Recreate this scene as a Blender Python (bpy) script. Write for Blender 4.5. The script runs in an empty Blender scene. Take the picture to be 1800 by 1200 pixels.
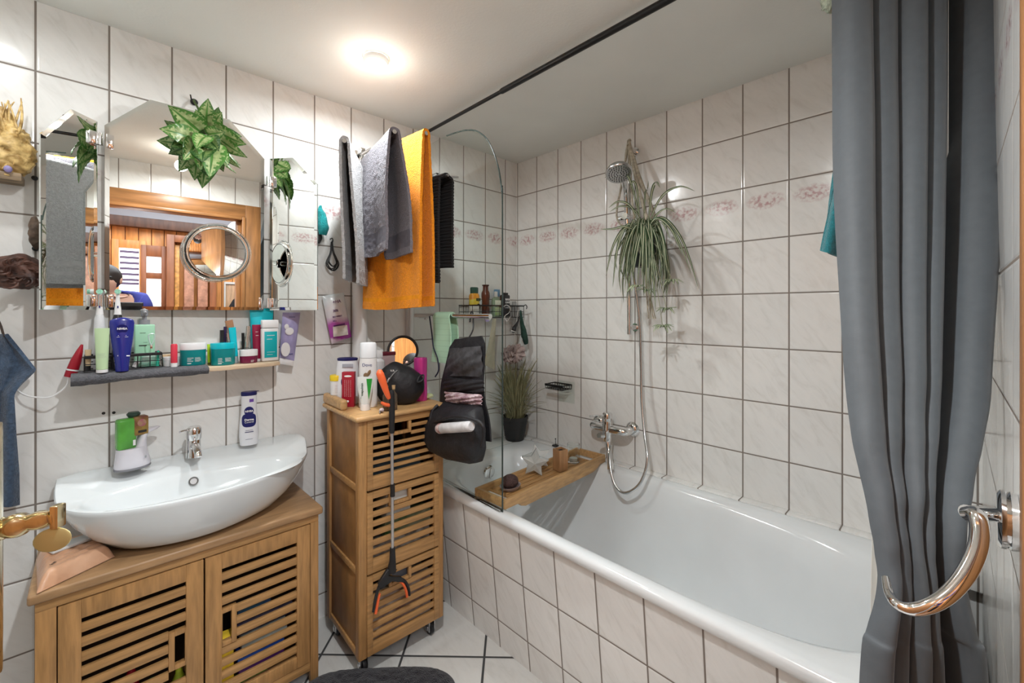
import bpy, bmesh, math, random
from mathutils import Vector, Matrix, noise
R = math.radians
PI = math.pi
sc = bpy.context.scene
COL = sc.collection
# ------------------------------------------------------------------ camera, world, lights, exposure
CAM = Vector((-1.7731, -1.7623, 1.2307)); YAW = .7653; FPX = 755.15; PPX, PPY = 890.56, 547.56
cd = bpy.data.cameras.new('camera'); cam = bpy.data.objects.new('camera', cd); COL.objects.link(cam)
cam.location = CAM; cam.rotation_euler = (PI/2, 0, -YAW)
cd.sensor_width = 36; cd.lens = FPX/1800*36; cd.clip_start = .01
cd.shift_x = (900-PPX)/1800; cd.shift_y = -(600-PPY)/1800
sc.camera = cam
sc.view_settings.view_transform = 'Standard'; sc.view_settings.look = 'None'
sc.view_settings.gamma = 1; sc.view_settings.use_curve_mapping = False
sc.view_settings.exposure = 0.06
wd = bpy.data.worlds.new('world'); sc.world = wd; wd.use_nodes = True
bg = wd.node_tree.nodes['Background']; bg.inputs[0].default_value = (.80, .88, 1, 1); bg.inputs[1].default_value = .6

def lamp(name, kind, loc, power, color, size=.03, rot=None, spread=None):
    l = bpy.data.lights.new(name, kind); l.energy = power; l.color = color
    if kind == 'AREA':
        l.shape = 'RECTANGLE'; l.size, l.size_y = size
        if spread: l.spread = spread
    else: l.shadow_soft_size = size
    o = bpy.data.objects.new(name, l); COL.objects.link(o); o.location = loc
    if rot: o.rotation_euler = rot
    return o
CEIL = 2.09
LAMPS = [(-1.083, -.405, 7.8), (-1.99, -.395, 2.2), (-1.51, -1.36, 14.5)]
for (x, y, p) in LAMPS:
    l = lamp('ceiling_bulb', 'AREA', (x, y, CEIL-.022), p, (.95, .985, 1), (.054, .054), None, R(172)); l.data.shape = 'DISK'
    lamp('ceiling_fill_glow', 'POINT', (x, y, CEIL-.085), p*.11, (1, .93, .85), .03)  # added point light below each bulb, brightens the ceiling around it
lamp('hall_daylight_fill', 'AREA', (-1.4, -2.9, 2.33), 72, (.84, .92, 1), (1.4, 1.6), (0, 0, 0))  # added area light out of the mirror's view, stands in for hall daylight
lamp('hall_warm_fill', 'POINT', (-1.0, -3.1, 1.9), 3, (1, .90, .80), .08)  # added warm fill for the hall, no lamp fixture there

# ------------------------------------------------------------------ measuring and placing
FW = Vector((math.sin(YAW), math.cos(YAW), 0)); RT = Vector((math.cos(YAW), -math.sin(YAW), 0))
def W(px, py, x=None, y=None, z=None):
    """point of the room that the photograph shows at px,py, on the plane x=, y= or z="""
    d = FW + RT*((px-PPX)/FPX) - Vector((0, 0, 1))*((py-PPY)/FPX)
    i, v = (0, x) if x is not None else ((1, y) if y is not None else (2, z))
    return CAM + d*((v-CAM[i])/d[i])
def dep(p): return (Vector(p)-CAM).dot(FW)

# ------------------------------------------------------------------ materials
MATS = {}
def nodes(m):
    m.use_nodes = True; nt = m.node_tree
    return nt, nt.nodes, nt.links, nt.nodes['Principled BSDF']
def mat(name, col, rough=.5, metal=0., trans=0., ior=1.45, var=0., vscale=8., bump=0., bscale=60., bdist=.002, sheen=0., coat=0., emis=0., ecol=None, stretch=(1, 1, 1), sss=0., detail=3., col2=None):
    if name in MATS: return MATS[name]
    m = bpy.data.materials.new(name); nt, N, L, b = nodes(m); MATS[name] = m
    c = (*col, 1)
    b.inputs['Base Color'].default_value = c; b.inputs['Roughness'].default_value = rough
    b.inputs['Metallic'].default_value = metal; b.inputs['Transmission Weight'].default_value = trans
    b.inputs['IOR'].default_value = ior; b.inputs['Sheen Weight'].default_value = sheen
    b.inputs['Coat Weight'].default_value = coat; b.inputs['Coat Roughness'].default_value = .08
    if emis:
        b.inputs['Emission Color'].default_value = (*(ecol or col), 1); b.inputs['Emission Strength'].default_value = emis
    tc = N.new('ShaderNodeTexCoord'); mp = N.new('ShaderNodeMapping'); mp.inputs['Scale'].default_value = stretch
    L.new(tc.outputs['Object'], mp.inputs[0])
    n1 = N.new('ShaderNodeTexNoise'); n1.inputs['Scale'].default_value = vscale; n1.inputs['Detail'].default_value = detail
    L.new(mp.outputs[0], n1.inputs[0])
    mx = N.new('ShaderNodeMix'); mx.data_type = 'RGBA'
    rp = N.new('ShaderNodeMapRange'); rp.inputs[1].default_value = .3; rp.inputs[2].default_value = .7
    L.new(n1.outputs['Fac'], rp.inputs[0]); L.new(rp.outputs[0], mx.inputs[0])
    v = var if var else .02
    mx.inputs[6].default_value = (*[min(1, k*(1-v)) for k in col], 1)
    mx.inputs[7].default_value = (*(col2 if col2 else [min(1, k*(1+v)) for k in col]), 1)
    L.new(mx.outputs[2], b.inputs['Base Color'])
    if bump:
        n2 = N.new('ShaderNodeTexNoise'); n2.inputs['Scale'].default_value = bscale; n2.inputs['Detail'].default_value = 3
        L.new(mp.outputs[0], n2.inputs[0])
        bp = N.new('ShaderNodeBump'); bp.inputs['Strength'].default_value = bump; bp.inputs['Distance'].default_value = bdist
        L.new(n2.outputs['Fac'], bp.inputs['Height']); L.new(bp.outputs[0], b.inputs['Normal'])
    return m

def math_node(N, L, op, a, b=None, c=None):
    n = N.new('ShaderNodeMath'); n.operation = op
    for i, v in enumerate((a, b, c)):
        if v is None: continue
        if isinstance(v, (int, float)): n.inputs[i].default_value = v
        else: L.new(v, n.inputs[i])
    return n.outputs[0]

def tile_mat(name, ua, w, uo, h, vo, grout=.0034, frieze=None, base=(.80, .80, .780), rough=.16, rot45=False):
    """glazed wall tiles: joints, faint diagonal veining, a pink flower band on one row"""
    m = bpy.data.materials.new(name); nt, N, L, b = nodes(m)
    g = N.new('ShaderNodeNewGeometry'); sp = N.new('ShaderNodeSeparateXYZ')
    if rot45:
        vr = N.new('ShaderNodeVectorRotate'); vr.rotation_type = 'Z_AXIS'; vr.inputs['Angle'].default_value = R(45)
        L.new(g.outputs['Position'], vr.inputs['Vector']); L.new(vr.outputs[0], sp.inputs[0])
    else: L.new(g.outputs['Position'], sp.inputs[0])
    U = sp.outputs[ua]; V = sp.outputs[2] if not rot45 else sp.outputs[1]
    mm = lambda op, a, b_=None, c=None: math_node(N, L, op, a, b_, c)
    us = mm('DIVIDE', mm('SUBTRACT', U, uo), w); vs = mm('DIVIDE', mm('SUBTRACT', V, vo), h)
    uf = mm('FRACT', us); vf = mm('FRACT', vs)
    du = mm('MULTIPLY', mm('MINIMUM', uf, mm('SUBTRACT', 1, uf)), w)
    dv = mm('MULTIPLY', mm('MINIMUM', vf, mm('SUBTRACT', 1, vf)), h)
    d = mm('MINIMUM', du, dv)
    mr = N.new('ShaderNodeMapRange'); L.new(d, mr.inputs[0])
    mr.inputs[1].default_value = grout*.55; mr.inputs[2].default_value = grout*.85
    msk = mr.outputs[0]                                   # 0 in the joint, 1 on the tile
    cx = N.new('ShaderNodeCombineXYZ'); L.new(mm('FLOOR', us), cx.inputs[0]); L.new(mm('FLOOR', vs), cx.inputs[1])
    wn = N.new('ShaderNodeTexWhiteNoise'); L.new(cx.outputs[0], wn.inputs[0])
    # veining: stretched noise turned 45 degrees, shifted per tile
    c2 = N.new('ShaderNodeCombineXYZ'); L.new(mm('MULTIPLY', uf, w), c2.inputs[0]); L.new(mm('MULTIPLY', vf, h), c2.inputs[1]); L.new(mm('MULTIPLY', wn.outputs[0], 30), c2.inputs[2])
    vr2 = N.new('ShaderNodeVectorRotate'); vr2.rotation_type = 'Z_AXIS'; vr2.inputs['Angle'].default_value = R(52 if ua == 0 else -52); L.new(c2.outputs[0], vr2.inputs['Vector'])
    mp = N.new('ShaderNodeMapping'); mp.inputs['Scale'].default_value = (.75, 2.4, 1)
    L.new(vr2.outputs[0], mp.inputs[0])
    n1 = N.new('ShaderNodeTexNoise'); n1.inputs['Scale'].default_value = 14; n1.inputs['Detail'].default_value = 6; n1.inputs['Roughness'].default_value = .62
    n1.inputs['Distortion'].default_value = .8
    L.new(mp.outputs[0], n1.inputs[0])
    cr = N.new('ShaderNodeValToRGB'); L.new(n1.outputs['Fac'], cr.inputs[0])
    k = base
    cr.color_ramp.elements[0].position = .30; cr.color_ramp.elements[0].color = (k[0]*.92, k[1]*.915, k[2]*.905, 1)
    cr.color_ramp.elements[1].position = .62; cr.color_ramp.elements[1].color = (k[0]*1.03, k[1]*1.03, k[2]*1.03, 1)
    e = cr.color_ramp.elements.new(.47); e.color = (*k, 1)
    tint = N.new('ShaderNodeMix'); tint.data_type = 'RGBA'; tint.blend_type = 'MULTIPLY'
    L.new(cr.outputs[0], tint.inputs[6])
    tv = mm('ADD', mm('MULTIPLY', wn.outputs[0], .07), .95)
    cc = N.new('ShaderNodeCombineXYZ'); [L.new(tv, cc.inputs[i]) for i in range(3)]
    L.new(cc.outputs[0], tint.inputs[7]); tint.inputs[0].default_value = 1
    colr = tint.outputs[2]
    if frieze is not None:
        row = mm('COMPARE', mm('FLOOR', vs), frieze, .1)
        a = mm('DIVIDE', mm('SUBTRACT', uf, .5), .46); bq = mm('DIVIDE', mm('SUBTRACT', vf, .70), .17)
        rr = mm('ADD', mm('MULTIPLY', a, a), mm('MULTIPLY', bq, bq))
        f = N.new('ShaderNodeMapRange'); L.new(rr, f.inputs[0]); f.inputs[1].default_value = 1.0; f.inputs[2].default_value = .15
        n3 = N.new('ShaderNodeTexNoise'); n3.inputs['Scale'].default_value = 85; n3.inputs['Detail'].default_value = 4
        L.new(c2.outputs[0], n3.inputs[0])
        ms = N.new('ShaderNodeMapRange'); L.new(n3.outputs['Fac'], ms.inputs[0]); ms.inputs[1].default_value = .44; ms.inputs[2].default_value = .60
        k2 = mm('MULTIPLY', mm('MULTIPLY', f.outputs[0], mm('ADD', mm('MULTIPLY', ms.outputs[0], .75), .14)), row)
        fm = N.new('ShaderNodeMix'); fm.data_type = 'RGBA'; L.new(k2, fm.inputs[0]); L.new(colr, fm.inputs[6]); fm.inputs[7].default_value = (.50, .29, .30, 1)
        colr = fm.outputs[2]
    gm = N.new('ShaderNodeMix'); gm.data_type = 'RGBA'; L.new(msk, gm.inputs[0]); gm.inputs[6].default_value = (.215, .185, .160, 1) if not rot45 else (.045, .045, .045, 1); L.new(colr, gm.inputs[7])
    L.new(gm.outputs[2], b.inputs['Base Color'])
    rm = N.new('ShaderNodeMapRange'); L.new(msk, rm.inputs[0]); rm.inputs[3].default_value = .75; rm.inputs[4].default_value = rough
    L.new(rm.outputs[0], b.inputs['Roughness'])
    n4 = N.new('ShaderNodeTexNoise'); n4.inputs['Scale'].default_value = 60; n4.inputs['Detail'].default_value = 2
    L.new(c2.outputs[0], n4.inputs[0])
    ed = N.new('ShaderNodeMapRange'); L.new(d, ed.inputs[0]); ed.inputs[1].default_value = grout*.5; ed.inputs[2].default_value = grout*2.0; ed.interpolation_type = 'SMOOTHSTEP'
    hh = mm('ADD', ed.outputs[0], mm('MULTIPLY', n4.outputs['Fac'], .10))
    bp = N.new('ShaderNodeBump'); bp.inputs['Strength'].default_value = .5; bp.inputs['Distance'].default_value = .0015
    L.new(hh, bp.inputs['Height']); L.new(bp.outputs[0], b.inputs['Normal'])
    return m

def stripes_mat(name, c1, c2, axis, period, duty=.5, rough=.5, emis=0):
    m = bpy.data.materials.new(name); nt, N, L, b = nodes(m)
    tc = N.new('ShaderNodeTexCoord'); sp = N.new('ShaderNodeSeparateXYZ'); L.new(tc.outputs['Object'], sp.inputs[0])
    f = math_node(N, L, 'FRACT', math_node(N, L, 'DIVIDE', sp.outputs[axis], period))
    k = math_node(N, L, 'LESS_THAN', f, duty)
    mx = N.new('ShaderNodeMix'); mx.data_type = 'RGBA'; L.new(k, mx.inputs[0]); mx.inputs[6].default_value = (*c1, 1); mx.inputs[7].default_value = (*c2, 1)
    L.new(mx.outputs[2], b.inputs['Base Color']); b.inputs['Roughness'].default_value = rough
    if emis:
        L.new(mx.outputs[2], b.inputs['Emission Color']); b.inputs['Emission Strength'].default_value = emis
    return m

def grad_mat(name, stops, z0, z1, rough=.4):
    """printed label colours changing with height"""
    m = bpy.data.materials.new(name); nt, N, L, b = nodes(m)
    tc = N.new('ShaderNodeTexCoord'); sp = N.new('ShaderNodeSeparateXYZ'); L.new(tc.outputs['Object'], sp.inputs[0])
    n1 = N.new('ShaderNodeTexNoise'); n1.inputs['Scale'].default_value = 18; L.new(tc.outputs['Object'], n1.inputs[0])
    mr = N.new('ShaderNodeMapRange'); L.new(sp.outputs[2], mr.inputs[0]); mr.inputs[1].default_value = z0; mr.inputs[2].default_value = z1
    k = math_node(N, L, 'ADD', mr.outputs[0], math_node(N, L, 'MULTIPLY', math_node(N, L, 'SUBTRACT', n1.outputs['Fac'], .5), .25))
    cr = N.new('ShaderNodeValToRGB'); L.new(k, cr.inputs[0])
    while len(cr.color_ramp.elements) < len(stops): cr.color_ramp.elements.new(.5)
    for e, (p, c) in zip(cr.color_ramp.elements, stops): e.position = p; e.color = (*c, 1)
    L.new(cr.outputs[0], b.inputs['Base Color']); b.inputs['Roughness'].default_value = rough
    return m

def leaf_mat(name, dark, light, scale=40, k0=.45, k1=.6, rough=.4):
    m = mat(name, dark, rough=rough, var=.2, vscale=scale, col2=light, detail=5, bump=.3, bscale=90)
    for n in m.node_tree.nodes:
        if n.type == 'MAP_RANGE': n.inputs[1].default_value = k0; n.inputs[2].default_value = k1
    return m

chrome = mat('chrome', (.80, .80, .80), .07, 1)
steel = mat('brushed_steel', (.55, .55, .56), .3, 1)
brass = mat('polished_brass', (.74, .64, .42), .16, 1, var=.15, vscale=20)
mirror_m = mat('mirror_silver', (.88, .90, .88), .0, 1)
glass_edge = mat('mirror_edge', (.35, .42, .40), .15, .3)
black_pl = mat('black_plastic', (.012, .012, .013), .4)
black_metal = mat('black_metal', (.015, .015, .016), .35, .3)
white_pl = mat('white_plastic', (.78, .78, .78), .3)
cream_pl = mat('cream_plastic', (.72, .70, .62), .35)
grey_pl = mat('grey_plastic', (.24, .25, .27), .4)
ceramic = mat('white_ceramic', (.72, .76, .77), .09, coat=.4)
enamel = mat('white_enamel', (.74, .77, .78), .12, coat=.5)
bam = mat('bamboo_along_x', (.41, .225, .085), .42, var=.22, vscale=9, stretch=(1.2, 9, 14), bump=.12, bscale=40, detail=5)
bamz = mat('bamboo_upright', (.40, .215, .080), .42, var=.22, vscale=9, stretch=(12, 12, 1.2), bump=.12, bscale=40, detail=5)
bamp = mat('bamboo_panel', (.30, .150, .052), .45, var=.25, vscale=7, stretch=(3, 3, 2.0), bump=.1, bscale=40, detail=5)
bamtop = mat('bamboo_top', (.36, .215, .105), .38, var=.22, vscale=7, stretch=(1.5, 9, 9), bump=.1, bscale=40, detail=6)
bamlt = mat('light_bamboo', (.50, .30, .13), .4, var=.22, vscale=9, stretch=(2, 10, 12), bump=.1, bscale=40, detail=5)
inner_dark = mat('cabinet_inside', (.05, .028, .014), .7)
wood_frame = mat('oak_frame', (.34, .155, .055), .35, var=.3, vscale=5, stretch=(8, 8, 1.0), bump=.08, bscale=40, detail=5)
wood_framex = mat('oak_frame_across', (.34, .155, .055), .35, var=.3, vscale=5, stretch=(1.0, 8, 8), bump=.08, bscale=40, detail=5)
wood_dark = mat('dark_wood', (.10, .045, .028), .5, var=.3, vscale=5, stretch=(6, 6, 1))
pine = mat('pine_board', (.72, .30, .085), .45, var=.25, vscale=5, stretch=(7, 7, 1.0), detail=6)
skin = mat('skin', (.55, .32, .24), .5, var=.08, sss=.1)

# ------------------------------------------------------------------ geometry builder
class G:
    def __init__(s): s.bm = bmesh.new(); s.mi = 0; s.sharp = 38
    def _f(s, vs):
        try: f = s.bm.faces.new(vs); f.material_index = s.mi; return f
        except ValueError: return None
    def box(s, x0, x1, y0, y1, z0, z1, bev=0, M=None, seg=2):
        x0, x1 = min(x0, x1), max(x0, x1); y0, y1 = min(y0, y1), max(y0, y1); z0, z1 = min(z0, z1), max(z0, z1)
        P = [(x0,y0,z0),(x1,y0,z0),(x1,y1,z0),(x0,y1,z0),(x0,y0,z1),(x1,y0,z1),(x1,y1,z1),(x0,y1,z1)]
        v = [s.bm.verts.new(p) for p in P]
        fs = [s._f([v[i] for i in q]) for q in ((3,2,1,0),(4,5,6,7),(0,1,5,4),(1,2,6,5),(2,3,7,6),(3,0,4,7))]
        if bev > 0:
            es = list({e for f in fs for e in f.edges})
            r = bmesh.ops.bevel(s.bm, geom=es, offset=min(bev, .49*min(x1-x0, y1-y0, z1-z0)), segments=seg, affect='EDGES', profile=.5, material=s.mi)
            v = list({q for f in r['faces'] for q in f.verts} | {q for f in fs if f.is_valid for q in f.verts})
            for f in r['faces']: f.material_index = s.mi
        if M is not None: bmesh.ops.transform(s.bm, matrix=M, verts=v)
        return s
    def rings(s, rs, cap0=True, cap1=True, closed=True):
        V = [[s.bm.verts.new(p) for p in r] for r in rs]
        n = len(V[0])
        for a, b in zip(V, V[1:]):
            for i in range(n if closed else n-1):
                j = (i+1) % n; s._f((a[i], a[j], b[j], b[i]))
        if closed and cap0: s._f(list(reversed(V[0])))
        if closed and cap1: s._f(V[-1])
        return V
    def lathe(s, prof, c=(0, 0, 0), n=32, sx=1., sy=1., M=None, cap=True, e=2.):
        rs = []
        for r, z in prof:
            ring = []
            for i in range(n):
                t = 2*PI*i/n; ct, st = math.cos(t), math.sin(t)
                if e != 2: ct = math.copysign(abs(ct)**(2/e), ct); st = math.copysign(abs(st)**(2/e), st)
                p = Vector((r*sx*ct, r*sy*st, z))
                if M is not None: p = M @ p
                ring.append(p+Vector(c))
            rs.append(ring)
        s.rings(rs, cap, cap); return s
    def cyl(s, p0, p1, r0, r1=None, n=20, cap=True):
        return s.tube([p0, p1], [r0, r0 if r1 is None else r1], n=n, cap=cap)
    def tube(s, pts, r, n=10, smooth=0, cap=True, closed=False, flat=None):
        pts = [Vector(p) for p in pts]
        if smooth: pts = spline(pts, smooth, closed)
        m = len(pts); rr = r if isinstance(r, (list, tuple)) else [r]*m
        if len(rr) != m: rr = [rr[0] + 0*i if len(rr) == 1 else lerp_list(rr, i/(m-1)) for i in range(m)]
        prev = None; rs = []
        for i, p in enumerate(pts):
            if closed: t = (pts[(i+1) % m]-pts[i-1])
            else: t = pts[min(i+1, m-1)]-pts[max(i-1, 0)]
            t.normalize()
            if prev is None:
                u = t.orthogonal() if flat is None else (Vector(flat)-t*t.dot(Vector(flat)))
            else: u = prev - t*prev.dot(t)
            u.normalize(); prev = u; w = t.cross(u)
            rs.append([p + u*rr[i]*math.cos(2*PI*k/n) + w*rr[i]*math.sin(2*PI*k/n) for k in range(n)])
        if closed: rs.append(rs[0])
        s.rings(rs, cap and not closed, cap and not closed); 
        if closed: bmesh.ops.remove_doubles(s.bm, verts=s.bm.verts, dist=1e-6)
        return s
    def ball(s, c, r, n=20, m=12, M=None, fn=None):
        if isinstance(r, (int, float)): r = (r, r, r)
        rs = []
        for j in range(m+1):
            ph = PI*j/m; ring = []
            for i in range(n):
                t = 2*PI*i/n
                p = Vector((r[0]*math.sin(ph)*math.cos(t), r[1]*math.sin(ph)*math.sin(t), -r[2]*math.cos(ph)))
                if fn: p = fn(p)
                if M is not None: p = M @ p
                ring.append(p+Vector(c))
            rs.append(ring)
        s.rings(rs, False, False); bmesh.ops.remove_doubles(s.bm, verts=s.bm.verts, dist=1e-7); return s
    def grid(s, f, nu, nv, thick=0, mi=None):
        P = [[Vector(f(i/nu, j/nv)) for i in range(nu+1)] for j in range(nv+1)]
        if not thick:
            V = [[s.bm.verts.new(p) for p in r] for r in P]
            for j in range(nv):
                for i in range(nu):
                    q = s._f((V[j][i], V[j][i+1], V[j+1][i+1], V[j+1][i]))
                    if mi and q: q.material_index = mi(i, j)
            return s
        Nn = [[None]*(nu+1) for _ in range(nv+1)]
        for j in range(nv+1):
            for i in range(nu+1):
                a = P[j][min(i+1, nu)]-P[j][max(i-1, 0)]; b = P[min(j+1, nv)][i]-P[max(j-1, 0)][i]
                c = a.cross(b); Nn[j][i] = c.normalized() if c.length > 1e-12 else Vector((0, 0, 1))
        A = [[s.bm.verts.new(P[j][i]+Nn[j][i]*thick/2) for i in range(nu+1)] for j in range(nv+1)]
        B = [[s.bm.verts.new(P[j][i]-Nn[j][i]*thick/2) for i in range(nu+1)] for j in range(nv+1)]
        for j in range(nv):
            for i in range(nu):
                q1 = s._f((A[j][i], A[j][i+1], A[j+1][i+1], A[j+1][i])); q2 = s._f((B[j+1][i], B[j+1][i+1], B[j][i+1], B[j][i]))
                if mi:
                    for q in (q1, q2):
                        if q: q.material_index = mi(i, j)
        for i in range(nu):
            s._f((A[0][i+1], A[0][i], B[0][i], B[0][i+1])); s._f((A[nv][i], A[nv][i+1], B[nv][i+1], B[nv][i]))
        for j in range(nv):
            s._f((A[j][0], A[j+1][0], B[j+1][0], B[j][0])); s._f((A[j+1][nu], A[j][nu], B[j][nu], B[j+1][nu]))
        return s
    def prism(s, poly, d, M=None, bev=0):
        """poly: list of (a,b) in the local XZ plane, thickness d along local +Y"""
        A = [Vector((a, 0, b)) for a, b in poly]; B = [Vector((a, d, b)) for a, b in poly]
        if M is not None: A = [M @ p for p in A]; B = [M @ p for p in B]
        va = [s.bm.verts.new(p) for p in A]; vb = [s.bm.verts.new(p) for p in B]; n = len(A)
        fs = [s._f(va), s._f(list(reversed(vb)))]+[s._f((va[(i+1) % n], va[i], vb[i], vb[(i+1) % n])) for i in range(n)]
        if bev:
            es = list(set(fs[0].edges) | set(fs[1].edges))
            bmesh.ops.bevel(s.bm, geom=es, offset=bev, segments=2, affect='EDGES', profile=.5)
        return s
    def jitter(s, amp, scale, seed=0):
        for v in s.bm.verts:
            v.co += Vector(noise.noise_vector(v.co*scale+Vector((seed, seed*2, 0))))*amp
        return s
    def build(s, name, m, parent=None, local=False, smooth=True):
        me = bpy.data.meshes.new(name)
        bmesh.ops.recalc_face_normals(s.bm, faces=s.bm.faces)
        if parent is not None and not local:
            M = Matrix.LocRotScale(parent.location, parent.rotation_euler, None)
            q = parent
            if q.parent: M = Matrix.LocRotScale(q.parent.location, q.parent.rotation_euler, None) @ M
            bmesh.ops.transform(s.bm, matrix=M.inverted(), verts=s.bm.verts)
        loc = Vector((0, 0, 0))
        if parent is None:
            xs = [v.co for v in s.bm.verts]
            lo = Vector([min(p[i] for p in xs) for i in range(3)]); hi = Vector([max(p[i] for p in xs) for i in range(3)])
            loc = Vector(((lo.x+hi.x)/2, (lo.y+hi.y)/2, lo.z))
            for v in s.bm.verts: v.co -= loc
        s.bm.to_mesh(me); s.bm.free()
        for k in (m if isinstance(m, (list, tuple)) else [m]): me.materials.append(k)
        if smooth:
            for p in me.polygons: p.use_smooth = True
            me.set_sharp_from_angle(angle=R(s.sharp))
        o = bpy.data.objects.new(name, me); COL.objects.link(o); o.location = loc
        if parent is not None: o.parent = parent
        return o
def lerp_list(a, t):
    k = t*(len(a)-1); i = min(int(k), len(a)-2); return a[i]+(a[i+1]-a[i])*(k-i)
def spline(P, k, closed=False):
    out = []; n = len(P)
    rng = range(n) if closed else range(n-1)
    for i in rng:
        if closed: p0, p1, p2, p3 = P[i-1], P[i], P[(i+1) % n], P[(i+2) % n]
        else: p0, p1, p2, p3 = P[max(i-1, 0)], P[i], P[i+1], P[min(i+2, n-1)]
        for j in range(k):
            t = j/k
            out.append(.5*((2*p1)+(p2-p0)*t+(2*p0-5*p1+4*p2-p3)*t*t+(3*p1-p0-3*p2+p3)*t**3))
    if not closed: out.append(P[-1])
    return out
def thing(name, label, cat, loc=(0, 0, 0), rz=0, group=None):
    o = bpy.data.objects.new(name, None); COL.objects.link(o); o.empty_display_size = .02
    o.location = loc; o.rotation_euler = (0, 0, rz); o['label'] = label; o['category'] = cat
    if group: o['group'] = group
    return o
def tag(o, label, cat, group=None, kind=None):
    o['label'] = label; o['category'] = cat
    if group: o['group'] = group
    if kind: o['kind'] = kind
    return o
def struct(o, label=None):
    o['kind'] = 'structure'
    if label: o['label'] = label
    return o
def copy_tree(o, parent=None):
    c = o.copy(); COL.objects.link(c)
    if parent is not None: c.parent = parent
    for ch in [q for q in bpy.data.objects if q.parent == o]: copy_tree(ch, c)
    return c
FONT_CACHE = {}
def text(body, size, m, parent, loc, rot=(PI/2, 0, 0), name='lettering', bend=0, sx=1., bold=0., align='CENTER', ex=.0002):
    """printed lettering as thin raised letters, in the parent's own coordinates; bend = radius of the bottle it wraps"""
    cu = bpy.data.curves.new(name, 'FONT'); cu.body = body; cu.size = size; cu.align_x = align; cu.align_y = 'CENTER'; cu.extrude = ex; cu.offset = bold; cu.resolution_u = 3
    o = bpy.data.objects.new(name, cu); COL.objects.link(o)
    dg = bpy.context.evaluated_depsgraph_get(); me = bpy.data.meshes.new_from_object(o.evaluated_get(dg))
    bpy.data.objects.remove(o)
    Mx = Matrix.LocRotScale(Vector(loc), __import__('mathutils').Euler(rot), None)
    for v in me.vertices:
        p = v.co.copy(); p.x *= sx
        if bend: a = p.x/bend; p = Vector((bend*math.sin(a), p.y, p.z-bend*(1-math.cos(a))))
        v.co = Mx @ p
    me.materials.clear(); me.materials.append(m)
    q = bpy.data.objects.new(name, me); COL.objects.link(q); q.parent = parent
    return q
ink = mat('black_ink', (.02, .02, .02), .5); ink_w = mat('white_ink', (.85, .85, .85), .5); ink_g = mat('grey_ink', (.35, .36, .38), .5)
ink_b = mat('blue_ink', (.01, .02, .16), .35)
# ------------------------------------------------------------------ room shell
XL, YC = -2.13, -1.817
tA = tile_mat('tiles_mirror_wall', 0, .15, -.0899, .2, 1.897, frieze=-2)
tB = tile_mat('tiles_bath_wall', 1, .15, -.0084, .2, 1.897, frieze=-2)
tC = tile_mat('tiles_door_wall', 0, .15, -1.04, .2, 1.897, frieze=-2)
tL = tile_mat('tiles_left_wall', 1, .15, -.05, .2, 1.897, frieze=-2)
tF = tile_mat('floor_tiles', 0, .293, -.9970, .293, -.3847, grout=.006, base=(.60, .59, .56), rough=.22, rot45=True)
tP = tile_mat('tiles_bath_panel', 1, .15, -.0085, .2, .307, base=(.80, .80, .780))
tT = tile_mat('tiles_ledge', 1, .15, -.0084, .2, .61, base=(.80, .80, .780))
plaster = mat('ceiling_plaster', (.81, .83, .79), .75, var=.03, vscale=3, bump=.25, bscale=120, bdist=.002)
o = struct(G().box(XL-.1, .1, 0, .1, -.1, CEIL+.1).build('wall_back', tA, smooth=False))
struct(G().box(0, .1, YC-.1, 0, -.1, CEIL+.1).build('wall_right', tB, smooth=False))
struct(G().box(XL-.1, XL, YC-.1, 0, -.1, CEIL+.1).build('wall_left', tL, smooth=False))
DX0, DX1, DZ = -1.93, -1.128, 1.83
g = G(); g.box(DX1, 0, YC-.11, YC, -.1, CEIL+.1); g.box(XL, DX0, YC-.11, YC, -.1, CEIL+.1); g.box(DX0, DX1, YC-.11, YC, DZ, CEIL+.1)
struct(g.build('wall_front', tC, smooth=False))
struct(G().box(XL, 0, YC-.11, 0, -.1, 0).build('floor', tF, smooth=False))
g = G(); g.grid(lambda u, v: (XL+(0-XL)*u, YC+(0-YC)*v, CEIL+.026+.002*noise.noise(Vector((u*5, v*5, 3)))), 40, 34, .05)
struct(g.build('ceiling', plaster))
# door casing and jamb
struct(G().box(DX1, DX1+.10, YC+.004, YC, 0, DZ+.085, .004).build('trim_1', wood_frame))
struct(G().box(DX0-.10, DX0, YC+.004, YC, 0, DZ+.085, .004).build('trim_2', wood_frame))
struct(G().box(DX0+.0, DX1, YC+.004, YC, DZ, DZ+.085, .004).build('trim_3', wood_framex))
g = G(); g.box(DX1-.02, DX1, YC-.13, YC+.01, 0, DZ, .003); g.box(DX1-.045, DX1-.02, YC-.13, YC-.05, 0, DZ-.02, .003)
struct(g.build('trim_4', wood_frame))
struct(G().box(DX0+.02, DX1-.02, YC-.13, YC+.01, DZ-.02, DZ, .003).build('trim_5', wood_framex))
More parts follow.
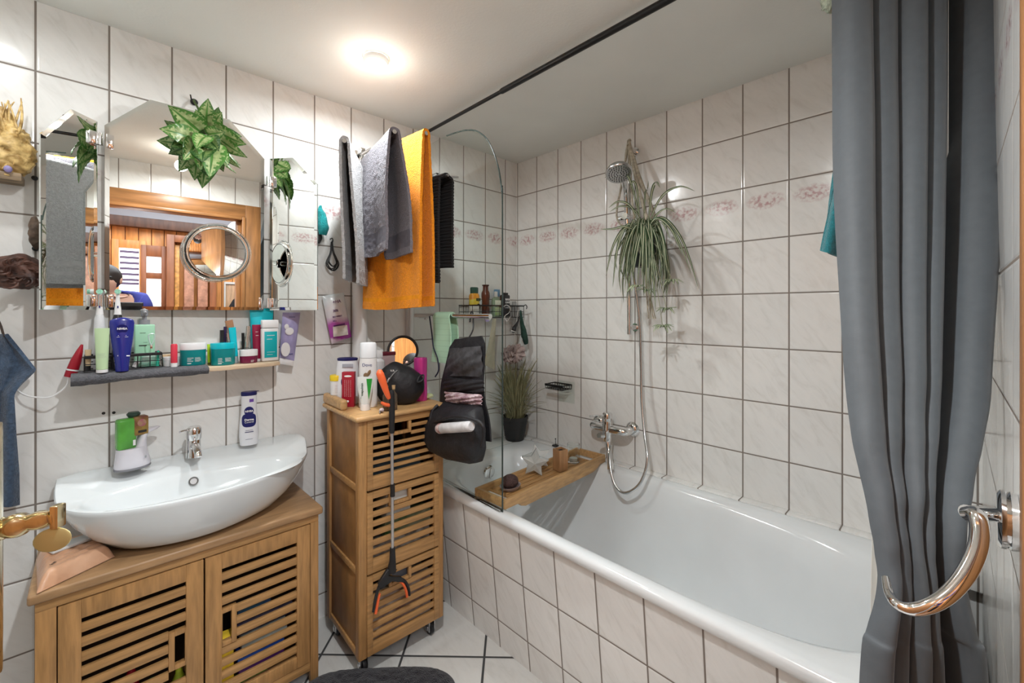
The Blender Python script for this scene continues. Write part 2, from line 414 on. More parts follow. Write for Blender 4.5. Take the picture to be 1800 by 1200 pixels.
# bathroom door, standing open against the left side
door = thing('door_1', 'brown wooden bathroom door standing open at the left edge', 'door', (-1.885, -1.80, 0)); del door['category']; door['kind'] = 'structure'
LEAF_A, LEAF_B = Vector((-1.872, -1.79, 0)), Vector((-1.858, -.962, 0))
dv_ = (LEAF_B-LEAF_A).normalized(); dn = Vector((dv_.y, -dv_.x, 0))
Mx = Matrix(((dv_.x, -dn.x, 0, LEAF_A.x), (dv_.y, -dn.y, 0, LEAF_A.y), (0, 0, 1, 0), (0, 0, 0, 1)))
g = G(); g.box(0, .835, 0, .038, .012, DZ-.03, .004, M=Mx)
g.build('leaf', mat('orange_brown_door', (.42, .19, .075), .4, var=.25, vscale=5, stretch=(7, 7, 1)), door)
hz = .985; hy = .775
pl = lambda a, n, z: LEAF_A+dv_*a+dn*n+Vector((0, 0, z))
g = G()
prof = [(-.160, .010), (-.150, .017), (-.135, .012), (-.12, .019), (-.07, .021), (-.03, .023), (.03, .023), (.07, .021), (.09, .014), (.105, .020), (.12, .010)]
rs = []
for z, w in prof:
    rs.append([pl(hy+w*c, .001+.009*max(0, k), hz+z) for c, k in ((-1, 0), (-.8, .8), (-.3, 1.1), (.3, 1.1), (.8, .8), (1, 0))])
g.rings(rs); esc = g.build('escutcheon_plate', brass, door)
g = G()
p0 = pl(hy, .008, hz); p1 = W(20, 917, x=-1.838) if False else p0+Vector((.012, -.002, -.002)); p2 = p0+Vector((.050, -.036, .012))
pts = [p0.lerp(p2, t) for t in [0, .06, .12, .2, .3, .4, .48, .56, .66, .76, .84, .9]]
g.tube(pts, [.011, .0125, .0105, .0125, .0135, .012, .009, .0095, .0105, .0095, .0085, .0095], n=20)
hd = g.build('door_handle', brass, door)
dirl = (p2-p0).normalized(); sd = Vector((dirl.y, -dirl.x, 0)).normalized(); q = p0.lerp(p2, .95)
Ml = Matrix(((dirl.x, sd.x, 0, q.x), (dirl.y, sd.y, 0, q.y), (0, 0, 1, q.z), (0, 0, 0, 1)))
g = G(); g.box(-.004, .005, -.006, .006, -.013, .013, .0015, M=Ml); g.build('handle_end', brass, door)
key = mat('pale_brass_key', (.60, .54, .26), .30, .55)
g = G()
kc = q+Vector((-.004, 0, -.026))
Mk = Matrix.LocRotScale(kc, None, None) @ Matrix(((dirl.x*.97, sd.x, 0, 0), (dirl.y*.97, sd.y, 0, 0), (0, 0, 1, 0), (0, 0, 0, 1)))
g.ball((0, 0, 0), (.021, .0022, .0135), 28, 10, M=Mk @ Matrix.Rotation(R(-12), 4, 'Y')); g.build('key_bow', key, door)

# ------------------------------------------------------------------ hall behind the doorway (seen in the mirrors)
YH = -4.2; HX0, HX1 = -2.6, .4; HC = 2.36
hall_grey = mat('hall_plaster', (.32, .31, .33), .8, var=.04)
struct(G().box(HX0, HX1, YH-.1, YC-.11, -.1, 0).build('floor', mat('hall_boards', (.30, .14, .06), .4, var=.2, vscale=4, stretch=(1, 8, 1)), smooth=False))
struct(G().box(HX0, HX1, YH-.1, YC-.11, HC, HC+.08).build('ceiling', hall_grey, smooth=False))
struct(G().box(HX0-.1, HX0, YH-.1, YC-.11, 0, HC).build('wall_left', pine, smooth=False))
struct(G().box(HX1, HX1+.1, YH-.1, YC-.11, 0, HC).build('wall_right', hall_grey, smooth=False))
g = G(); g.box(XL-.6, XL-.1, YC-.11, YC-.2, 0, HC); g.box(0.1, HX1, YC-.11, YC-.2, 0, HC); g.box(XL-.6, HX1, YC-.11, YC-.14, CEIL+.1, HC)
struct(g.build('wall_front', hall_grey, smooth=False))
HALL_BEFORE = set(bpy.data.objects)
# board wall: vertical pine boards around a window
g = G(); x = HX0
groove_mat = mat('groove', (.12, .045, .015), .6)
random.seed(3)
g2 = G(); g2.box(HX0, HX1, YH-.08, YH-.012, 0, HC); struct(g2.build('wall_back', groove_mat, smooth=False))
x = HX0
while x < HX1-.01:
    w = .098
    for z0, z1 in ((0, HC),) if not (-1.63 < x+w/2 < -1.41) else ((0, 1.02), (1.80, HC)):
        g.box(x, x+w, YH-.015, YH, z0, z1, .003)
    x += .104
bw = struct(g.build('trim_6', pine)); 
struct(G().box(HX0, HX1, YH, YH+.12, 1.95, 2.05, .004).build('trim_7', wood_dark))
struct(G().box(HX0, HX1, YH, YH+.10, 2.05, 2.30, .0).build('trim_8', hall_grey))
win = thing('window_1', 'hall window with a striped roller blind, seen in the mirror', 'window', (-1.52, YH, 1.0)); del win['category']; win['kind'] = 'structure'
g = G()
for a in ((-1.665, -1.61, 1.0, 1.82), (-1.452, -1.40, 1.0, 1.82), (-1.61, -1.452, 1.0, 1.05), (-1.61, -1.452, 1.735, 1.82)): g.box(a[0], a[1], YH, YH+.03, a[2], a[3], .003)
g.build('window_frame', pine, win)
daylight = mat('bright_sky_pane', (.9, .95, 1), .3, emis=3.2, ecol=(.88, .95, 1))
G().box(-1.61, -1.452, YH-.005, YH, 1.05, 1.735).build('pane', daylight, win)
g = G()
for z in (1.70, 1.642, 1.585, 1.528, 1.47, 1.413, 1.375): g.box(-1.605, -1.455, YH+.005, YH+.009, z-.012, z+.012)
g.build('blind_slats', mat('purple_blind', (.16, .12, .20), .7), win)
d2 = thing('door_2', 'brown hall door with two frosted panes, seen in the mirror', 'door', (-1.35, YH, 0)); del d2['category']; d2['kind'] = 'structure'
redw = mat('red_brown_wood', (.30, .105, .04), .4, var=.25, vscale=4, stretch=(6, 6, 1))
g = G()
for a in ((-1.44, -1.396, 0, 1.78), (-1.275, -1.235, 0, 1.78), (-1.396, -1.275, 1.665, 1.78), (-1.396, -1.275, 1.434, 1.495), (-1.396, -1.275, 0, .70)): g.box(a[0], a[1], YH+.01, YH+.05, a[2], a[3], .003)
g.build('leaf', redw, d2)
frost = mat('frosted_pane', (.75, .78, .80), .5, var=.35, vscale=60, emis=.9, ecol=(.85, .88, .9))
g = G(); g.box(-1.396, -1.275, YH+.025, YH+.03, 1.495, 1.665); g.build('upper_pane', frost, d2)
g = G(); g.box(-1.396, -1.275, YH+.025, YH+.03, .70, 1.434); g.build('lower_pane', frost, d2)
# carved frame and panels right of it
g = G(); g.box(-1.235, -1.17, YH+.05, YH+.16, 0, 1.90, .004); g.box(-1.17, -.80, YH+.05, YH+.16, 1.825, 1.90, .004); g.box(-.86, -.80, YH+.05, YH+.16, 0, 1.825, .004)
struct(g.build('trim_9', redw))
gold = mat('golden_panel', (.66, .30, .07), .4, var=.35, vscale=30, bump=.5, bscale=70)
pinkw = mat('pink_brown_panel', (.42, .20, .125), .5, var=.3, vscale=25, bump=.4, bscale=60)
cab = thing('wall_panel', 'ornate golden wooden wall panel of the hall, seen in the mirror', 'panel', (-1.15, YH+.06, 0))
G().box(-1.205+.04, -1.125, YH+.02, YH+.10, 0, 1.80, .004).build('board', gold, cab)
cab = thing('wall_panel', 'pinkish brown wooden board of the hall nearest the golden one, in the mirror', 'panel', (-1.04, YH+.06, 0))
G().box(-1.085, -1.0, YH+.02, YH+.12, 0, 1.81, .004).build('board', pinkw, cab)
cab = thing('wall_panel', 'pinkish brown wooden board of the hall beside a dark door post, in the mirror', 'panel', (-.92, YH+.06, 0))
G().box(-.965, -.875, YH+.02, YH+.12, 0, 1.81, .004).build('board', pinkw, cab)
jk = G(); jk.lathe([(.02, 0), (.09, .02), (.115, .14), (.10, .24), (.06, .31), (.02, .34)], (-.585, -3.98, .92), 20, sx=1.0, sy=.7); jk.jitter(.012, 14)
tag(jk.build('jacket', mat('black_cloth', (.01, .01, .012), .9)), 'black jacket hanging low in the hall, at the lower right of the mirror', 'jacket')
g = G(); g.box(-.70, -.46, YH, YH+.03, .3, 1.40, .003); 
struct(g.build('trim_10', mat('tan_wood', (.48, .28, .15), .5, var=.2, stretch=(7, 7, 1))))
g = G(); g.box(-.715, -.70, YH, YH+.045, .3, 1.43); g.box(-.70, -.46, YH, YH+.045, 1.405, 1.43); struct(g.build('trim_11', mat('white_paint', (.7, .66, .6), .5)))

for o_ in [q for q in bpy.data.objects if q not in HALL_BEFORE and q.parent is None]: o_.location.x -= .27
# ------------------------------------------------------------------ folding mirror
Z0, Z1, ZC = 1.236, 1.884, 1.776
TILT = math.tan(R(1.0))
def mirror_panel(poly, M, name, parent):
    """bevelled mirror glass: poly in (a, z), local y towards the viewer is -"""
    cx = sum(p[0] for p in poly)/len(poly); cz = sum(p[1] for p in poly)/len(poly)
    n = len(poly); A = [Vector(p) for p in poly]; inn = []
    for i in range(n):
        p = A[i]; e1 = (A[i]-A[i-1]).normalized(); e2 = (A[(i+1) % n]-A[i]).normalized()
        n1 = Vector((-e1.y, e1.x)); n2 = Vector((-e2.y, e2.x)); b = (n1+n2); b /= (1+n1.dot(n2))
        inn.append(p+b*.011)
    g = G(); g.sharp = 1
    rs = [[M @ Vector((p.x, .006, p.y)) for p in A], [M @ Vector((p.x, .0012, p.y)) for p in A], [M @ Vector((p.x, 0, p.y)) for p in inn]]
    g.rings(rs)
    ob = g.build(name, [mirror_m, glass_edge], parent, smooth=False)
    return ob
mir = thing('wall_mirror', 'large wall mirror with cut corners and two angled side wings', 'mirror', (-1.54, -.04, Z0))
Mc = Matrix(((1, 0, 0, 0), (math.tan(R(-2.0)), 1, -TILT, -.04+TILT*Z0+1.5425*math.tan(R(-2.0))), (0, 0, 1, 0), (0, 0, 0, 1)))
mirror_panel([(-1.751, Z0), (-1.334, Z0), (-1.334, ZC), (-1.440, Z1), (-1.648, Z1), (-1.751, ZC)], Mc, 'centre_mirror', mir)
def wing(hx, side, wd_, nm, ang):
    # local a runs outward from the hinge
    CW, SW = math.cos(R(ang)), math.sin(R(ang))
    M = Matrix(((side*CW, side*SW, 0, hx), (-SW, CW, 0, -.04), (0, 0, 1, 0), (0, 0, 0, 1)))
    zt = 1.787; zc = 1.69
    poly = [(0, Z0), (wd_, Z0), (wd_, zc), (wd_*.49, zt), (0, zt)]
    if side < 0:
        poly = [(0, Z0), (0, zt-.005), (wd_*.49, zt), (wd_, zc), (wd_, Z0)]
        poly = poly[::-1]
    n = mirror_panel(poly, M, nm, mir)
    return M
wing(-1.765, -1, .1392, 'left_wing', 40); wing(-1.313, 1, .182, 'right_wing', 50)
for hx, hz_ in ((-1.757, 1.73), (-1.757, 1.262), (-1.324, 1.70), (-1.324, 1.262)):
    g = G(); s_ = -1 if hx < -1.5 else 1
    g.box(hx-s_*.010, hx-s_*.026, -.05, -.036, hz_-.019, hz_+.019, .001)
    g.box(hx+s_*.012, hx+s_*.026, -.062, -.046, hz_-.017, hz_+.017, .001)
    g.cyl((hx+s_*.004, -.05, hz_-.017), (hx+s_*.004, -.05, hz_+.017), .007, n=14); g.cyl((hx+s_*.010, -.05, hz_-.017), (hx+s_*.010, -.05, hz_+.017), .005, n=14)
    g.build('hinge', chrome, mir)
for x in (-1.70, -1.40):
    for z in (1.30, 1.70): G().box(x-.012, x+.012, -.034, 0, z-.012, z+.012).build('wall_bracket', steel, mir)
# magnifying mirror stuck on the glass
mg = thing('magnifying_mirror', 'round magnifying mirror in a clear rim stuck on the large mirror', 'mirror', (-1.478, -.07, 1.424))
clear = mat('clear_acrylic', (.95, .97, .97), .03, trans=1, ior=1.45)
mc = Vector((-1.482, -.098, 1.424))
Mr = Matrix.Translation(mc) @ Matrix.Rotation(R(-16), 4, 'Z') @ Matrix.Rotation(R(90), 4, 'X')
g = G(); g.tube([Mr @ Vector((.083*math.cos(t), .083*math.sin(t), 0)) for t in [2*PI*i/64 for i in range(64)]], .008, n=14, closed=True); g.build('rim', clear, mg)
g = G(); g.tube([Mr @ Vector((.093*math.cos(t), .093*math.sin(t), .003)) for t in [2*PI*i/64 for i in range(64)]], .0018, n=8, closed=True); g.build('rim_bead', clear, mg)
g = G(); Rc = .42
prof = [(.0001, -.004)]+[(r, -.004+.0+(Rc-math.sqrt(Rc*Rc-r*r))) for r in [.077*i/16 for i in range(1, 17)]]+[(.077, -.012), (.0001, -.012)]
g.lathe(prof, (0, 0, 0), 64, M=Mr, cap=False); g.build('magnifying_glass', mirror_m, mg)
g = G(); g.lathe([(.079, -.013), (.079, -.006), (.0768, -.0002), (.076, -.0002)], (0, 0, 0), 64, M=Mr, cap=False); g.build('inner_ring', chrome, mg)
g = G(); g.lathe([(.018, -.052), (.008, -.044), (.008, -.020), (.018, -.014)], (0, 0, 0), 20, M=Mr); g.build('suction_cup', clear, mg)
# small round pads on the wing mirrors come from the magnifier's reflection only

# ------------------------------------------------------------------ ceiling lamps
for i, (x, y, p) in enumerate(LAMPS):
    t = thing('ceiling_spotlight', ['recessed ceiling spotlight above the towels, lit', 'recessed ceiling spotlight at the left end of the mirror wall, lit', 'recessed ceiling spotlight near the doorway, lit, seen in the mirror'][i], 'lamp', (x, y, CEIL-.02), 0, 'ceiling spotlights')
    G().lathe([(.0275, .014), (.040, .016), (.041, .006), (.036, 0), (.029, .001), (.0275, .006)], (x, y, CEIL-.018), 32, cap=False).build('trim_ring', white_pl, t)
    G().lathe([(.0001, .011), (.0275, .011), (.0275, .013), (.0001, .013)], (x, y, CEIL-.018), 24).build('lens', mat('lamp_lens', (1, .95, .9), .3, emis=14, ecol=(1, .93, .85)), t)

# ------------------------------------------------------------------ bathtub
def sellipse(cx, cy, a, b, n, e, z):
    out = []
    for i in range(n):
        t = 2*PI*i/n; c, s_ = math.cos(t), math.sin(t)
        out.append(Vector((cx+a*math.copysign(abs(c)**(2/e), c), cy+b*math.copysign(abs(s_)**(2/e), s_), z)))
    return out
tub = thing('bathtub', 'white enamel bathtub set behind a tiled front along the wall', 'bathtub', (-.4, -.92, 0))
N_ = 120; cx, cy = -.405, -.925
TX, TY = .362, .812
levels = [(TX-.004, TY-.002, .500, 26), (TX, TY, .506, 26), (TX, TY, .520, 26), (TX-.004, TY-.003, .528, 24), (TX-.014, TY-.012, .532, 20), (TX-.030, TY-.024, .531, 14), (TX-.040, TY-.036, .529, 8), (TX-.050, TY-.05, .526, 4.6), (TX-.060, TY-.065, .516, 3.9), (TX-.068, TY-.078, .495, 3.6), (TX-.082, TY-.10, .42, 3.4), (TX-.10, TY-.135, .32, 3.2), (TX-.125, TY-.18, .22, 3.0), (TX-.155, TY-.235, .16, 2.8), (TX-.20, TY-.30, .133, 2.6), (TX-.28, TY-.45, .125, 2.4), (.02, .05, .122, 2)]
g = G(); g.sharp = 60
g.rings([sellipse(cx, cy, a, b, N_, e, z) for a, b, z, e in levels], cap0=False); g.build('basin', enamel, tub)
g = G(); k = Vector((-.395, -.1975, .452)); Mo = Matrix.Translation(k) @ Matrix.Rotation(R(97), 4, 'X')
g.lathe([(.0001, .0), (.034, 0), (.036, .004), (.033, .012), (.026, .016), (.0001, .016)], (0, 0, 0), 36, M=Mo); g.box(-.004, .004, -.026, .026, .014, .022, .003, M=Mo); g.build('overflow_knob', chrome, tub)
g = G(); g.lathe([(.0001, .128), (.026, .128), (.028, .125)], (-.405, -.40, 0), 28); g.build('drain', chrome, tub)
# tiled ledges and front
struct(G().box(-.045, 0, YC, 0, .47, .531, .002).build('trim_12', tT))
struct(G().box(-.752, -.045, -.116, 0, .47, .531, .002).build('trim_13', tT))
g = G(); zs = [0, .5]
A = [(-.697, 0), (-.754, .5), (-.72, .5), (-.66, 0)]
g.rings([[Vector((x, y, z)) for x, z in A] for y in (-.001, YC)]); struct(g.build('trim_14', tP, smooth=False))

# ------------------------------------------------------------------ glass screen, its rail
scr = thing('shower_screen', 'clear glass shower screen with a rounded top on the tub edge', 'screen', (-.72, -.35, .53))
gl = bpy.data.materials.new('clear_glass'); nt, N, L, b = nodes(gl)
tr = N.new('ShaderNodeBsdfTransparent'); tr.inputs[0].default_value = (.955, .975, .965, 1); gs = N.new('ShaderNodeBsdfGlossy'); gs.inputs['Roughness'].default_value = .0
fr = N.new('ShaderNodeLayerWeight'); fr.inputs[0].default_value = .5; mxs = N.new('ShaderNodeMixShader'); L.new(math_node(N, L, 'MULTIPLY_ADD', math_node(N, L, 'POWER', fr.outputs['Facing'], 4.0), .35, .02), mxs.inputs[0]); L.new(tr.outputs[0], mxs.inputs[1]); L.new(gs.outputs[0], mxs.inputs[2]); L.new(mxs.outputs[0], N['Material Output'].inputs[0])
top = [(-.02, .534), (-.644, .534), (-.644, 1.58), (-.640, 1.66), (-.628, 1.73), (-.607, 1.79), (-.575, 1.85), (-.541, 1.89), (-.49, 1.925), (-.43, 1.945), (-.37, 1.955), (-.30, 1.962), (-.02, 1.962)]
top = [(y if y > -.03 else -1.7623+(y+1.7623)*(.9734+.02*(1+y/.644)), z if z < .6 else 1.2307+(z-1.2307)*(.9734+.02*(1+y/.644))) for y, z in top]
def gx(y): return -.716+.047*y
Mg = Matrix(((.047, 1, 0, -.719), (1, 0, 0, 0), (0, 0, 1, 0), (0, 0, 0, 1)))
G().prism(top, .006, M=Mg).build('pane', gl, scr, smooth=False)
g = G(); ed = [Vector((gx(y), y, z)) for y, z in top[1:-1]]
g.tube(ed, .0028, n=8, smooth=4); g.build('edge_seal', mat('dark_glass_edge', (.03, .045, .04), .2), scr)
g = G(); g.box(-.731, -.701, -.02, 0, .531, 1.955, .003); g.box(-.726, -.708, -.034, -.02, .531, 1.955, .002); g.build('wall_profile', mat('white_aluminium', (.72, .72, .72), .35, .3), scr)
g = G(); g.box(-.0085, .0085, -.668, -.03, .5315, .538, .001, M=Matrix(((1, .047, 0, -.716), (0, 1, 0, 0), (0, 0, 1, 0), (0, 0, 0, 1)))); g.build('bottom_seal', clear, scr)
br = thing('towel_bar', 'chrome towel bar fixed across the outside of the glass screen', 'towel bar', (-.765, -.4, 1.213))
g = G(); bx = -.765
g.tube([(bx, -.14, 1.214), (bx, -.63, 1.214)], .009, n=20); g.build('bar', chrome, br)
for y in (-.17, -.60):
    g = G(); g.tube([(bx, y, 1.208), (gx(y)-.0035, y, 1.208)], .006, n=14); g.lathe([(.014, 0), (.014, .005)], (gx(y)-.009, y, 1.208), 18, M=Matrix.Rotation(R(90), 4, 'Y')); g.build('standoff', chrome, br)
# ------------------------------------------------------------------ wash basin
def smooth(a, b, t):
    t = max(0, min(1, (t-a)/(b-a))); return t*t*(3-2*t)
basin = thing('wash_basin', 'white ceramic wash basin with a raised back ledge on the bamboo cabinet', 'basin', (-1.53, -.16, .58))
outl = spline([Vector(p+(0,)) for p in [(-1.850, -.10), (-1.846, -.15), (-1.822, -.225), (-1.765, -.295), (-1.68, -.338), (-1.58, -.355), (-1.48, -.345), (-1.37, -.305), (-1.285, -.25), (-1.235, -.19), (-1.212, -.12), (-1.206, -.07)]], 7)
outl = outl+[Vector((-1.206-(.644)*i/16+(0), -.002 if 0 < i < 16 else -.03, 0)) for i in range(0, 17)]
NO = len(outl)
def zr(y): return .733+.032*smooth(-.17, -.085, y)
ctr = Vector((-1.53, -.15, 0)); ictr = Vector((-1.535, -.205, 0))
def oring(k, z, ky=None, zf=None):
    r = []
    for p in outl:
        q = ctr+(p-ctr)*k; q.y = min(q.y, -.002); q.z = z if zf is None else zf(q.y)
        r.append(q)
    return r
def iring(a, b, z, cx=-1.535, cy=-.212, zf=None, e=2.3):
    r = []
    for p in outl:
        d = p-Vector((cx, cy, 0)); t = math.atan2(d.y/b, d.x/a); c, s_ = math.cos(t), math.sin(t)
        q = Vector((cx+a*math.copysign(abs(c)**(2/e), c), cy+b*math.copysign(abs(s_)**(2/e), s_), z))
        if zf: q.z = zf(q.y)
        r.append(q)
    return r
g = G(); g.sharp = 50
g.rings([oring(.42, .583), oring(.56, .584), oring(.70, .600), oring(.82, .632), oring(.91, .668), oring(.965, .70), oring(.99, 0, zf=lambda y: zr(y)-.014), oring(1.0, 0, zf=lambda y: zr(y)-.006), oring(.992, 0, zf=lambda y: zr(y)-.001), oring(.965, 0, zf=zr),
         iring(.272, .118, 0, zf=lambda y: .731), iring(.262, .110, .726), iring(.25, .100, .712), iring(.225, .088, .685), iring(.18, .07, .655), iring(.11, .05, .638), iring(.03, .02, .632), iring(.002, .002, .632)])
g.build('bowl', ceramic, basin)
g = G(); g.sharp = 50
ovf = W(341, 827, y=-.128)
Mo = Matrix.Translation((ovf.x, -.122, .703)) @ Matrix.Rotation(R(68), 4, 'X')
g.lathe([(.0001, -.001), (.009, -.001), (.0095, .002), (.0125, .004), (.013, .002), (.0135, -.004)], (0, 0, 0), 24, M=Mo); g.build('overflow_ring', mat('dull_chrome', (.30, .29, .28), .35, .8), basin)
g = G(); g.lathe([(.0001, .636), (.017, .636), (.021, .634)], (-1.535, -.212, 0), 24); g.build('plug', chrome, basin)
# basin tap
tap = thing('basin_tap', 'chrome single-lever tap on the ledge of the wash basin', 'tap', (-1.541, -.065, .765))
tx, ty, tz = -1.541, -.062, .764
g = G(); g.lathe([(.0215, 0), (.021, .004), (.0195, .03), (.019, .052), (.0185, .056)], (tx, ty, tz), 32); g.build('body', chrome, tap)
g = G(); g.lathe([(.0195, .058), (.0205, .062), (.021, .078), (.020, .093), (.016, .098), (.0001, .100)], (tx, ty, tz), 32, M=Matrix.Rotation(R(6), 4, 'X')); g.tube([(tx-.012, ty-.012, tz+.090), (tx-.030, ty-.026, tz+.093), (tx-.040, ty-.034, tz+.092)], [.0035, .003, .0035], n=10); g.build('lever', chrome, tap)
g = G(); g.tube([(tx, ty-.008, tz+.035), (tx, ty-.04, tz+.040), (tx, ty-.075, tz+.030), (tx, ty-.085, tz+.018)], [.012, .011, .010, .010], n=18, smooth=5); g.build('spout', chrome, tap)

# ------------------------------------------------------------------ slatted bamboo furniture
def slatted(parent_make, x0, x1, z0, z1, y, stile, top, bot, pitch, gap, hole=None, th=.016, m=bam, mz=bamz):
    """frame (stiles+rails), slats and an optional framed grip opening; returns nothing, builds children"""
    p = parent_make
    g = G()
    g.box(x0, x0+stile, y, y+th, z0, z1, .0015); g.box(x1-stile, x1, y, y+th, z0, z1, .0015); g.build('stile', mz, p) if False else None
    for a, b in ((x0, x0+stile), (x1-stile, x1)):
        q = G(); q.box(a, b, y, y+th, z0, z1, .0015); q.build('stile', mz, p)
    for a, b in ((z0, z0+bot), (z1-top, z1)):
        q = G(); q.box(x0+stile, x1-stile, y, y+th, a, b, .0015); q.build('rail', m, p)
    z = z1-top-gap
    hx0 = hx1 = hz0 = hz1 = None
    if hole: hx0, hx1, hz0, hz1 = hole; fr = .012
    while z-(pitch-gap) > z0+bot-.002:
        a, b = z-(pitch-gap), z
        q = G()
        if hole and b > hz0-fr and a < hz1+fr:
            if hx0-fr > x0+stile+.004: q.box(x0+stile-.001, hx0-fr, y+.003, y+th-.004, a, b, .001)
            if hx1+fr < x1-stile-.004: q.box(hx1+fr, x1-stile+.001, y+.003, y+th-.004, a, b, .001)
        else: q.box(x0+stile-.001, x1-stile+.001, y+.003, y+th-.004, a, b, .001)
        if len(q.bm.verts): q.build('slat', m, p)
        z -= pitch
    if hole:
        q = G()
        q.box(hx0-fr, hx0, y+.001, y+th-.002, hz0-fr, hz1+fr, .001); q.box(hx1, hx1+fr, y+.001, y+th-.002, hz0-fr, hz1+fr, .001)
        q.box(hx0, hx1, y+.001, y+th-.002, hz0-fr, hz0, .001); q.box(hx0, hx1, y+.001, y+th-.002, hz1, hz1+fr, .001)
        q.build('grip_frame', mz, p)
# vanity
VX0, VX1, VY = -1.872, -1.232, -.290
van = thing('vanity_cabinet', 'low bamboo cabinet with two slatted doors under the wash basin', 'cabinet', (-1.55, -.15, 0))
g = G(); g.box(VX0-.012, VX1+.012, VY-.012, -.002, .556, .58, .006, seg=3); g.build('top_board', bamtop, van)
g = G(); g.box(VX0, VX0+.016, VY, -.004, .0, .556, .002); g.build('side_panel', bamz, van)
g = G(); g.box(VX1-.016, VX1, VY, -.004, .0, .556, .002); g.build('side_panel', bamz, van)
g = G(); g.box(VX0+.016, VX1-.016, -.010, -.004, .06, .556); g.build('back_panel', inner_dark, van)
g = G(); g.box(VX0+.016, VX1-.016, VY+.02, -.010, .062, .074); g.build('bottom_shelf', bamp, van)
g = G(); g.box(VX0, VX0+.035, VY-.002, VY+.016, 0, .533, .0015); g.build('post', bamz, van)
g = G(); g.box(VX1-.026, VX1, VY-.002, VY+.016, 0, .533, .0015); g.build('post', bamz, van)
g = G(); g.box(VX0, VX1, VY-.002, VY+.016, .533, .556, .0015); g.build('front_rail', bam, van)
g = G(); g.box(VX0+.035, VX1-.026, VY, VY+.016, .045, .075, .0015); g.build('front_rail', bam, van)
dm = (VX0+.036+VX1-.027)/2
def cab_door(x0, x1, z0, z1, hole, nm='door'):
    d = G(); 
    # the door frame is one mesh, its slats are sub-parts
    st, tp, bt, y, th, pitch, gap = .040, .045, .036, VY-.004, .018, .0358, .0148
    for a in ((x0, x0+st, z0, z1), (x1-st, x1, z0, z1)): d.box(a[0], a[1], y, y+th, a[2], a[3], .0015)
    for a in ((z0, z0+bt), (z1-tp, z1)): d.box(x0+st, x1-st, y+.0004, y+th-.0004, a[0], a[1], .001)
    o = d.build(nm, bamz, van)
    z = z1-tp-gap; hx0, hx1, hz0, hz1 = hole; fr = .013
    while z-(pitch-gap) > z0+bt+.002:
        a, b = z-(pitch-gap), z; q = G(); L0, L1 = x0+st-.001, x1-st+.001
        if b > hz0-fr and a < hz1+fr:
            if hx0-fr > L0+.006: L1 = hx0-fr
            else: L0 = hx1+fr
        q.box(L0, L1, y+.003, y+th-.005, a, b, .001); q.build('slat', bam, o, local=False); z -= pitch
    q = G(); q.box(hx0-fr, hx0, y+.001, y+th-.002, hz0-fr, hz1+fr, .001); q.box(hx1, hx1+fr, y+.001, y+th-.002, hz0-fr, hz1+fr, .001)
    q.box(hx0, hx1, y+.001, y+th-.002, hz0-fr, hz0, .001); q.box(hx0, hx1, y+.001, y+th-.002, hz1, hz1+fr, .001); q.build('grip_frame', bamz, o)
d0, d1 = VX0+.037, dm-.002
h0 = W(307, 1118, y=VY); h1 = W(325, 1160, y=VY)
cab_door(d0, d1, .078, .530, (h0.x, h1.x, h1.z, h0.z))
h0 = W(391, 1078, y=VY); h1 = W(407, 1121, y=VY)
cab_door(dm+.002, VX1-.028, .078, .530, (h0.x, h1.x, h1.z, h0.z))

# slatted tower on castors, turned a little
TW, TD, TH = .330, .300, .884
TRZ = R(-2.2)
tow = thing('drawer_tower', 'tall narrow bamboo drawer tower on castors beside the bathtub', 'drawer tower', (-1.143, -.402, 0), TRZ)
def TWp(x, y, z=0):    # tower coordinates -> room
    c, s_ = math.cos(TRZ), math.sin(TRZ); return Vector((-1.143+c*x-s_*y, -.402+s_*x+c*y, z))
TB = .072
def lb(nm, m, *a, bev=.002, parent=tow): g = G(); g.box(*a, bev); return g.build(nm, m, parent, local=True)
for x0, x1, y0, y1 in ((0, .028, 0, .028), (TW-.022, TW, 0, .028), (0, .028, TD-.028, TD), (TW-.022, TW, TD-.028, TD)): lb('post', bamz, x0, x1, y0, y1, TB, TH-.016)
zs_ = [TB, .346, .626, TH-.016]
for k in range(3):
    lb('side_panel', bamp, .008, .014, .028, TD-.028, zs_[k]+.02, zs_[k+1]); lb('side_panel', bamp, TW-.014, TW-.008, .028, TD-.028, zs_[k]+.02, zs_[k+1])
for k, z in enumerate(zs_[:3]):
    lb('side_rail', bam, .002, .022, .028, TD-.028, z, z+.022); lb('side_rail', bam, TW-.022, TW-.002, .028, TD-.028, z, z+.022)
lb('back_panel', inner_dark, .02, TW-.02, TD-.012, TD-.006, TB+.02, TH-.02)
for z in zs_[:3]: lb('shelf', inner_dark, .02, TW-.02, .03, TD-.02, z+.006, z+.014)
g = G(); g.box(-.016, TW+.008, -.016, TD+.008, TH-.018, TH, .0085, seg=4); g.build('top_board', bamlt, tow, local=True)
g = G(); g.box(-.014, .010, .115, TD+.006, TH, TH+.038, .010, seg=4); g.box(.010, TW+.006, TD-.018, TD+.006, TH, TH+.030, .010, seg=3); g.build('gallery_rail', bamlt, tow, local=True)
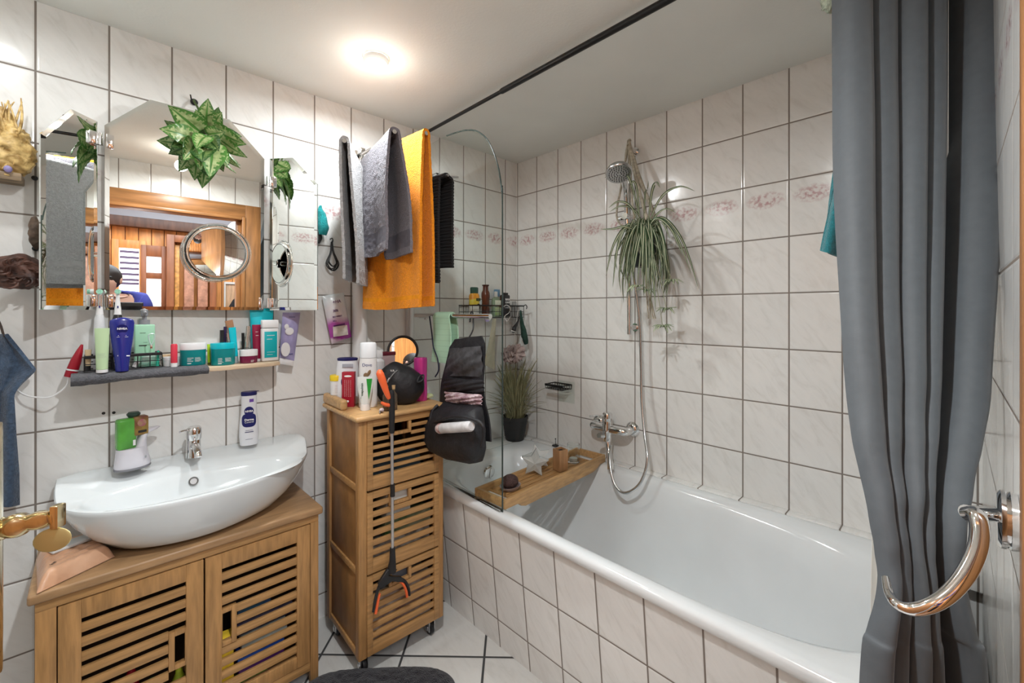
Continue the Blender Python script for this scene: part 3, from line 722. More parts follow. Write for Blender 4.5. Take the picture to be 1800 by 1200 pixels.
for k in range(3):
    z0, z1 = zs_[k]+.004, zs_[k+1]-.004; x0, x1 = .028, TW-.022
    st, tp, bt, th, y = .020, .022, .044 if k else .038, .016, -.004
    d = G()
    for a in ((x0, x0+st, z0, z1), (x1-st, x1, z0, z1)): d.box(a[0], a[1], y, y+th, a[2], a[3], .0015)
    for a in ((z0, z0+bt), (z1-tp, z1)): d.box(x0+st, x1-st, y+.0004, y+th-.0004, a[0], a[1], .001)
    o = d.build('drawer', bam, tow, local=True)
    n = 6; gap = .0140; span = (z1-tp)-(z0+bt)-gap; pitch = span/n
    hx0, hx1 = .118, .182; hz1 = z1-tp-.006; hz0 = hz1-.026; fr = .011
    for i in range(n):
        b = z1-tp-gap-i*pitch; a = b-(pitch-gap)
        for (L0, L1) in (((x0+st-.001, hx0-fr), (hx1+fr, x1-st+.001)) if b > hz0-fr else ((x0+st-.001, x1-st+.001),)):
            q = G(); q.box(L0, L1, y+.003, y+th-.004, a, b, .001); s_ = q.build('slat', bam, o, local=True)
    q = G(); q.box(hx0-fr, hx0, y+.001, y+th-.002, hz0-fr, hz1+fr*.4, .001); q.box(hx1, hx1+fr, y+.001, y+th-.002, hz0-fr, hz1+fr*.4, .001)
    q.box(hx0, hx1, y+.001, y+th-.002, hz0-fr, hz0, .001); q.build('grip_frame', bamz, o, local=True)
for x, y in ((.03, .035), (TW-.035, .035), (.03, TD-.035), (TW-.035, TD-.035)):
    g = G(); g.box(x-.012, x+.012, y-.015, y+.015, TB-.004, TB+.0, 0); g.box(x-.013, x-.009, y-.012, y+.014, .018, TB-.002, .001); g.box(x+.009, x+.013, y-.012, y+.014, .018, TB-.002, .001); w = g.build('castor', steel, tow, local=True)
    g = G(); g.lathe([(.0001, -.0085), (.020, -.0085), (.025, -.006), (.026, 0), (.025, .006), (.020, .0085), (.0001, .0085)], (x, y+.006, .026), 28, M=Matrix.Rotation(R(90), 4, 'Y')); g.build('wheel', black_pl, w, local=True)
    g = G(); g.lathe([(.0001, -.0145), (.009, -.0145), (.009, .0145), (.0001, .0145)], (x, y+.006, .026), 16, M=Matrix.Rotation(R(90), 4, 'Y')); g.build('axle', steel, w, local=True)
# ------------------------------------------------------------------ curtain rod and curtain
rod = thing('curtain_rod', 'black telescopic curtain rod under the ceiling, from wall to wall', 'curtain rod', (-.69, -.9, 2.05))
ra, rb_ = Vector((-.662, -.004, 2.060)), Vector((-.695, YC+.004, 2.045))
rm_ = W(866, 163, x=-.678); rm_ = ra.lerp(rb_, .32)
G().cyl(ra, rm_, .0072, n=16).build('thin_tube', black_metal, rod); G().tube([rm_, rm_.lerp(rb_, .008), rb_], [.0078, .0105, .0105], n=18).build('thick_tube', black_metal, rod)
hook_w = thing('wall_bracket', 'white round bracket with holes high on the wall behind the orange towel', 'bracket', (-.655, -.01, 2.03))
g = G(); 
for x, z in ((-.665, 2.045), (-.69, 2.015)): g.lathe([(.0001, 0), (.022, 0), (.022, .008), (.018, .010), (.0001, .010)], (x, -.0, z), 24, M=Matrix.Rotation(R(90), 4, 'X'))
g.build('disc', white_pl, hook_w)
for x, z in ((-.665, 2.045), (-.69, 2.015)):
    g = G(); g.lathe([(.0001, .0095), (.005, .0095), (.005, .0115), (.0001, .0115)], (x, 0, z), 12, M=Matrix.Rotation(R(90), 4, 'X')); g.build('screw_hole', black_pl, hook_w)

cur_m = mat('grey_curtain_cloth', (.080, .095, .108), .62, var=.06, vscale=60, bump=.15, bscale=500, bdist=.0006, sheen=.25)
lev = [(-150, 1478, 1772, .887), (0, 1479, 1771, .875), (150, 1480, 1770, .845), (300, 1482, 1767, .80), (450, 1488, 1762, .755), (600, 1497, 1753, .70), (700, 1506, 1742, .665), (780, 1515, 1728, .635), (850, 1530, 1712, .61), (905, 1541, 1702, .592), (960, 1550, 1697, .578), (1010, 1556, 1698, .568), (1060, 1553, 1708, .56), (1120, 1542, 1724, .553), (1200, 1530, 1742, .55)]
def cpt(px, py, d): return CAM+(FW+RT*((px-PPX)/FPX)-Vector((0, 0, 1))*((py-PPY)/FPX))*d
CL = [cpt(a, y, d) for y, a, b, d in lev]; CR_ = [cpt(b, y, d) for y, a, b, d in lev]
for P_, q in ((CL, (-.012, .008)), (CR_, (.0, -.002))):
    last = P_[-1].copy(); P_.append(Vector((last.x+q[0], last.y+q[1], .40))); P_.append(Vector((last.x+q[0]*1.5, last.y+q[1]*1.5, .06)))
CL = spline(CL, 5); CR_ = spline(CR_, 5)
for P_ in (CL, CR_):
    for p in P_: p.z = min(p.z, 2.035)
ridges = [(.0, .20, 1.0), (.19, .365, .72), (.36, .52, .92), (.515, .655, .78), (.79, 1.0, .95)]
def foldf(u, t):
    sh = .012*math.sin(1.4*t+u*3)
    for i, (a, b, h) in enumerate(ridges):
        a2, b2 = a+(sh if i else 0), b+(sh if i < 4 else 0)
        if a2 <= u <= b2:
            k = (u-(a2+b2)/2)/((b2-a2)/2); return h*math.sqrt(max(0, 1-k*k)), i
    if .6 < u < .86: return -1.35, -1
    return 0, -1
NL = len(CL)
def cfun(u, v):
    t = v*(NL-1); i = min(int(t), NL-2); f = t-i
    L_ = CL[i].lerp(CL[i+1], f); R_ = CR_[i].lerp(CR_[i+1], f)
    p = L_.lerp(R_, u); w = (R_-L_); w.z = 0; wl = w.length; w.normalize(); n = Vector((w.y, -w.x, 0))
    if n.dot(CAM-p) < 0: n = -n
    pinch = smooth(.34, .62, v)*(1-smooth(.66, .78, v)) if False else 0
    h, _ = foldf(u, v*3)
    amp = .042*(wl/.34)**.6
    crease = .0035*noise.noise(Vector((u*7, v*9, 1)))+.003*noise.noise(Vector((u*3, v*20, 4)))*max(0, 1-abs(v-.55)*3)
    return p+n*(amp*(h-.6)+crease)
cur = thing('shower_curtain', 'dark grey shower curtain gathered at the right by a chrome holdback', 'curtain', (-.86, -1.72, .06))
g = G(); g.sharp = 70; g.grid(cfun, 190, 120, .0016); g.build('cloth', cur_m, cur)
g = G()
for k in range(6):
    y = -1.60-.036*k; c = Vector((-.689, y, 2.042))
    g = G(); g.tube([c+Vector((.016*math.cos(t), 0, .016*math.sin(t)-.001)) for t in [2*PI*i/20 for i in range(20)]], .0015, n=6, closed=True); g.build('curtain_ring', chrome, cur)
hb = thing('curtain_holdback', 'chrome ring holdback on the wall, hooked around the grey curtain', 'holdback', (-.99, -1.80, .98))
fl = W(1776, 912, y=YC+.002)
Mf = Matrix.Translation(Vector((-.955, YC+.0005, .972))) @ Matrix.Rotation(R(-90), 4, 'X')
g = G(); g.lathe([(.0001, 0), (.034, 0), (.035, .006), (.033, .008), (.035, .010), (.035, .014), (.031, .017), (.0001, .017)], (0, 0, 0), 40, M=Mf); g.build('wall_flange', chrome, hb)
ringc = [(1790, 905, .505), (1765, 903, .512), (1735, 902, .515), (1705, 898, .52), (1706, 925, .515), (1716, 905, .50), (1722, 930, .492), (1718, 965, .485), (1700, 1005, .48), (1672, 1040, .478), (1640, 1062, .48), (1605, 1071, .49), (1578, 1062, .50), (1563, 1042, .515), (1557, 1015, .53)]
P_ = [cpt(a, b, c) for a, b, c in ringc]
g = G(); g.cyl(Vector((-.955, YC+.016, .976)), cpt(1700, 900, .515), .0085, n=16); g.build('arm', chrome, hb)
g = G(); g.tube([cpt(1700, 903, .512)]+P_[5:], [.008, .0085, .0085, .0085, .0085, .008, .0075, .007, .006, .005, .004], n=16, smooth=4); g.build('ring_hook', chrome, hb)

liner = G(); liner.grid(lambda u, v: Vector((-.520+.010*math.sin(u*14)-.10*v, -1.655-.10*u+.012*v*(1-u), 2.03-1.445*v)), 30, 40, .0012); liner.sharp = 70
tag(liner.build('shower_liner', mat('white_liner', (.80, .80, .76), .4, var=.03)), 'white inner shower liner, its lower edge beside the grey curtain', 'curtain')
terry_teal = mat('teal_terry', (.012, .17, .20), .95, var=.25, vscale=220, bump=.8, bscale=420, bdist=.003, sheen=.4)
def hung(name, top, pts_l, pts_r, zt, zb, m, label, cat, fold=.008, group=None): ...
g = G(); g.sharp = 70
def tealf(u, v):
    a = W(1468, 200, x=-.62); L_ = W(1477, 235, x=-.62).lerp(W(1442, 440, x=-.62), v); R_ = W(1512, 235, x=-.60).lerp(W(1492, 458, x=-.60), v)
    p = L_.lerp(R_, u); p.x += .010*math.sin(u*9+v*2); return p
def tealfold(u, v):
    p = tealf(u, v); return p
g.grid(tealfold, 16, 24, .007)
g.tube([W(1495, 240, x=-.61), W(1497, 120, x=-.63), Vector((-.68, -1.60, 2.03))], .003, n=8, smooth=4)
tag(g.build('face_cloth', terry_teal), 'teal terry cloth hanging half behind the grey shower curtain', 'towel')
sp_ = thing('bath_sponge', 'pale green fluffy sponge with a tan grip, hung at the curtain rod', 'sponge', W(1462, 30, x=-.60))
g = G(); g.ball(W(1460, 3, x=-.60), (.016, .016, .024), 28, 20); g.jitter(.005, 110); g.build('fluff', mat('pale_green_fluff', (.40, .47, .38), .95, var=.3, vscale=150, bump=1, bscale=300), sp_)
g = G(); g.tube([W(1470, 10, x=-.60), W(1474, 30, x=-.60), W(1477, 58, x=-.60)], [.010, .0095, .006], n=12, smooth=3); g.build('grip', mat('tan_rubber', (.50, .24, .13), .5), sp_)

# ------------------------------------------------------------------ towel arms and towels
MX, MY = -.962, -.045
arms = thing('swivel_towel_rack', 'chrome wall rack with three swivel arms carrying the towels', 'towel rack', (MX, -.02, 1.65))
g = G(); g.box(MX-.016, MX+.016, -.010, -.001, 1.60, 1.915, .003); g.build('wall_plate', chrome, arms)
g = G(); g.cyl((MX, MY, 1.60), (MX, MY, 1.905), .006, n=14); g.box(MX-.010, MX+.010, MY-.008, -.008, 1.893, 1.915, .003); g.box(MX-.010, MX+.010, MY-.008, -.008, 1.60, 1.618, .003); g.build('pivot_rod', chrome, arms)
AE = [Vector((-1.172, -.356, 1.800)), Vector((-1.037, -.447, 1.842)), Vector((-.925, -.470, 1.862))]
for e, zz in zip(AE, (1.80, 1.842, 1.862)):
    a = Vector((MX, MY, zz)); g = G(); g.tube([a, e], .0075, n=14); g.lathe([(.0105, -.010), (.0105, .010)], a, 16); g.build('arm', chrome, arms)
# a folded wall dryer behind the grey towels: zigzag metal links
zz_ = thing('scissor_links', 'grey metal zigzag links between the light grey and dark grey towels', 'links', (MX+.01, -.06, 1.66))
lk = mat('satin_links', (.40, .38, .36), .35, .7)
for k, (a, b, c, d) in enumerate(((635, 272, 652, 262), (640, 285, 656, 274), (652, 283, 638, 300), (638, 300, 636, 318), (636, 318, 644, 327), (646, 303, 640, 322), (640, 335, 646, 345))):
    q = G(); q.tube([W(a, b, y=-.075-.004*(k % 2)), W(c, d, y=-.075-.004*(k % 2))], .0065, n=10, flat=(0, 1, 0)); q.build('link', lk, zz_)

def terry(name, col, v=.12): return mat(name, col, .95, var=v, vscale=140, bump=1, bscale=260, bdist=.005, sheen=.12)
def drape(name, A, B, u0, u1, Lh, left, right, m, label, cat='towel', group=None, thick=.006, wob=.006, seed=0, bulge=.012, ends=(0, 0), band=None, mset=None, gap=.010):
    """towel over the arm A-B between u0..u1; Lh = (length of left flap, right flap) ; left/right = sideways offset of hems (near wall, near end)"""
    d = (B-A); dl = d.length; d.normalize(); side = Vector((d.y, -d.x, 0)).normalized()   # side: to the right seen from the tip
    if side.x < 0: side = -side
    nu, nv = 70, 170
    Lt = Lh[0]+Lh[1]
    def f(u, v):
        s_ = v*Lt; base = A+d*dl*(u0+(u1-u0)*u)
        if s_ < Lh[0]: k = (Lh[0]-s_); off = left; sg = -1; tot = Lh[0]
        else: k = s_-Lh[0]; off = right; sg = 1; tot = Lh[1]
        t = k/tot; arch = min(1, k/.022)
        o = off[0]+(off[1]-off[0])*u
        lat = sg*(gap*math.sin(arch*PI/2)+bulge*math.sin(min(1, t*1.2)*PI)*.5)+o*smooth(0, 1, t)
        z = -(k) + (.012*(1-(1-arch)**2) if arch < 1 else .012) + .012*math.cos(arch*PI/2)
        along = ends[0 if sg < 0 else 1]*t*(1-u if ends[0 if sg < 0 else 1] < 0 else u)
        w = wob*(t**.6)*(math.sin(u*7+seed+t*1.5)+.6*math.sin(u*15+seed*2+t*2))
        return base+side*(lat+w)+d*along+Vector((0, 0, z+.004*math.sin(u*5+seed)*t))
    g = G(); g.sharp = 75
    mi = None
    if band: mi = lambda i, j: 1 if any(a < (abs(j/nv*Lt-Lh[0]))/(Lh[0] if j/nv*Lt < Lh[0] else Lh[1]) < b for a, b in band) else 0
    g.grid(f, nu, nv, thick, mi); g.jitter(.0016, 95, seed)
    return tag(g.build(name, mset or m, None), label, cat, group)
lg = terry('light_grey_terry', (.36, .36, .365)); lg2 = mat('light_grey_hem', (.33, .33, .335), .8, var=.1, vscale=60)
dg_ = terry('mid_grey_terry', (.185, .175, .20)); dg2 = mat('mid_grey_band', (.15, .145, .17), .85, var=.1, vscale=60)
og = terry('orange_terry', (.92, .30, .004)); og2 = mat('orange_band', (.85, .30, .005), .85, var=.1, vscale=60)
P0 = Vector((MX, MY, 0))
A0 = P0+Vector((0, 0, 1.800)); A1 = P0+Vector((0, 0, 1.842)); A2 = P0+Vector((0, 0, 1.862))
drape('hand_towel', A0, AE[0], .12, 1.0, (.470, .485), (-.002, .012), (.02, .030), lg, 'light grey towel on the left arm of the towel rack', thick=.009, seed=1, bulge=.004, band=[(.82, .86), (.9, .94)], mset=[lg, lg2], wob=.005, gap=.013)
drape('hand_towel', A1, AE[1], .10, 1.0, (.415, .42), (-.012, -.010), (.0, .048), dg_, 'mid grey towel with a woven band on the middle arm', thick=.009, seed=2, bulge=.02, band=[(.80, .93)], mset=[dg_, dg2], wob=.008, gap=.015)
drape('bath_towel', A2, AE[2], .15, 1.0, (.632, .628), (-.015, .0), (.0, .035), og, 'bright orange bath towel hanging on the right arm of the rack', thick=.010, seed=3, bulge=.012, band=[(.93, .955)], mset=[og, og2], wob=.010, gap=.012)
# black ribbed bath mat over a hook on the glass
rib = stripes_mat('black_ribbed', (.018, .018, .02), (.006, .006, .007), 2, .0085, .3, .95)
bx0 = -.745
g = G(); g.sharp = 60
def matf(u, v):
    y = -.20-.225*u
    L1, L2 = .415, .355; s_ = v*(L1+L2)
    if s_ < L1: k = L1-s_; x = -.030-.004*math.sin(k*9)
    else: k = s_-L1; x = .030-.002*math.sin(k*8)
    arch = min(1, k/.025); x = x*math.sin(arch*PI/2)
    rr_ = .0022*math.sin(k*2*PI/.0125)
    return Vector((bx0-.06+x+(rr_ if x > 0 else -rr_), y+(.02*k if x < 0 else 0), 1.755-k+.02*(1-math.sin(arch*PI/2))*0+.006*math.sin(u*3)))
g.grid(matf, 14, 300, .009)
tag(g.build('bath_mat', rib), 'black ribbed bath mat folded over a rail right of the orange towel', 'mat')
hk = thing('suction_hook', 'clear suction hook above the black bath mat', 'hook', (-.73, -.3, 1.76))
g = G(); g.tube([(bx0-.06, -.19, 1.748), (bx0-.06, -.435, 1.748)], .005, n=10); g.build('rail', steel, hk)
for y in (-.21, -.41):
    g = G(); g.tube([(bx0-.06, y, 1.748), (gx(y)-.004, y, 1.76)], .004, n=8); g.build('bracket', steel, hk)
g = G(); g.box(-.755, -.7345, -.285, -.25, 1.765, 1.805, .004); g.build('suction_pad', clear, hk)
# ------------------------------------------------------------------ shower set on the bath wall
RX = -.055
sh = thing('shower_rail', 'chrome shower rail with hand shower on the bath wall', 'shower', (RX, -.76, 1.30))
zt_, zb_ = 1.985, 1.13
g = G(); g.cyl((RX, -.762, zb_), (RX, -.762, zt_), .0095, n=20); g.build('rail', chrome, sh)
for z in (zt_-.03, zb_+.03):
    g = G(); g.cyl((0, -.762, z), (RX, -.762, z), .012, n=18); g.lathe([(.018, 0), (.018, .006)], (-.001, -.762, z), 20, M=Matrix.Rotation(R(-90), 4, 'Y')); g.build('wall_mount', chrome, sh)
sz = 1.648
g = G(); g.box(RX-.020, RX+.016, -.762-.016, -.762+.055, sz-.012, sz+.012, .006, seg=3); g.tube([(RX-.015, -.762, sz), (RX-.042, -.762, sz+.002)], .015, n=18); g.build('slider', chrome, sh)
hc = W(1088, 305, x=-.20); hdir = (Vector((-.45, -.35, -1.0))).normalized()
zax = -hdir; xax = zax.orthogonal().normalized(); yax = zax.cross(xax); Mh = Matrix((xax, yax, zax)).transposed().to_4x4(); Mh.translation = hc
g = G(); g.lathe([(.0001, -.004), (.050, -.004), (.054, .0), (.055, .008), (.050, .018), (.032, .026), (.018, .030), (.0001, .032)], (0, 0, 0), 48, M=Mh); g.build('hand_shower', mat('shower_chrome', (.55, .55, .55), .22, 1), sh)
fc = [q for q in bpy.data.objects if q.name == 'hand_shower'][0]
g = G()
for ring_, cnt in ((.010, 6), (.020, 12), (.030, 18), (.040, 24)):
    for i in range(cnt):
        t = 2*PI*i/cnt+ring_*40; g.lathe([(.0019, -.0068), (.0022, -.0035)], (0, 0, 0), 6, M=Mh @ Matrix.Translation((ring_*math.cos(t), ring_*math.sin(t), 0)))
q = g.build('spray_nozzles', mat('dark_rubber', (.04, .04, .04), .5), sh); q['kind'] = 'stuff'; q.parent = fc
g = G(); hp = [hc+Vector((.012, .0, .008)), hc+Vector((.050, .006, -.012)), Vector((-.105, -.775, 1.755)), Vector((-.085, -.766, 1.70)), Vector((-.078, -.764, sz+.01)), Vector((-.075, -.764, sz-.03))]
g.tube(hp, [.016, .015, .013, .012, .0115, .011], n=18, smooth=5); g.build('handle', chrome, sh)
# hose
hosep = [W(1104, 400, x=-.075), W(1112, 470, x=-.07), W(1124, 560, x=-.055), W(1127, 640, x=-.05), W(1128, 700, x=-.065), W(1133, 760, x=-.10), W(1138, 805, x=-.145), W(1131, 838, x=-.165), W(1117, 858, x=-.175), W(1097, 866, x=-.18), W(1082, 853, x=-.175), W(1074, 828, x=-.16), W(1072, 800, x=-.13), W(1074, 783, x=-.10)]
hm = mat('hose_metal', (.62, .62, .62), .22, 1, bump=.0)
g = G(); g.tube(hosep, .0062, n=12, smooth=10); g.build('hose', hm, sh)
# mixer
mx_ = thing('bath_mixer', 'chrome bath mixer tap on the wall above the tub', 'tap', (-.06, -.66, .69))
ya, yb = -.568, -.748; mz = .692
for y in (ya, yb):
    g = G(); g.lathe([(.0001, 0), (.033, 0), (.034, .004), (.028, .012), (.020, .018)], (-.001, y, mz+.003), 32, M=Matrix.Rotation(R(-90), 4, 'Y')); g.cyl((-.016, y, mz+.003), (-.045, y, mz), .016, n=24); g.build('rosette', chrome, mx_)
g = G(); g.tube([(-.030, ya, mz), (-.055, ya-.004, mz), (-.066, ya-.02, mz), (-.068, -.64, mz), (-.068, -.68, mz), (-.066, yb+.02, mz), (-.055, yb+.004, mz), (-.030, yb, mz)], [.017, .018, .018, .020, .020, .018, .018, .017], n=24, smooth=5); g.build('body', chrome, mx_)
g = G(); g.lathe([(.0001, -.02), (.022, -.02), (.0225, .035), (.0215, .038), (.0225, .041), (.0225, .070), (.018, .076), (.0001, .077)], (-.072, -.660, mz), 32); g.build('cartridge', chrome, mx_)
g = G(); g.tube([(-.078, -.655, mz+.062), (-.115, -.640, mz+.068), (-.155, -.622, mz+.066)], [.0055, .0045, .004], n=12); g.build('lever', chrome, mx_)
g = G(); g.lathe([(.018, -.055), (.020, -.050), (.020, -.02)], (-.072, -.660, mz), 28); g.tube([(-.085, -.655, mz-.030), (-.108, -.640, mz-.030)], .009, n=14); g.lathe([(.012, 0), (.012, .010)], (-.104, -.642, mz-.030), 14, M=Matrix.Rotation(R(-60), 4, 'Y')); g.build('diverter', chrome, mx_)
g = G(); sp2 = [Vector((-.075, -.662, mz-.045)), Vector((-.082, -.672, mz-.08)), Vector((-.10, -.690, mz-.12)), Vector((-.118, -.706, mz-.150))]
g.tube(sp2, [.013, .012, .012, .013], n=18, smooth=5); g.cyl(sp2[-1]-Vector((-.006, -.004, -.012)), sp2[-1]+Vector((-.006, -.004, -.012)), .0145, n=18); g.build('spout', chrome, mx_)
# soap basket
sb = thing('soap_basket', 'small black wire soap basket on the bath wall', 'basket', (-.04, -.36, .85))
def wirebox(g, x0, x1, y0, y1, z0, z1, nx, ny, nz, r=.0014, rim=.003):
    for z in [z0+(z1-z0)*i/nz for i in range(nz+1)]:
        g.tube([(x0, y0, z), (x1, y0, z), (x1, y1, z), (x0, y1, z)], rim if z == z1 else r, n=6, closed=True)
    for i in range(nx+1):
        x = x0+(x1-x0)*i/nx; g.tube([(x, y0, z1), (x, y0, z0), (x, y1, z0), (x, y1, z1)], r, n=6)
    for i in range(ny+1):
        y = y0+(y1-y0)*i/ny; g.tube([(x0, y, z1), (x0, y, z0), (x1, y, z0), (x1, y, z1)], r, n=6)
g = G(); wirebox(g, -.085, -.008, -.405, -.295, .835, .856, 4, 7, 1); g.build('wire_basket', black_metal, sb)
g = G(); g.box(-.088, -.080, -.408, -.292, .848, .860, .002); g.build('front_band', black_metal, sb)
g = G(); g.box(-.004, -.001, -.42, -.315, .76, .87, .0005); g.build('adhesive_plate', gl, sb)

# ------------------------------------------------------------------ leaves
def ribbon(g, pts, wfun, up, n=9, mid=.34, curl=.15, twist=0):
    """leaf blade along pts; centre third takes material 1"""
    P_ = spline([Vector(p) for p in pts], n); m = len(P_); rows = []
    for i, p in enumerate(P_):
        t = (P_[min(i+1, m-1)]-P_[max(i-1, 0)]).normalized(); s_ = t.cross(up)
        if s_.length < 1e-4: s_ = t.orthogonal()
        s_.normalize(); nn = s_.cross(t).normalized(); w = wfun(i/(m-1))
        if twist: s_ = (s_*math.cos(twist*i/m)+nn*math.sin(twist*i/m)).normalized()
        rows.append([p+s_*w*k+nn*w*curl*abs(k) for k in (-1, -mid, mid, 1)])
    V = [[g.bm.verts.new(q) for q in r] for r in rows]
    for a, b in zip(V, V[1:]):
        for i in range(3):
            f = g._f((a[i], a[i+1], b[i+1], b[i]))
            if f: f.material_index = 1 if i == 1 else 0
lw = lambda W_: (lambda t: W_*min(1, 1.6*(t+.12))*(1-t**3)+.0002)
sp_green = mat('spider_green', (.055, .10, .045), .4, var=.3, vscale=30); sp_cream = mat('spider_cream', (.50, .53, .38), .45, var=.15, vscale=40)
sp_green.node_tree.nodes['Principled BSDF'].inputs['Subsurface Weight'].default_value = .0
pc = Vector((-.150, -.885, 1.535))
spd = thing('spider_plant', 'striped spider plant in a black pot hanging from the shower rail', 'plant', (pc.x, pc.y, 1.415))
g = G(); g.lathe([(.0001, 1.415), (.040, 1.415), (.043, 1.420), (.053, 1.530), (.056, 1.532), (.056, 1.542), (.051, 1.542), (.048, 1.525), (.0001, 1.522)], (pc.x+.012, pc.y+.005, 0), 36); g.build('pot', mat('black_pot', (.018, .02, .022), .5), spd)
random.seed(11)
tips = [(1063, 313, -.20, 30), (1070, 365, -.24, 20), (1055, 403, -.26, 10), (1072, 372, -.22, 14), (1065, 485, -.22, 40), (1077, 505, -.22, 45), (1068, 455, -.20, 38), (1098, 515, -.26, 30), (1082, 432, -.28, 34), (1228, 508, -.14, 60), (1222, 336, -.14, 28), (1188, 374, -.2, 22), (1153, 548, -.28, 48), (1140, 520, -.3, 50), (1160, 330, -.22, 30), (1108, 330, -.20, 26), (1140, 318, -.24, 12), (1150, 500, -.28, 42), (1120, 500, -.30, 44), (1165, 470, -.26, 40), (1200, 450, -.2, 50), (1100, 530, -.24, 44), (1178, 420, -.28, 30), (1215, 480, -.18, 56), (1158, 505, -.30, 30), (1145, 498, -.34, 26), (1128, 490, -.34, 26), (1112, 486, -.32, 30), (1138, 510, -.32, 22), (1172, 478, -.30, 34), (1152, 520, -.26, 20), (1090, 480, -.3, 36), (1130, 470, -.32, 36), (1145, 545, -.24, 40), (1110, 470, -.3, 30), (1170, 500, -.24, 50)]
for i, (a, b, xx, lift) in enumerate(tips):
    tip = W(a, b, x=xx); base = pc+Vector((random.uniform(-.02, .02), random.uniform(-.02, .02), -.005))
    mid1 = base.lerp(tip, .25); mid1.z = max(base.z, tip.z)*.5+base.z*.5+lift*.0011+.01; mid2 = base.lerp(tip, .62); mid2.z = base.z+(tip.z-base.z)*.42+lift*.0011
    out = (mid1-pc); out.z = 0; mid1 += out*.25; mid2 += out*.35
    if tip.z > base.z-.05:
        hz3 = max(base.z, tip.z)+.012+lift*.0006; mid1 = base.lerp(tip, .33); mid1.z = base.z+(hz3-base.z)*.8; mid2 = base.lerp(tip, .70); mid2.z = hz3 if tip.z < hz3-.02 else base.z+(tip.z-base.z)*.85+.006
    g = G(); ribbon(g, [base, mid1, mid2, tip], lw(random.uniform(.0050, .0072)), Vector((-.7, -.7, .35)), 8, curl=.25); g.sharp = 80
    g.build('leaf', [sp_green, sp_cream], spd)
for i in range(46):
    an = random.uniform(0, 2*PI); L_ = random.uniform(.10, .17); base = pc+Vector((.015*math.cos(an), .015*math.sin(an), 0))
    o_ = Vector((math.cos(an), math.sin(an), 0)); tip = base+o_*L_*random.uniform(.35, .6)+Vector((0, 0, -random.uniform(.06, .27)))
    if tip.x > -.04: tip.x = -.04-random.random()*.02
    m1 = base+o_*L_*.22+Vector((0, 0, random.uniform(.03, .07))); m2 = base.lerp(tip, .62)+o_*L_*.25+Vector((0, 0, .02))
    for q in (m1, m2):
        if q.x > -.03: q.x = -.03
    g = G(); ribbon(g, [base, m1, m2, tip], lw(random.uniform(.0045, .0065)), Vector((-.5, -.8, .3)), 7, curl=.25); g.sharp = 80; g.build('leaf', [sp_green, sp_cream], spd)
for (a, b, xx) in ((1182, 495, -.16), (1135, 512, -.22), (1172, 545, -.18), (1165, 575, -.17), (1120, 505, -.22)):
    c = W(a, b, x=xx); g = G(); g.sharp = 80
    for k in range(13):
        an = 2*PI*k/13+a; o_ = Vector((math.cos(an), math.sin(an), 0)); ribbon(g, [c, c+o_*.018+Vector((0, 0, .009)), c+o_*.042+Vector((0, 0, random.uniform(-.022, .012)))], lw(.0052), Vector((-.3, -.3, 1)), 4)
    q = g.build('offshoot', [leaf_mat('offshoot_green', (.12, .19, .09), (.33, .40, .24)), sp_cream], spd)
    g = G(); g.tube([pc, pc.lerp(c, .5)+Vector((-.05, -.03, .03)), c], .0012, n=6, smooth=6); g.build('runner', mat('runner', (.40, .42, .28), .5), q) 
# macrame hanger
mc_ = mat('beige_cord', (.42, .38, .30), .95, var=.25, vscale=80, bump=1, bscale=200)
mac = thing('macrame_hanger', 'beige cord plant hanger looped over the top of the shower rail', 'plant hanger', (-.10, -.80, 1.45))
topm = Vector((RX-.002, -.764, 1.985))
g = G()
for k, (q, r) in enumerate(((W(1118, 405, x=-.10), .005), (W(1150, 380, x=-.12), .009), (W(1140, 395, x=-.15), .008), (W(1085, 385, x=-.10), .005))):
    mid = topm.lerp(q, .5)+Vector((-.012, 0, -.012)); pts = [topm+Vector((-.008, 0, .004)), mid, q, q.lerp(Vector((pc.x, pc.y, 1.53)), .8), Vector((pc.x+.01+.05*math.cos(k*1.57), pc.y+.05*math.sin(k*1.57), 1.48)), Vector((pc.x+.01, pc.y, 1.406)), W(1140+k*4, 560, x=-.13)]
    g = G(); g.tube(pts, [.006, r, r*.8, .0035, .003, .003, .003], n=10, smooth=8); g.jitter(.0016, 120, k); g.build('cord', mc_, mac)
g = G(); g.tube([topm+Vector((.014, .006, -.02)), topm+Vector((0, 0, .008)), topm+Vector((-.016, -.004, -.022))], .007, n=10, smooth=6); g.jitter(.0018, 90); g.build('loop', mc_, mac)

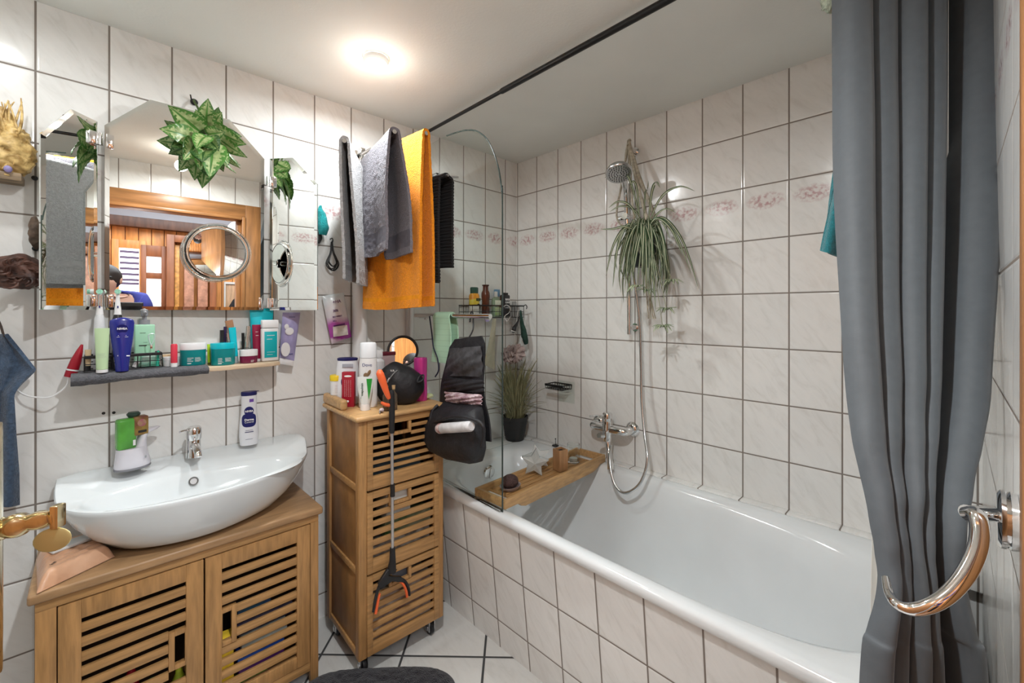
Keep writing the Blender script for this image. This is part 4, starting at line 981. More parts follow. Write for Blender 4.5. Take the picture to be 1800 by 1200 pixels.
# ------------------------------------------------------------------ grass in the corner
gp = W(906, 770, z=.531); gx, gy = -.112, -.098
gr = thing('potted_grass', 'ornamental grass in a black pot in the tub corner', 'plant', (gx, gy, .531))
g = G(); g.lathe([(.0001, .532), (.046, .532), (.050, .536), (.069, .645), (.072, .647), (.072, .662), (.067, .662), (.063, .64), (.0001, .638)], (gx, gy, 0), 40); g.build('pot', mat('matt_black_pot', (.025, .025, .026), .6), gr)
gr1 = mat('grass_blade', (.105, .115, .045), .5, var=.4, vscale=25, col2=(.30, .29, .15)); gr2 = mat('grass_blade_pale', (.30, .29, .17), .5, var=.3, vscale=20)
random.seed(5)
nb = 0
for i in range(230):
    an = random.uniform(0, 2*PI); rr_ = random.uniform(0, .045); base = Vector((gx+rr_*math.cos(an), gy+rr_*math.sin(an), .638))
    hgt = random.uniform(.15, .335) if i > 70 else random.uniform(.20, .345); sp3 = random.uniform(.0, .10) if i < 150 else random.uniform(.06, .19)
    o_ = Vector((math.cos(an+random.uniform(-.7, .7)), math.sin(an+random.uniform(-.7, .7)), 0))
    tip = base+o_*sp3+Vector((-.01, -.01, hgt*(1 if i < 150 else random.uniform(.3, .8)))); mid = base.lerp(tip, .5)+Vector((0, 0, hgt*.13))-o_*sp3*.15
    for q in (mid, tip):
        q.x = min(q.x, -.006); q.y = min(q.y, -.006)
    wide = i < 46
    g = G(); g.sharp = 80; ribbon(g, [base, mid, tip], lw(.0050 if wide else .0016), Vector((-.7, -.7, .1)), 5, curl=.2)
    if i < 99: g.build('blade', [gr1, gr2], gr)
    else:
        if nb == 0: G_all = g
        else:
            me = bpy.data.meshes.new('x'); g.bm.to_mesh(me); G_all.bm.from_mesh(me); bpy.data.meshes.remove(me); g.bm.free()
        nb += 1
q = G_all.build('fine_blades', [gr1, gr2], gr); q['kind'] = 'stuff'

# ------------------------------------------------------------------ bath tray
tr_ = thing('bath_tray', 'bamboo tray laid across the bathtub', 'tray', (-.41, -.55, .533))
ty0, ty1 = -.655, -.495; tx0, tx1 = -.733, -.060
TRM = Matrix.Translation((-.41, -.575, 0)) @ Matrix.Rotation(R(2.5), 4, 'Z') @ Matrix.Translation((.41, .575, 0))
for y in (ty0, ty1-.012):
    poly = [(tx0+.0, .5335), (tx0+.055, .5335), (tx0+.070, .5335), (tx0+.085, .520), (tx0+.11, .512), (tx1-.11, .512), (tx1-.07, .520), (tx1-.05, .5335), (tx1, .5335), (tx1, .566), (tx0, .566)]
    M_ = TRM @ Matrix.Translation((0, y, 0)); g = G(); g.prism(poly, .012, M=M_, bev=.001); g.build('side_board', bamlt, tr_)
for x in (tx0, tx1-.012): g = G(); g.box(x, x+.012, ty0+.012, ty1-.012, .536, .566, .001, M=TRM); g.build('end_board', bamlt, tr_)
for i in range(5): g = G(); y = ty0+.016+i*.026; g.box(tx0+.075, tx1-.075, y, y+.021, .537, .544, .001, M=TRM); g.build('slat', bam, tr_)
for x in (tx0+.065, tx1-.078): g = G(); g.box(x, x+.016, ty0+.012, ty1-.012, .5365, .545, .001, M=TRM); g.build('cross_bar', bam, tr_)
g = G(); g.box(tx0+.012, tx0+.063, ty0+.014, ty1-.014, .5355, .540, .0005, M=TRM); g.build('end_plate', mat('white_card', (.70, .66, .60), .5), tr_)
ztr = .5445
def trp(px, py, z=ztr): return W(px, py, z=z)
c = Vector((-.640, -.585, ztr)); c = W(897, 858, z=ztr+.004)
dish = thing('soap_dish', 'greyish pink oval dish under the brown sponge on the bath tray', 'dish', (c.x, c.y, ztr))
g = G(); g.lathe([(.0001, 0), (.030, 0), (.040, .006), (.046, .017), (.044, .017), (.038, .008), (.0001, .004)], (c.x, c.y, ztr+.0005), 40, sy=.75); g.build('bowl', mat('mauve_ceramic', (.34, .28, .28), .3), dish)
g = G(); g.ball((c.x-.002, c.y, ztr+.0315), (.036, .030, .026), 36, 24); g.jitter(.0012, 160); tag(g.build('pumice_sponge', mat('brown_sponge', (.075, .042, .038), .95, var=.5, vscale=180, bump=1, bscale=260, bdist=.004)), 'dark brown oval sponge on the dish at the left end of the tray', 'sponge')
# glass star
c = W(940, 833, z=ztr); 
stg = mat('frosted_glass', (.82, .86, .84), .18, trans=.55, ior=1.3, var=.1, vscale=30)
vdir = Vector((CAM.x-c.x, CAM.y-c.y, 0)).normalized(); sx_ = Vector((-vdir.y, vdir.x, 0))
star = thing('star_candle_holder', 'frosted glass star candle holder standing on the bath tray', 'candle holder', (c.x, c.y, ztr))
def starshape(cen, Rr, r, th, bulge, rot=0.):
    g = G(); n = 10; F_, B_ = [], []
    for i in range(n):
        a = PI/2+2*PI*i/n+rot; q = Rr if i % 2 == 0 else r
        p = cen+(-sx_)*q*math.cos(a)+Vector((0, 0, q*math.sin(a))); F_.append(p+vdir*th); B_.append(p-vdir*th)
    cf, cb = cen+vdir*(th+bulge), cen-vdir*(th+bulge)
    f = [g.bm.verts.new(p) for p in F_]; b = [g.bm.verts.new(p) for p in B_]; vf, vb = g.bm.verts.new(cf), g.bm.verts.new(cb)
    for i in range(n):
        j = (i+1) % n; g._f((f[i], f[j], vf)); g._f((b[j], b[i], vb)); g._f((f[j], f[i], b[i], b[j]))
    return g
cen = c+Vector((0, 0, .050))
g = starshape(cen, .060, .030, .012, .010, .10); g.sharp = 10; g.build('front_star', stg, star)
g = starshape(cen-vdir*.032+sx_*.012+Vector((0, 0, .012)), .058, .030, .007, .004, -.25); g.sharp = 10; g.build('back_star', mat('pale_glass_star', (.80, .83, .82), .12, trans=.4, ior=1.3), star)
# wooden box, tumbler, stopper
c = W(985, 826, z=ztr)
wb = thing('wooden_holder', 'tall light wooden box with a black inside on the bath tray', 'box', (c.x, c.y, ztr), R(-12))
g = G(); w_ = .023; H_ = .092
for a in ((-w_, w_, -w_, -w_+.005), (-w_, w_, w_-.005, w_), (-w_, -w_+.005, -w_+.005, w_-.005), (w_-.005, w_, -w_+.005, w_-.005), (-w_, w_, -w_, w_)):
    g.box(a[0], a[1], a[2], a[3], 0, H_ if a != (-w_, w_, -w_, w_) else .004)
g.build('box', mat('light_beech', (.40, .22, .10), .5, var=.2, vscale=8, stretch=(8, 8, 1)), wb, local=True)
g = G(); g.box(-w_+.005, w_-.005, -w_+.005, w_-.005, .004, H_-.008); g.build('black_insert', black_pl, wb, local=True)
tglass = mat('tumbler_glass', (.96, .98, .97), .0, trans=1, ior=1.25)
c = W(1008, 812, z=ztr); tb = thing('glass_tumbler', 'clear glass with a white tea light beside the wooden box', 'glass', (c.x, c.y, ztr))
g = G(); g.lathe([(.0001, 0), (.025, 0), (.027, .002), (.0285, .084), (.027, .084), (.0255, .008), (.0001, .006)], (0, 0, 0), 36); g.build('glass', tglass, tb, local=True)
g = G(); g.lathe([(.0001, .007), (.0175, .007), (.018, .020), (.015, .0185), (.0001, .018)], (0, 0, 0), 28); tg = g.build('tea_light', mat('wax', (.62, .66, .62), .5), tb, local=True)
c = W(957, 787, z=.531); st = thing('drain_stopper', 'small black stopper with an upright pin behind the wooden box', 'stopper', (c.x, c.y, .531)) if False else None
p = W(957, 788, z=.533); p.x = max(min(p.x, -.012), -.2); 
st = thing('drain_stopper', 'small black stopper with an upright pin, left of the wooden box', 'stopper', (-.040, -.325, .531))
g = G(); g.lathe([(.0001, 0), (.016, 0), (.018, .003), (.016, .006), (.004, .007), (.0015, .009), (.0013, .034), (.003, .036), (.003, .040), (.0001, .041)], (0, 0, 0), 24); g.build('disc', black_pl, st, local=True)
# ------------------------------------------------------------------ things hanging at the glass screen and in the corner
def slot(l, r, t, b, y):
    """where a thing stands that the photograph shows between these pixels, on the plane y"""
    c = W((l+r)/2, b, y=y); top = W((l+r)/2, t, y=y); th = math.atan(((l+r)/2-PPX)/FPX)
    return c, top.z-c.z, W(r, b, y=y).x-W(l, b, y=y).x, (r-l)*dep(c)*math.cos(th)/FPX
# toiletry bag
bagc = mat('black_nylon', (.014, .014, .017), .55, var=.3, vscale=30, bump=.6, bscale=45, bdist=.006); mesh_m = mat('dark_mesh', (.05, .05, .055), .5, var=.4, vscale=60, bump=.4, bscale=120)
bag = thing('toiletry_bag', 'open black hanging toiletry bag on the chrome towel bar', 'bag', (-.80, -.48, .72))
bxx = -.800
bp = lambda a, b, x=bxx: W(a, b, x=x)
g = G(); g.sharp = 60
bk = [(800, 596, 846, 590), (790, 610, 851, 604), (784, 640, 852, 645), (778, 672, 851, 680), (775, 705, 853, 712), (774, 740, 858, 742), (776, 770, 864, 776)]
def backf(u, v):
    t = v*(len(bk)-1); i = min(int(t), len(bk)-2); f = t-i; a = [bk[i][k]+(bk[i+1][k]-bk[i][k])*f for k in range(4)]
    p = bp(a[0], a[1]).lerp(bp(a[2], a[3]), u); p.x += .006*math.sin(u*7+v*9)*(.3+v); return p
g.grid(backf, 16, 36, .006); g.build('back_panel', bagc, bag)
def quadpatch(g, q, x, bulge, th=.0016, n=14, amp=.003):
    A_, B_, C_, D_ = [bp(a, b, x) for a, b in q]
    def f(u, v):
        p = A_.lerp(B_, u).lerp(D_.lerp(C_, u), v); p.x -= bulge*math.sin(PI*u)*math.sin(PI*min(1, v*1.1))+amp*math.sin(u*13+v*17); return p
    g.grid(f, n, n, th)
g = G(); g.sharp = 60; quadpatch(g, [(792, 612), (846, 608), (849, 662), (781, 660)], bxx-.006, .018); g.build('mesh_pocket', mesh_m, bag)
vinyl = mat('clear_vinyl', (.55, .55, .56), .12, trans=.65, ior=1.2, var=.2, vscale=20)
g = G(); g.sharp = 60; quadpatch(g, [(781, 664), (850, 668), (851, 690), (779, 686)], bxx-.012, .012); g.build('vinyl_pocket', bagc, bag)
g = G(); quadpatch(g, [(782, 688), (848, 694), (846, 712), (784, 706)], bxx-.020, .016, amp=.004); q = g.build('pink_sachet', mat('pink_sachet', (.42, .16, .22), .25, var=.5, vscale=28, col2=(.75, .62, .66)), bag)
g = G(); g.sharp = 60
rs = []
for (l, r, yy, dx, sag) in ((786, 850, 706, .020, 0), (776, 857, 716, .070, 0), (768, 862, 740, .095, .0), (768, 864, 765, .10, 0), (780, 864, 785, .09, 0), (806, 858, 800, .07, 0), (836, 850, 809, .04, 0)):
    L_ = bp(l, yy); Rr = bp(r, yy+(4 if yy < 780 else 0)); m_ = L_.lerp(Rr, .5)
    ring = []
    for i in range(28):
        t = 2*PI*i/28; c_, s_ = math.cos(t), math.sin(t); e = .55
        u = .5+.5*math.copysign(abs(c_)**e, c_); w_ = math.copysign(abs(s_)**e, s_)
        p = L_.lerp(Rr, u); p.x += -dx*.5*(1-w_)+.0
        ring.append(p)
    rs.append(ring)
g.rings(rs); g.jitter(.004, 22, 3); g.build('pouch', bagc, bag)
g = G(); g.sharp = 60
lip = [bp(764, 742, bxx-.085), bp(800, 732, bxx-.10), bp(835, 738, bxx-.10), bp(850, 752, bxx-.095), bp(848, 785, bxx-.085)]
g.tube(lip, .006, n=10, smooth=8); g.build('pocket_hem', bagc, bag)
g = G(); g.tube([bp(770, 712, bxx-.05), bp(760, 722, bxx-.07), bp(757, 742, bxx-.08), bp(768, 756, bxx-.08)], .006, n=10, smooth=6); g.build('side_strap', bagc, bag)
g = G(); tcup = bp(770, 750, bxx-.085); 
ta, tb_ = bp(771, 753, bxx-.102), bp(829, 749, bxx-.104); d_ = (tb_-ta).normalized()
tube_ = thing('toiletry_tube', 'white tube lying in the front pocket of the black toiletry bag', 'tube', ta.lerp(tb_, .5))
g = G(); g.tube([ta, ta+d_*.01, ta.lerp(tb_, .5), tb_-d_*.006, tb_], [.015, .0175, .0175, .017, .013], n=28); g.build('tube_body', mat('silver_white', (.62, .62, .63), .35, var=.25, vscale=30), tube_)
g = G(); g.tube([ta+d_*.008, ta+d_*.026], [.0180, .0180], n=28, cap=False); g.build('red_print', mat('red_print', (.45, .06, .05), .4, var=.5, vscale=70, col2=(.8, .7, .68)), tube_)
g = G(); hkp = bp(829, 556, -.765); g.tube([bp(826, 566, -.765), Vector((-.765, hkp.y+.004, 1.226)), Vector((-.765, hkp.y-.006, 1.2275)), bp(832, 566, -.768), bp(831, 580, -.785), bp(824, 594, bxx)], .0028, n=8, smooth=6); g.build('hanger_hook', black_pl, bag)
# mint waffle cloth
mint = stripes_mat('mint_waffle', (.42, .66, .48), (.34, .56, .40), 2, .022, .08, .95)
g = G(); g.sharp = 70
ya_, yb_ = W(768, 555, x=-.765).y, W(795, 555, x=-.765).y
def mintf(u, v):
    L1, L2 = .20, .165; s_ = v*(L1+L2)
    if s_ < L1: k = L1-s_; sg = -1
    else: k = s_-L1; sg = 1
    arch = min(1, k/.02); x = -.765+sg*(.0135*math.sin(arch*PI/2)+.004)
    y = ya_+(yb_-ya_)*u; w_ = (.5-u)*.03*(k/.2)
    return Vector((x+.005*math.sin(u*7+k*20)*min(1, k*12), y+w_+(-.010*k/.2), 1.2285-k+(.0)))
g.grid(mintf, 16, 60, .005); tag(g.build('waffle_cloth', mint), 'mint green waffle cloth over the towel bar, left of the toiletry bag', 'cloth')
# dark cable loop behind it
g = G(); g.tube([W(755, 556, x=-.78), W(759, 585, x=-.79), W(762, 610, x=-.80), W(769, 630, x=-.80), W(771, 650, x=-.80), W(765, 662, x=-.80)], .0028, n=8, smooth=8); tag(g.build('hanging_strap', mat('navy_strap', (.01, .012, .035), .5)), 'thin dark strap hanging down left of the mint cloth', 'strap')

# corner wire caddy on the mirror wall, above the tub
cb = thing('wire_caddy', 'black wire shower caddy in the corner above the tub', 'caddy', (-.28, -.06, 1.19))
cX0, cX1 = -.425, -.060
g = G(); wirebox(g, cX0, cX1, -.115, -.008, 1.200, 1.262, 8, 3, 2, r=.0016, rim=.0038); g.build('basket', black_metal, cb)
for x in (cX1+.002, cX0+.03):
    g = G(); g.tube([(x, -.115, 1.262), (x, -.128, 1.268), (x, -.138, 1.258), (x, -.134, 1.245)], .0025, n=8, smooth=4); g.build('side_hook', black_metal, cb)
yb2 = -.060
cz = 1.2035
def bottle(name, label, prof, x, y, z, m, cat='bottle', n=32, sx=1, sy=1, e=2., rz=0, cap=None, capm=None, capname='cap', group=None):
    t = thing(name, label, cat, (x, y, z), rz, group)
    G().lathe(prof, (0, 0, 0), n, sx, sy, e=e).build('body', m, t, local=True)
    if cap: G().lathe(cap, (0, 0, 0), n, sx, sy, e=e).build(capname, capm, t, local=True)
    return t
def cpos(l, r): c = W((l+r)/2, 545, y=-.062); return c.x
x = cpos(822, 846)
t = bottle('shower_gel_bottle', 'white and yellow shower gel bottle with a dark green cap in the corner caddy', [(.0001, 0), (.026, 0), (.030, .004), (.030, .050), (.030, .108), (.024, .120), (.0001, .121)], x, yb2, cz, grad_mat('yellow_label', [(0, (.75, .75, .70)), (.45, (.80, .80, .74)), (.5, (.85, .62, .05)), (.72, (.85, .72, .10)), (.78, (.90, .36, .03)), (1, (.92, .40, .04))], 0, .12), cap=[(.0001, .121), (.023, .121), (.024, .148), (.020, .152), (.0001, .152)], capm=mat('bottle_green', (.02, .075, .055), .35), sy=.7)
g = G(); g.box(-.004, .024, -.0225, -.0205, .082, .096, .001); g.build('dark_label', mat('dark_green_label', (.03, .06, .02), .4), t, local=True)
x = cpos(846, 862)
bottle('brown_bottle', 'tall dark reddish brown bottle with a waisted neck in the corner caddy', [(.0001, 0), (.020, 0), (.021, .004), (.019, .080), (.0225, .105), (.022, .125), (.015, .140), (.0145, .160), (.0185, .163), (.0185, .168), (.0001, .168)], x, yb2, cz, mat('brown_translucent', (.10, .028, .018), .25, var=.2))
x = cpos(862, 882)
t = bottle('lotion_bottle', 'clear green bottle with a white cap and pale label in the corner caddy', [(.0001, 0), (.026, 0), (.028, .004), (.028, .085), (.022, .100), (.011, .106), (.0001, .106)], x, yb2, cz, mat('pale_green_clear', (.42, .55, .40), .15, trans=.5, ior=1.2), cap=[(.0105, .106), (.0115, .108), (.0105, .134), (.0001, .136)], capm=white_pl, sy=.62)
g = G(); g.box(-.021, .021, -.0188, -.0170, .055, .088, .001); g.build('upper_label', mat('pale_label', (.68, .72, .60), .4, var=.15, vscale=70), t, local=True)
g = G(); g.box(-.021, .021, -.0188, -.0170, .008, .050, .001); g.build('lower_label', mat('speckled_label', (.72, .70, .55), .4, var=.4, vscale=90, col2=(.25, .42, .12)), t, local=True)
t = bottle('blue_capped_bottle', 'clear bottle with a light blue cap behind the green bottle in the caddy', [(.0001, 0), (.020, 0), (.020, .110), (.0001, .112)], cpos(868, 890)+.006, -.030, cz, mat('clear_plastic_bottle', (.7, .75, .76), .1, trans=.6, ior=1.2), cap=[(.0205, .110), (.0215, .112), (.0205, .148), (.0001, .150)], capm=mat('light_blue_cap', (.16, .38, .62), .3), sy=.5)
x = cpos(878, 898)
t = bottle('black_shower_gel', 'black squared bottle with white lettering in the corner caddy', [(.0001, 0), (.026, 0), (.028, .003), (.028, .112), (.025, .118), (.0001, .118)], x, yb2, cz, mat('black_bottle', (.02, .02, .022), .35), sy=.6, e=4, cap=[(.0001, .118), (.018, .118), (.018, .130), (.0001, .131)], capm=black_pl)
text('MAN', .016, ink_w, t, (.004, -.0175, .093), bold=.0006); text('CAVE', .014, ink_w, t, (.004, -.0175, .077), bold=.0005)
g = G()
g.box(-.018, .022, -.0175, -.0170, .050, .052); g.box(-.018, .022, -.0175, -.0170, .046, .047); g.build('label_lines', ink_w, t, local=True)
# things hanging from the caddy
g = G(); p = W(893, 560, y=-.14); g.tube([W(885, 539, y=-.135), W(890, 536, y=-.135), W(896, 540, y=-.135), W(895, 549, y=-.135), W(887, 556, y=-.135), W(891, 564, y=-.135), W(897, 556, y=-.135)], .0022, n=8, smooth=6); tag(g.build('s_hook', chrome), 'silver S-shaped hook on the rim of the corner caddy', 'hook')
rz_ = thing('razor', 'black teardrop-shaped brush hanging from the corner caddy', 'brush', W(906, 590, y=-.145))
g = G(); P_ = [W(914, 555, y=-.14), W(909, 568, y=-.145), W(904, 577, y=-.15), W(903, 584, y=-.15)]; g.tube(P_, [.003, .006, .012, .009], n=16, smooth=5); g.build('handle', black_pl, rz_)
g = G(); g.tube([W(899, 581, y=-.158), W(906, 583, y=-.158)], .0025, n=8); g.build('white_tip', white_pl, rz_)
g = G(); g.sharp = 60; P_ = [W(915, 545, y=-.125), W(917, 565, y=-.13), W(922, 590, y=-.13), W(925, 604, y=-.13)]; g.tube(P_, [.004, .010, .018, .012], n=14, smooth=5); g.jitter(.003, 60); tag(g.build('green_glove', mat('dark_green_cloth', (.02, .055, .042), .9, var=.3, vscale=60)), 'dark green exfoliating cloth hanging at the right end of the corner caddy', 'cloth')
g = G(); P_ = [W(922, 532, y=-.03), W(922, 545, y=-.03), W(923, 575, y=-.03), W(925, 600, y=-.03)]
g = G(); g.box(-.052, -.018, -.020, -.014, 1.11, 1.29, .0028, seg=3); tag(g.build('clear_scraper', mat('hazy_plastic', (.55, .55, .54), .2, trans=.5, ior=1.2)), 'tall hazy clear plastic strip with a rounded top in the very corner', 'scraper')
puff = mat('pink_mesh', (.42, .31, .30), .8, var=.35, vscale=40, bump=.8, bscale=90, col2=(.62, .52, .50))
pf = thing('shower_puff', 'dusty pink mesh shower puff hanging below the corner caddy', 'shower puff', W(900, 650, y=-.10))
random.seed(9); pcn = W(902, 622, y=-.105); pcn.x = min(pcn.x, -.07)
for k in range(9):
    an = random.uniform(0, 6.28); 
    def pff(u, v, an=an, k=k):
        a = u*2*PI; r = .018+.036*v; 
        return pcn+Vector((r*math.cos(a)*1.0, -.035*math.sin(k*1.1)*(.4+v*.5)+.008*math.sin(a*7+k), r*math.sin(a)*.8+.008*math.sin(a*9+k)))+Vector((.010*math.cos(an), 0, .010*math.sin(an)))
    g = G(); g.sharp = 80; g.grid(pff, 60, 5, .0012); g.build('ruffle', puff, pf)
g = G(); g.tube([pcn, W(905, 590, y=-.12), W(910, 550, y=-.125), W(912, 540, y=-.125)], .0015, n=6, smooth=6); g.build('cord', mat('white_cord', (.6, .58, .55), .9), pf)
g = G(); g.sharp = 60
def cream(u, v):
    L_ = W(866, 560, y=-.13).lerp(W(848, 640, y=-.10), v); R_ = W(871, 560, y=-.13).lerp(W(872, 650, y=-.10), v); p = L_.lerp(R_, u); p.y -= .012*math.sin(u*3+v*2); return p
g.grid(cream, 10, 20, .004); tag(g.build('cream_cloth', mat('cream_cloth', (.50, .47, .36), .9, var=.1, vscale=30)), 'narrow cream cloth hanging behind the black toiletry bag', 'cloth')
# small grey-green pipe cover: white pipe on the wall
g = G(); g.cyl((-.968, -.035, 1.36), (-.968, -.035, .86), .030, n=28); tag(g.build('wall_pipe', white_pl), 'white vertical pipe on the wall behind the towels', 'pipe')
# ------------------------------------------------------------------ shelf under the mirror and what stands on it
SY0 = -.130; SZ = 1.055
shf = thing('wall_shelf', 'narrow pale wooden shelf under the mirror', 'shelf', (-1.54, -.06, 1.04))
slt = mat('pale_shelf_wood', (.62, .48, .33), .45, var=.12, vscale=10, stretch=(1, 8, 8))
outs = [(-1.806, -.002), (-1.812, -.06), (-1.80, -.110), (-1.76, -.128), (-1.60, -.134), (-1.45, -.134), (-1.33, -.128), (-1.298, -.110), (-1.288, -.06), (-1.290, -.002)]
MP = Matrix(((1, 0, 0, 0), (0, 0, 1, 0), (0, 1, 0, 0), (0, 0, 0, 1)))
g = G(); g.prism(outs, .013, M=Matrix(((1, 0, 0, 0), (0, 0, 1, 0), (0, 1, 0, SZ-.0135), (0, 0, 0, 1))), bev=.003); g.build('board', slt, shf)
g = G(); g.sharp = 80
def clothf(u, v):
    x = -1.818+.305*u; s_ = v
    pts = [(-.020, SZ+.002), (-.07, SZ+.003), (-.118, SZ+.0035), (-.141-.004*math.sin(u*9), SZ-.002), (-.146, SZ-.010-.002*math.sin(u*6)), (-.138, SZ-.019-.002*math.sin(u*8+1)), (-.10, SZ-.0185)]
    t = v*(len(pts)-1); i = min(int(t), len(pts)-2); f = t-i
    y = pts[i][0]+(pts[i+1][0]-pts[i][0])*f; z = pts[i][1]+(pts[i+1][1]-pts[i][1])*f
    return Vector((x+.012*(1-u)*smooth(.4, 1, v)*0, y+.002*noise.noise(Vector((u*12, v*5, 0))), z+.0015*noise.noise(Vector((u*20, v*8, 2)))+.006*u*smooth(.5, 1, v)))
g.grid(clothf, 50, 24, .006); tag(g.build('shelf_cloth', terry('charcoal_terry', (.085, .085, .095), .2)), 'dark grey cloth spread over the left half of the wall shelf', 'cloth')
ZS = SZ+.0068   # on the cloth
ZB = SZ+.0005   # on the bare board
def jar(name, label, l, r, t, b, y, zb, mb, ml, lidfrac, group=None, sy=1.):
    c, h, w, wr = slot(l, r, t, b, y); c.z = zb; rr = w*.5
    o = thing(name, label, 'jar', c, 0, group)
    G().lathe([(.0001, 0), (rr*.93, 0), (rr*.96, .002), (rr*.98, h*(1-lidfrac)), (.0001, h*(1-lidfrac))], (0, 0, 0), 40, sy=.75).build('body', mb, o, local=True)
    G().lathe([(.0001, h*(1-lidfrac)+.0006), (rr, h*(1-lidfrac)+.0006), (rr*1.01, h-.002), (rr*.98, h), (.0001, h)], (0, 0, 0), 40, sy=.75).build('lid', ml, o, local=True)
    return o, h, rr
def lines(parent, x0, x1, z0, z1, y, n, m, rr=None, sy=1., seed=1, th=.0006):
    """rows of small print; on a round body rr bends the rows"""
    random.seed(seed); g = G()
    for i in range(n):
        z = z1-(z1-z0)*i/max(1, n-1); L_ = (x1-x0)*random.uniform(.6, 1)
        xs = [x0+(L_)*k/5 for k in range(6)]
        ring = []
        for a, b in zip(xs, xs[1:]):
            ya_ = y if rr is None else -sy*math.sqrt(max(1e-8, rr*rr-a*a)); yb_ = y if rr is None else -sy*math.sqrt(max(1e-8, rr*rr-b*b))
            v = [g.bm.verts.new(p) for p in ((a, ya_-.0003, z), (b, yb_-.0003, z), (b, yb_-.0003, z+th), (a, ya_-.0003, z+th))]; g._f(v)
    return g.build('small_print', m, parent, local=True, smooth=False)
teal_p = mat('teal_plastic', (.0, .21, .22), .35); teal_l = mat('bright_teal', (.0, .42, .50), .3); lidw = mat('lid_white', (.72, .72, .73), .3)
yj = -.085
o, h, rr = jar('cream_jar', 'teal cream jar with a white lid at the edge of the grey cloth', 316, 363, 607, 645, yj, ZS, teal_p, lidw, .30)
lines(o, -.018, -.002, .012, .024, 0, 6, ink_w, rr*.985, .75, 2); lines(o, .001, .020, .012, .024, 0, 6, ink_w, rr*.985, .75, 3); lines(o, -.018, -.004, .005, .0055, 0, 1, ink_w, rr*.985, .75, 3, .0022)
o, h, rr = jar('cream_jar', 'teal cream jar with a teal lid on the bare part of the shelf', 370, 414, 607, 645, yj, ZB, teal_p, teal_l, .27)
lines(o, -.018, -.002, .010, .023, 0, 7, ink_w, rr*.985, .75, 4); lines(o, .001, .020, .012, .023, 0, 6, ink_w, rr*.985, .75, 5); lines(o, -.018, -.004, .0045, .005, 0, 1, ink_w, rr*.985, .75, 3, .0022)
o, h, rr = jar('cream_jar', 'small magenta cream jar with a white lid near the right end of the shelf', 421, 453, 617, 640, -.080, ZB, mat('magenta_plastic', (.16, .01, .05), .3), lidw, .48); lines(o, .002, .013, .003, .009, 0, 4, ink_w, rr*.985, .75, 6)
o, h, rr = jar('lip_balm_pot', 'small white pot half behind the red lip balm stick', 286, 318, 628, 644, -.070, ZS, white_pl, lidw, .4)
# lip balm stick
c, h, w, wr = slot(298, 314, 605, 645, -.105); c.z = ZS
o = thing('lip_balm', 'red lip balm stick with a white foot on the grey cloth', 'lip balm', c)
G().lathe([(.0001, .012), (.0085, .012), (.0087, h-.004), (.007, h), (.0001, h)], (0, 0, 0), 28).build('cap', mat('red_pink_plastic', (.62, .04, .07), .3), o, local=True)
G().lathe([(.0001, 0), (.0085, 0), (.0085, .0118), (.0001, .0118)], (0, 0, 0), 28).build('foot', white_pl, o, local=True)
# small wooden block behind
c, h, w, wr = slot(283, 312, 607, 632, -.045); G().box(c.x-.018, c.x+.018, -.055, -.035, ZS, ZS+.033, .001).build('tmp', slt) if False else None
g = G(); g.box(c.x-.018, c.x+.018, -.050, -.030, ZS, ZS+.034, .0015); tag(g.build('wooden_block', mat('pale_block', (.55, .38, .22), .5, var=.2, vscale=20, stretch=(1, 5, 8))), 'small pale wooden block behind the red lip balm stick', 'block')
def tube(name, label, l, r, t, b, y, zb, m, capm, cap_h=.012, cat='tube', crimp='top', tilt=0, dtop=.004, group=None, lean=0):
    """squeeze tube standing on its cap: round at the cap, flat at the crimp"""
    c, h, w, wr = slot(l, r, t, b, y); c.z = zb
    o = thing(name, label, cat, c, 0, group); o.rotation_euler = (lean, tilt, 0)
    g = G(); rs = []; rw = w*.5
    for t_ in [i/10 for i in range(11)]:
        z = cap_h+(h-cap_h)*t_; a = rw*(.80+.20*t_); bq = rw*.80*(1-t_)+dtop*.5*t_
        rs.append([Vector((a*math.cos(q), bq*math.sin(q), z)) for q in [2*PI*k/28 for k in range(28)]])
    g.rings(rs); g.build('tube_body', m, o, local=True)
    if cap_h: G().lathe([(.0001, 0), (rw*.80, 0), (rw*.82, .001), (rw*.80, cap_h-.0006), (.0001, cap_h-.0006)], (0, 0, 0), 28).build('cap', capm, o, local=True)
    return o, h, rw
mintg = mat('mint_plastic', (.33, .60, .42), .35)
o, h, rw = tube('cream_tube', 'pale green tube standing on a white cap at the left of the shelf', 166, 193, 575, 653, -.125, ZS, mat('pale_green_tube', (.45, .60, .36), .35), white_pl, .009)
lines(o, -.004, .012, h*.52, h*.52, 0, 1, ink_g, rw*.9, .35, 5, .0006); lines(o, -.010, .012, .022, .052, 0, 8, ink_g, rw*.86, .7, 7, .0005)
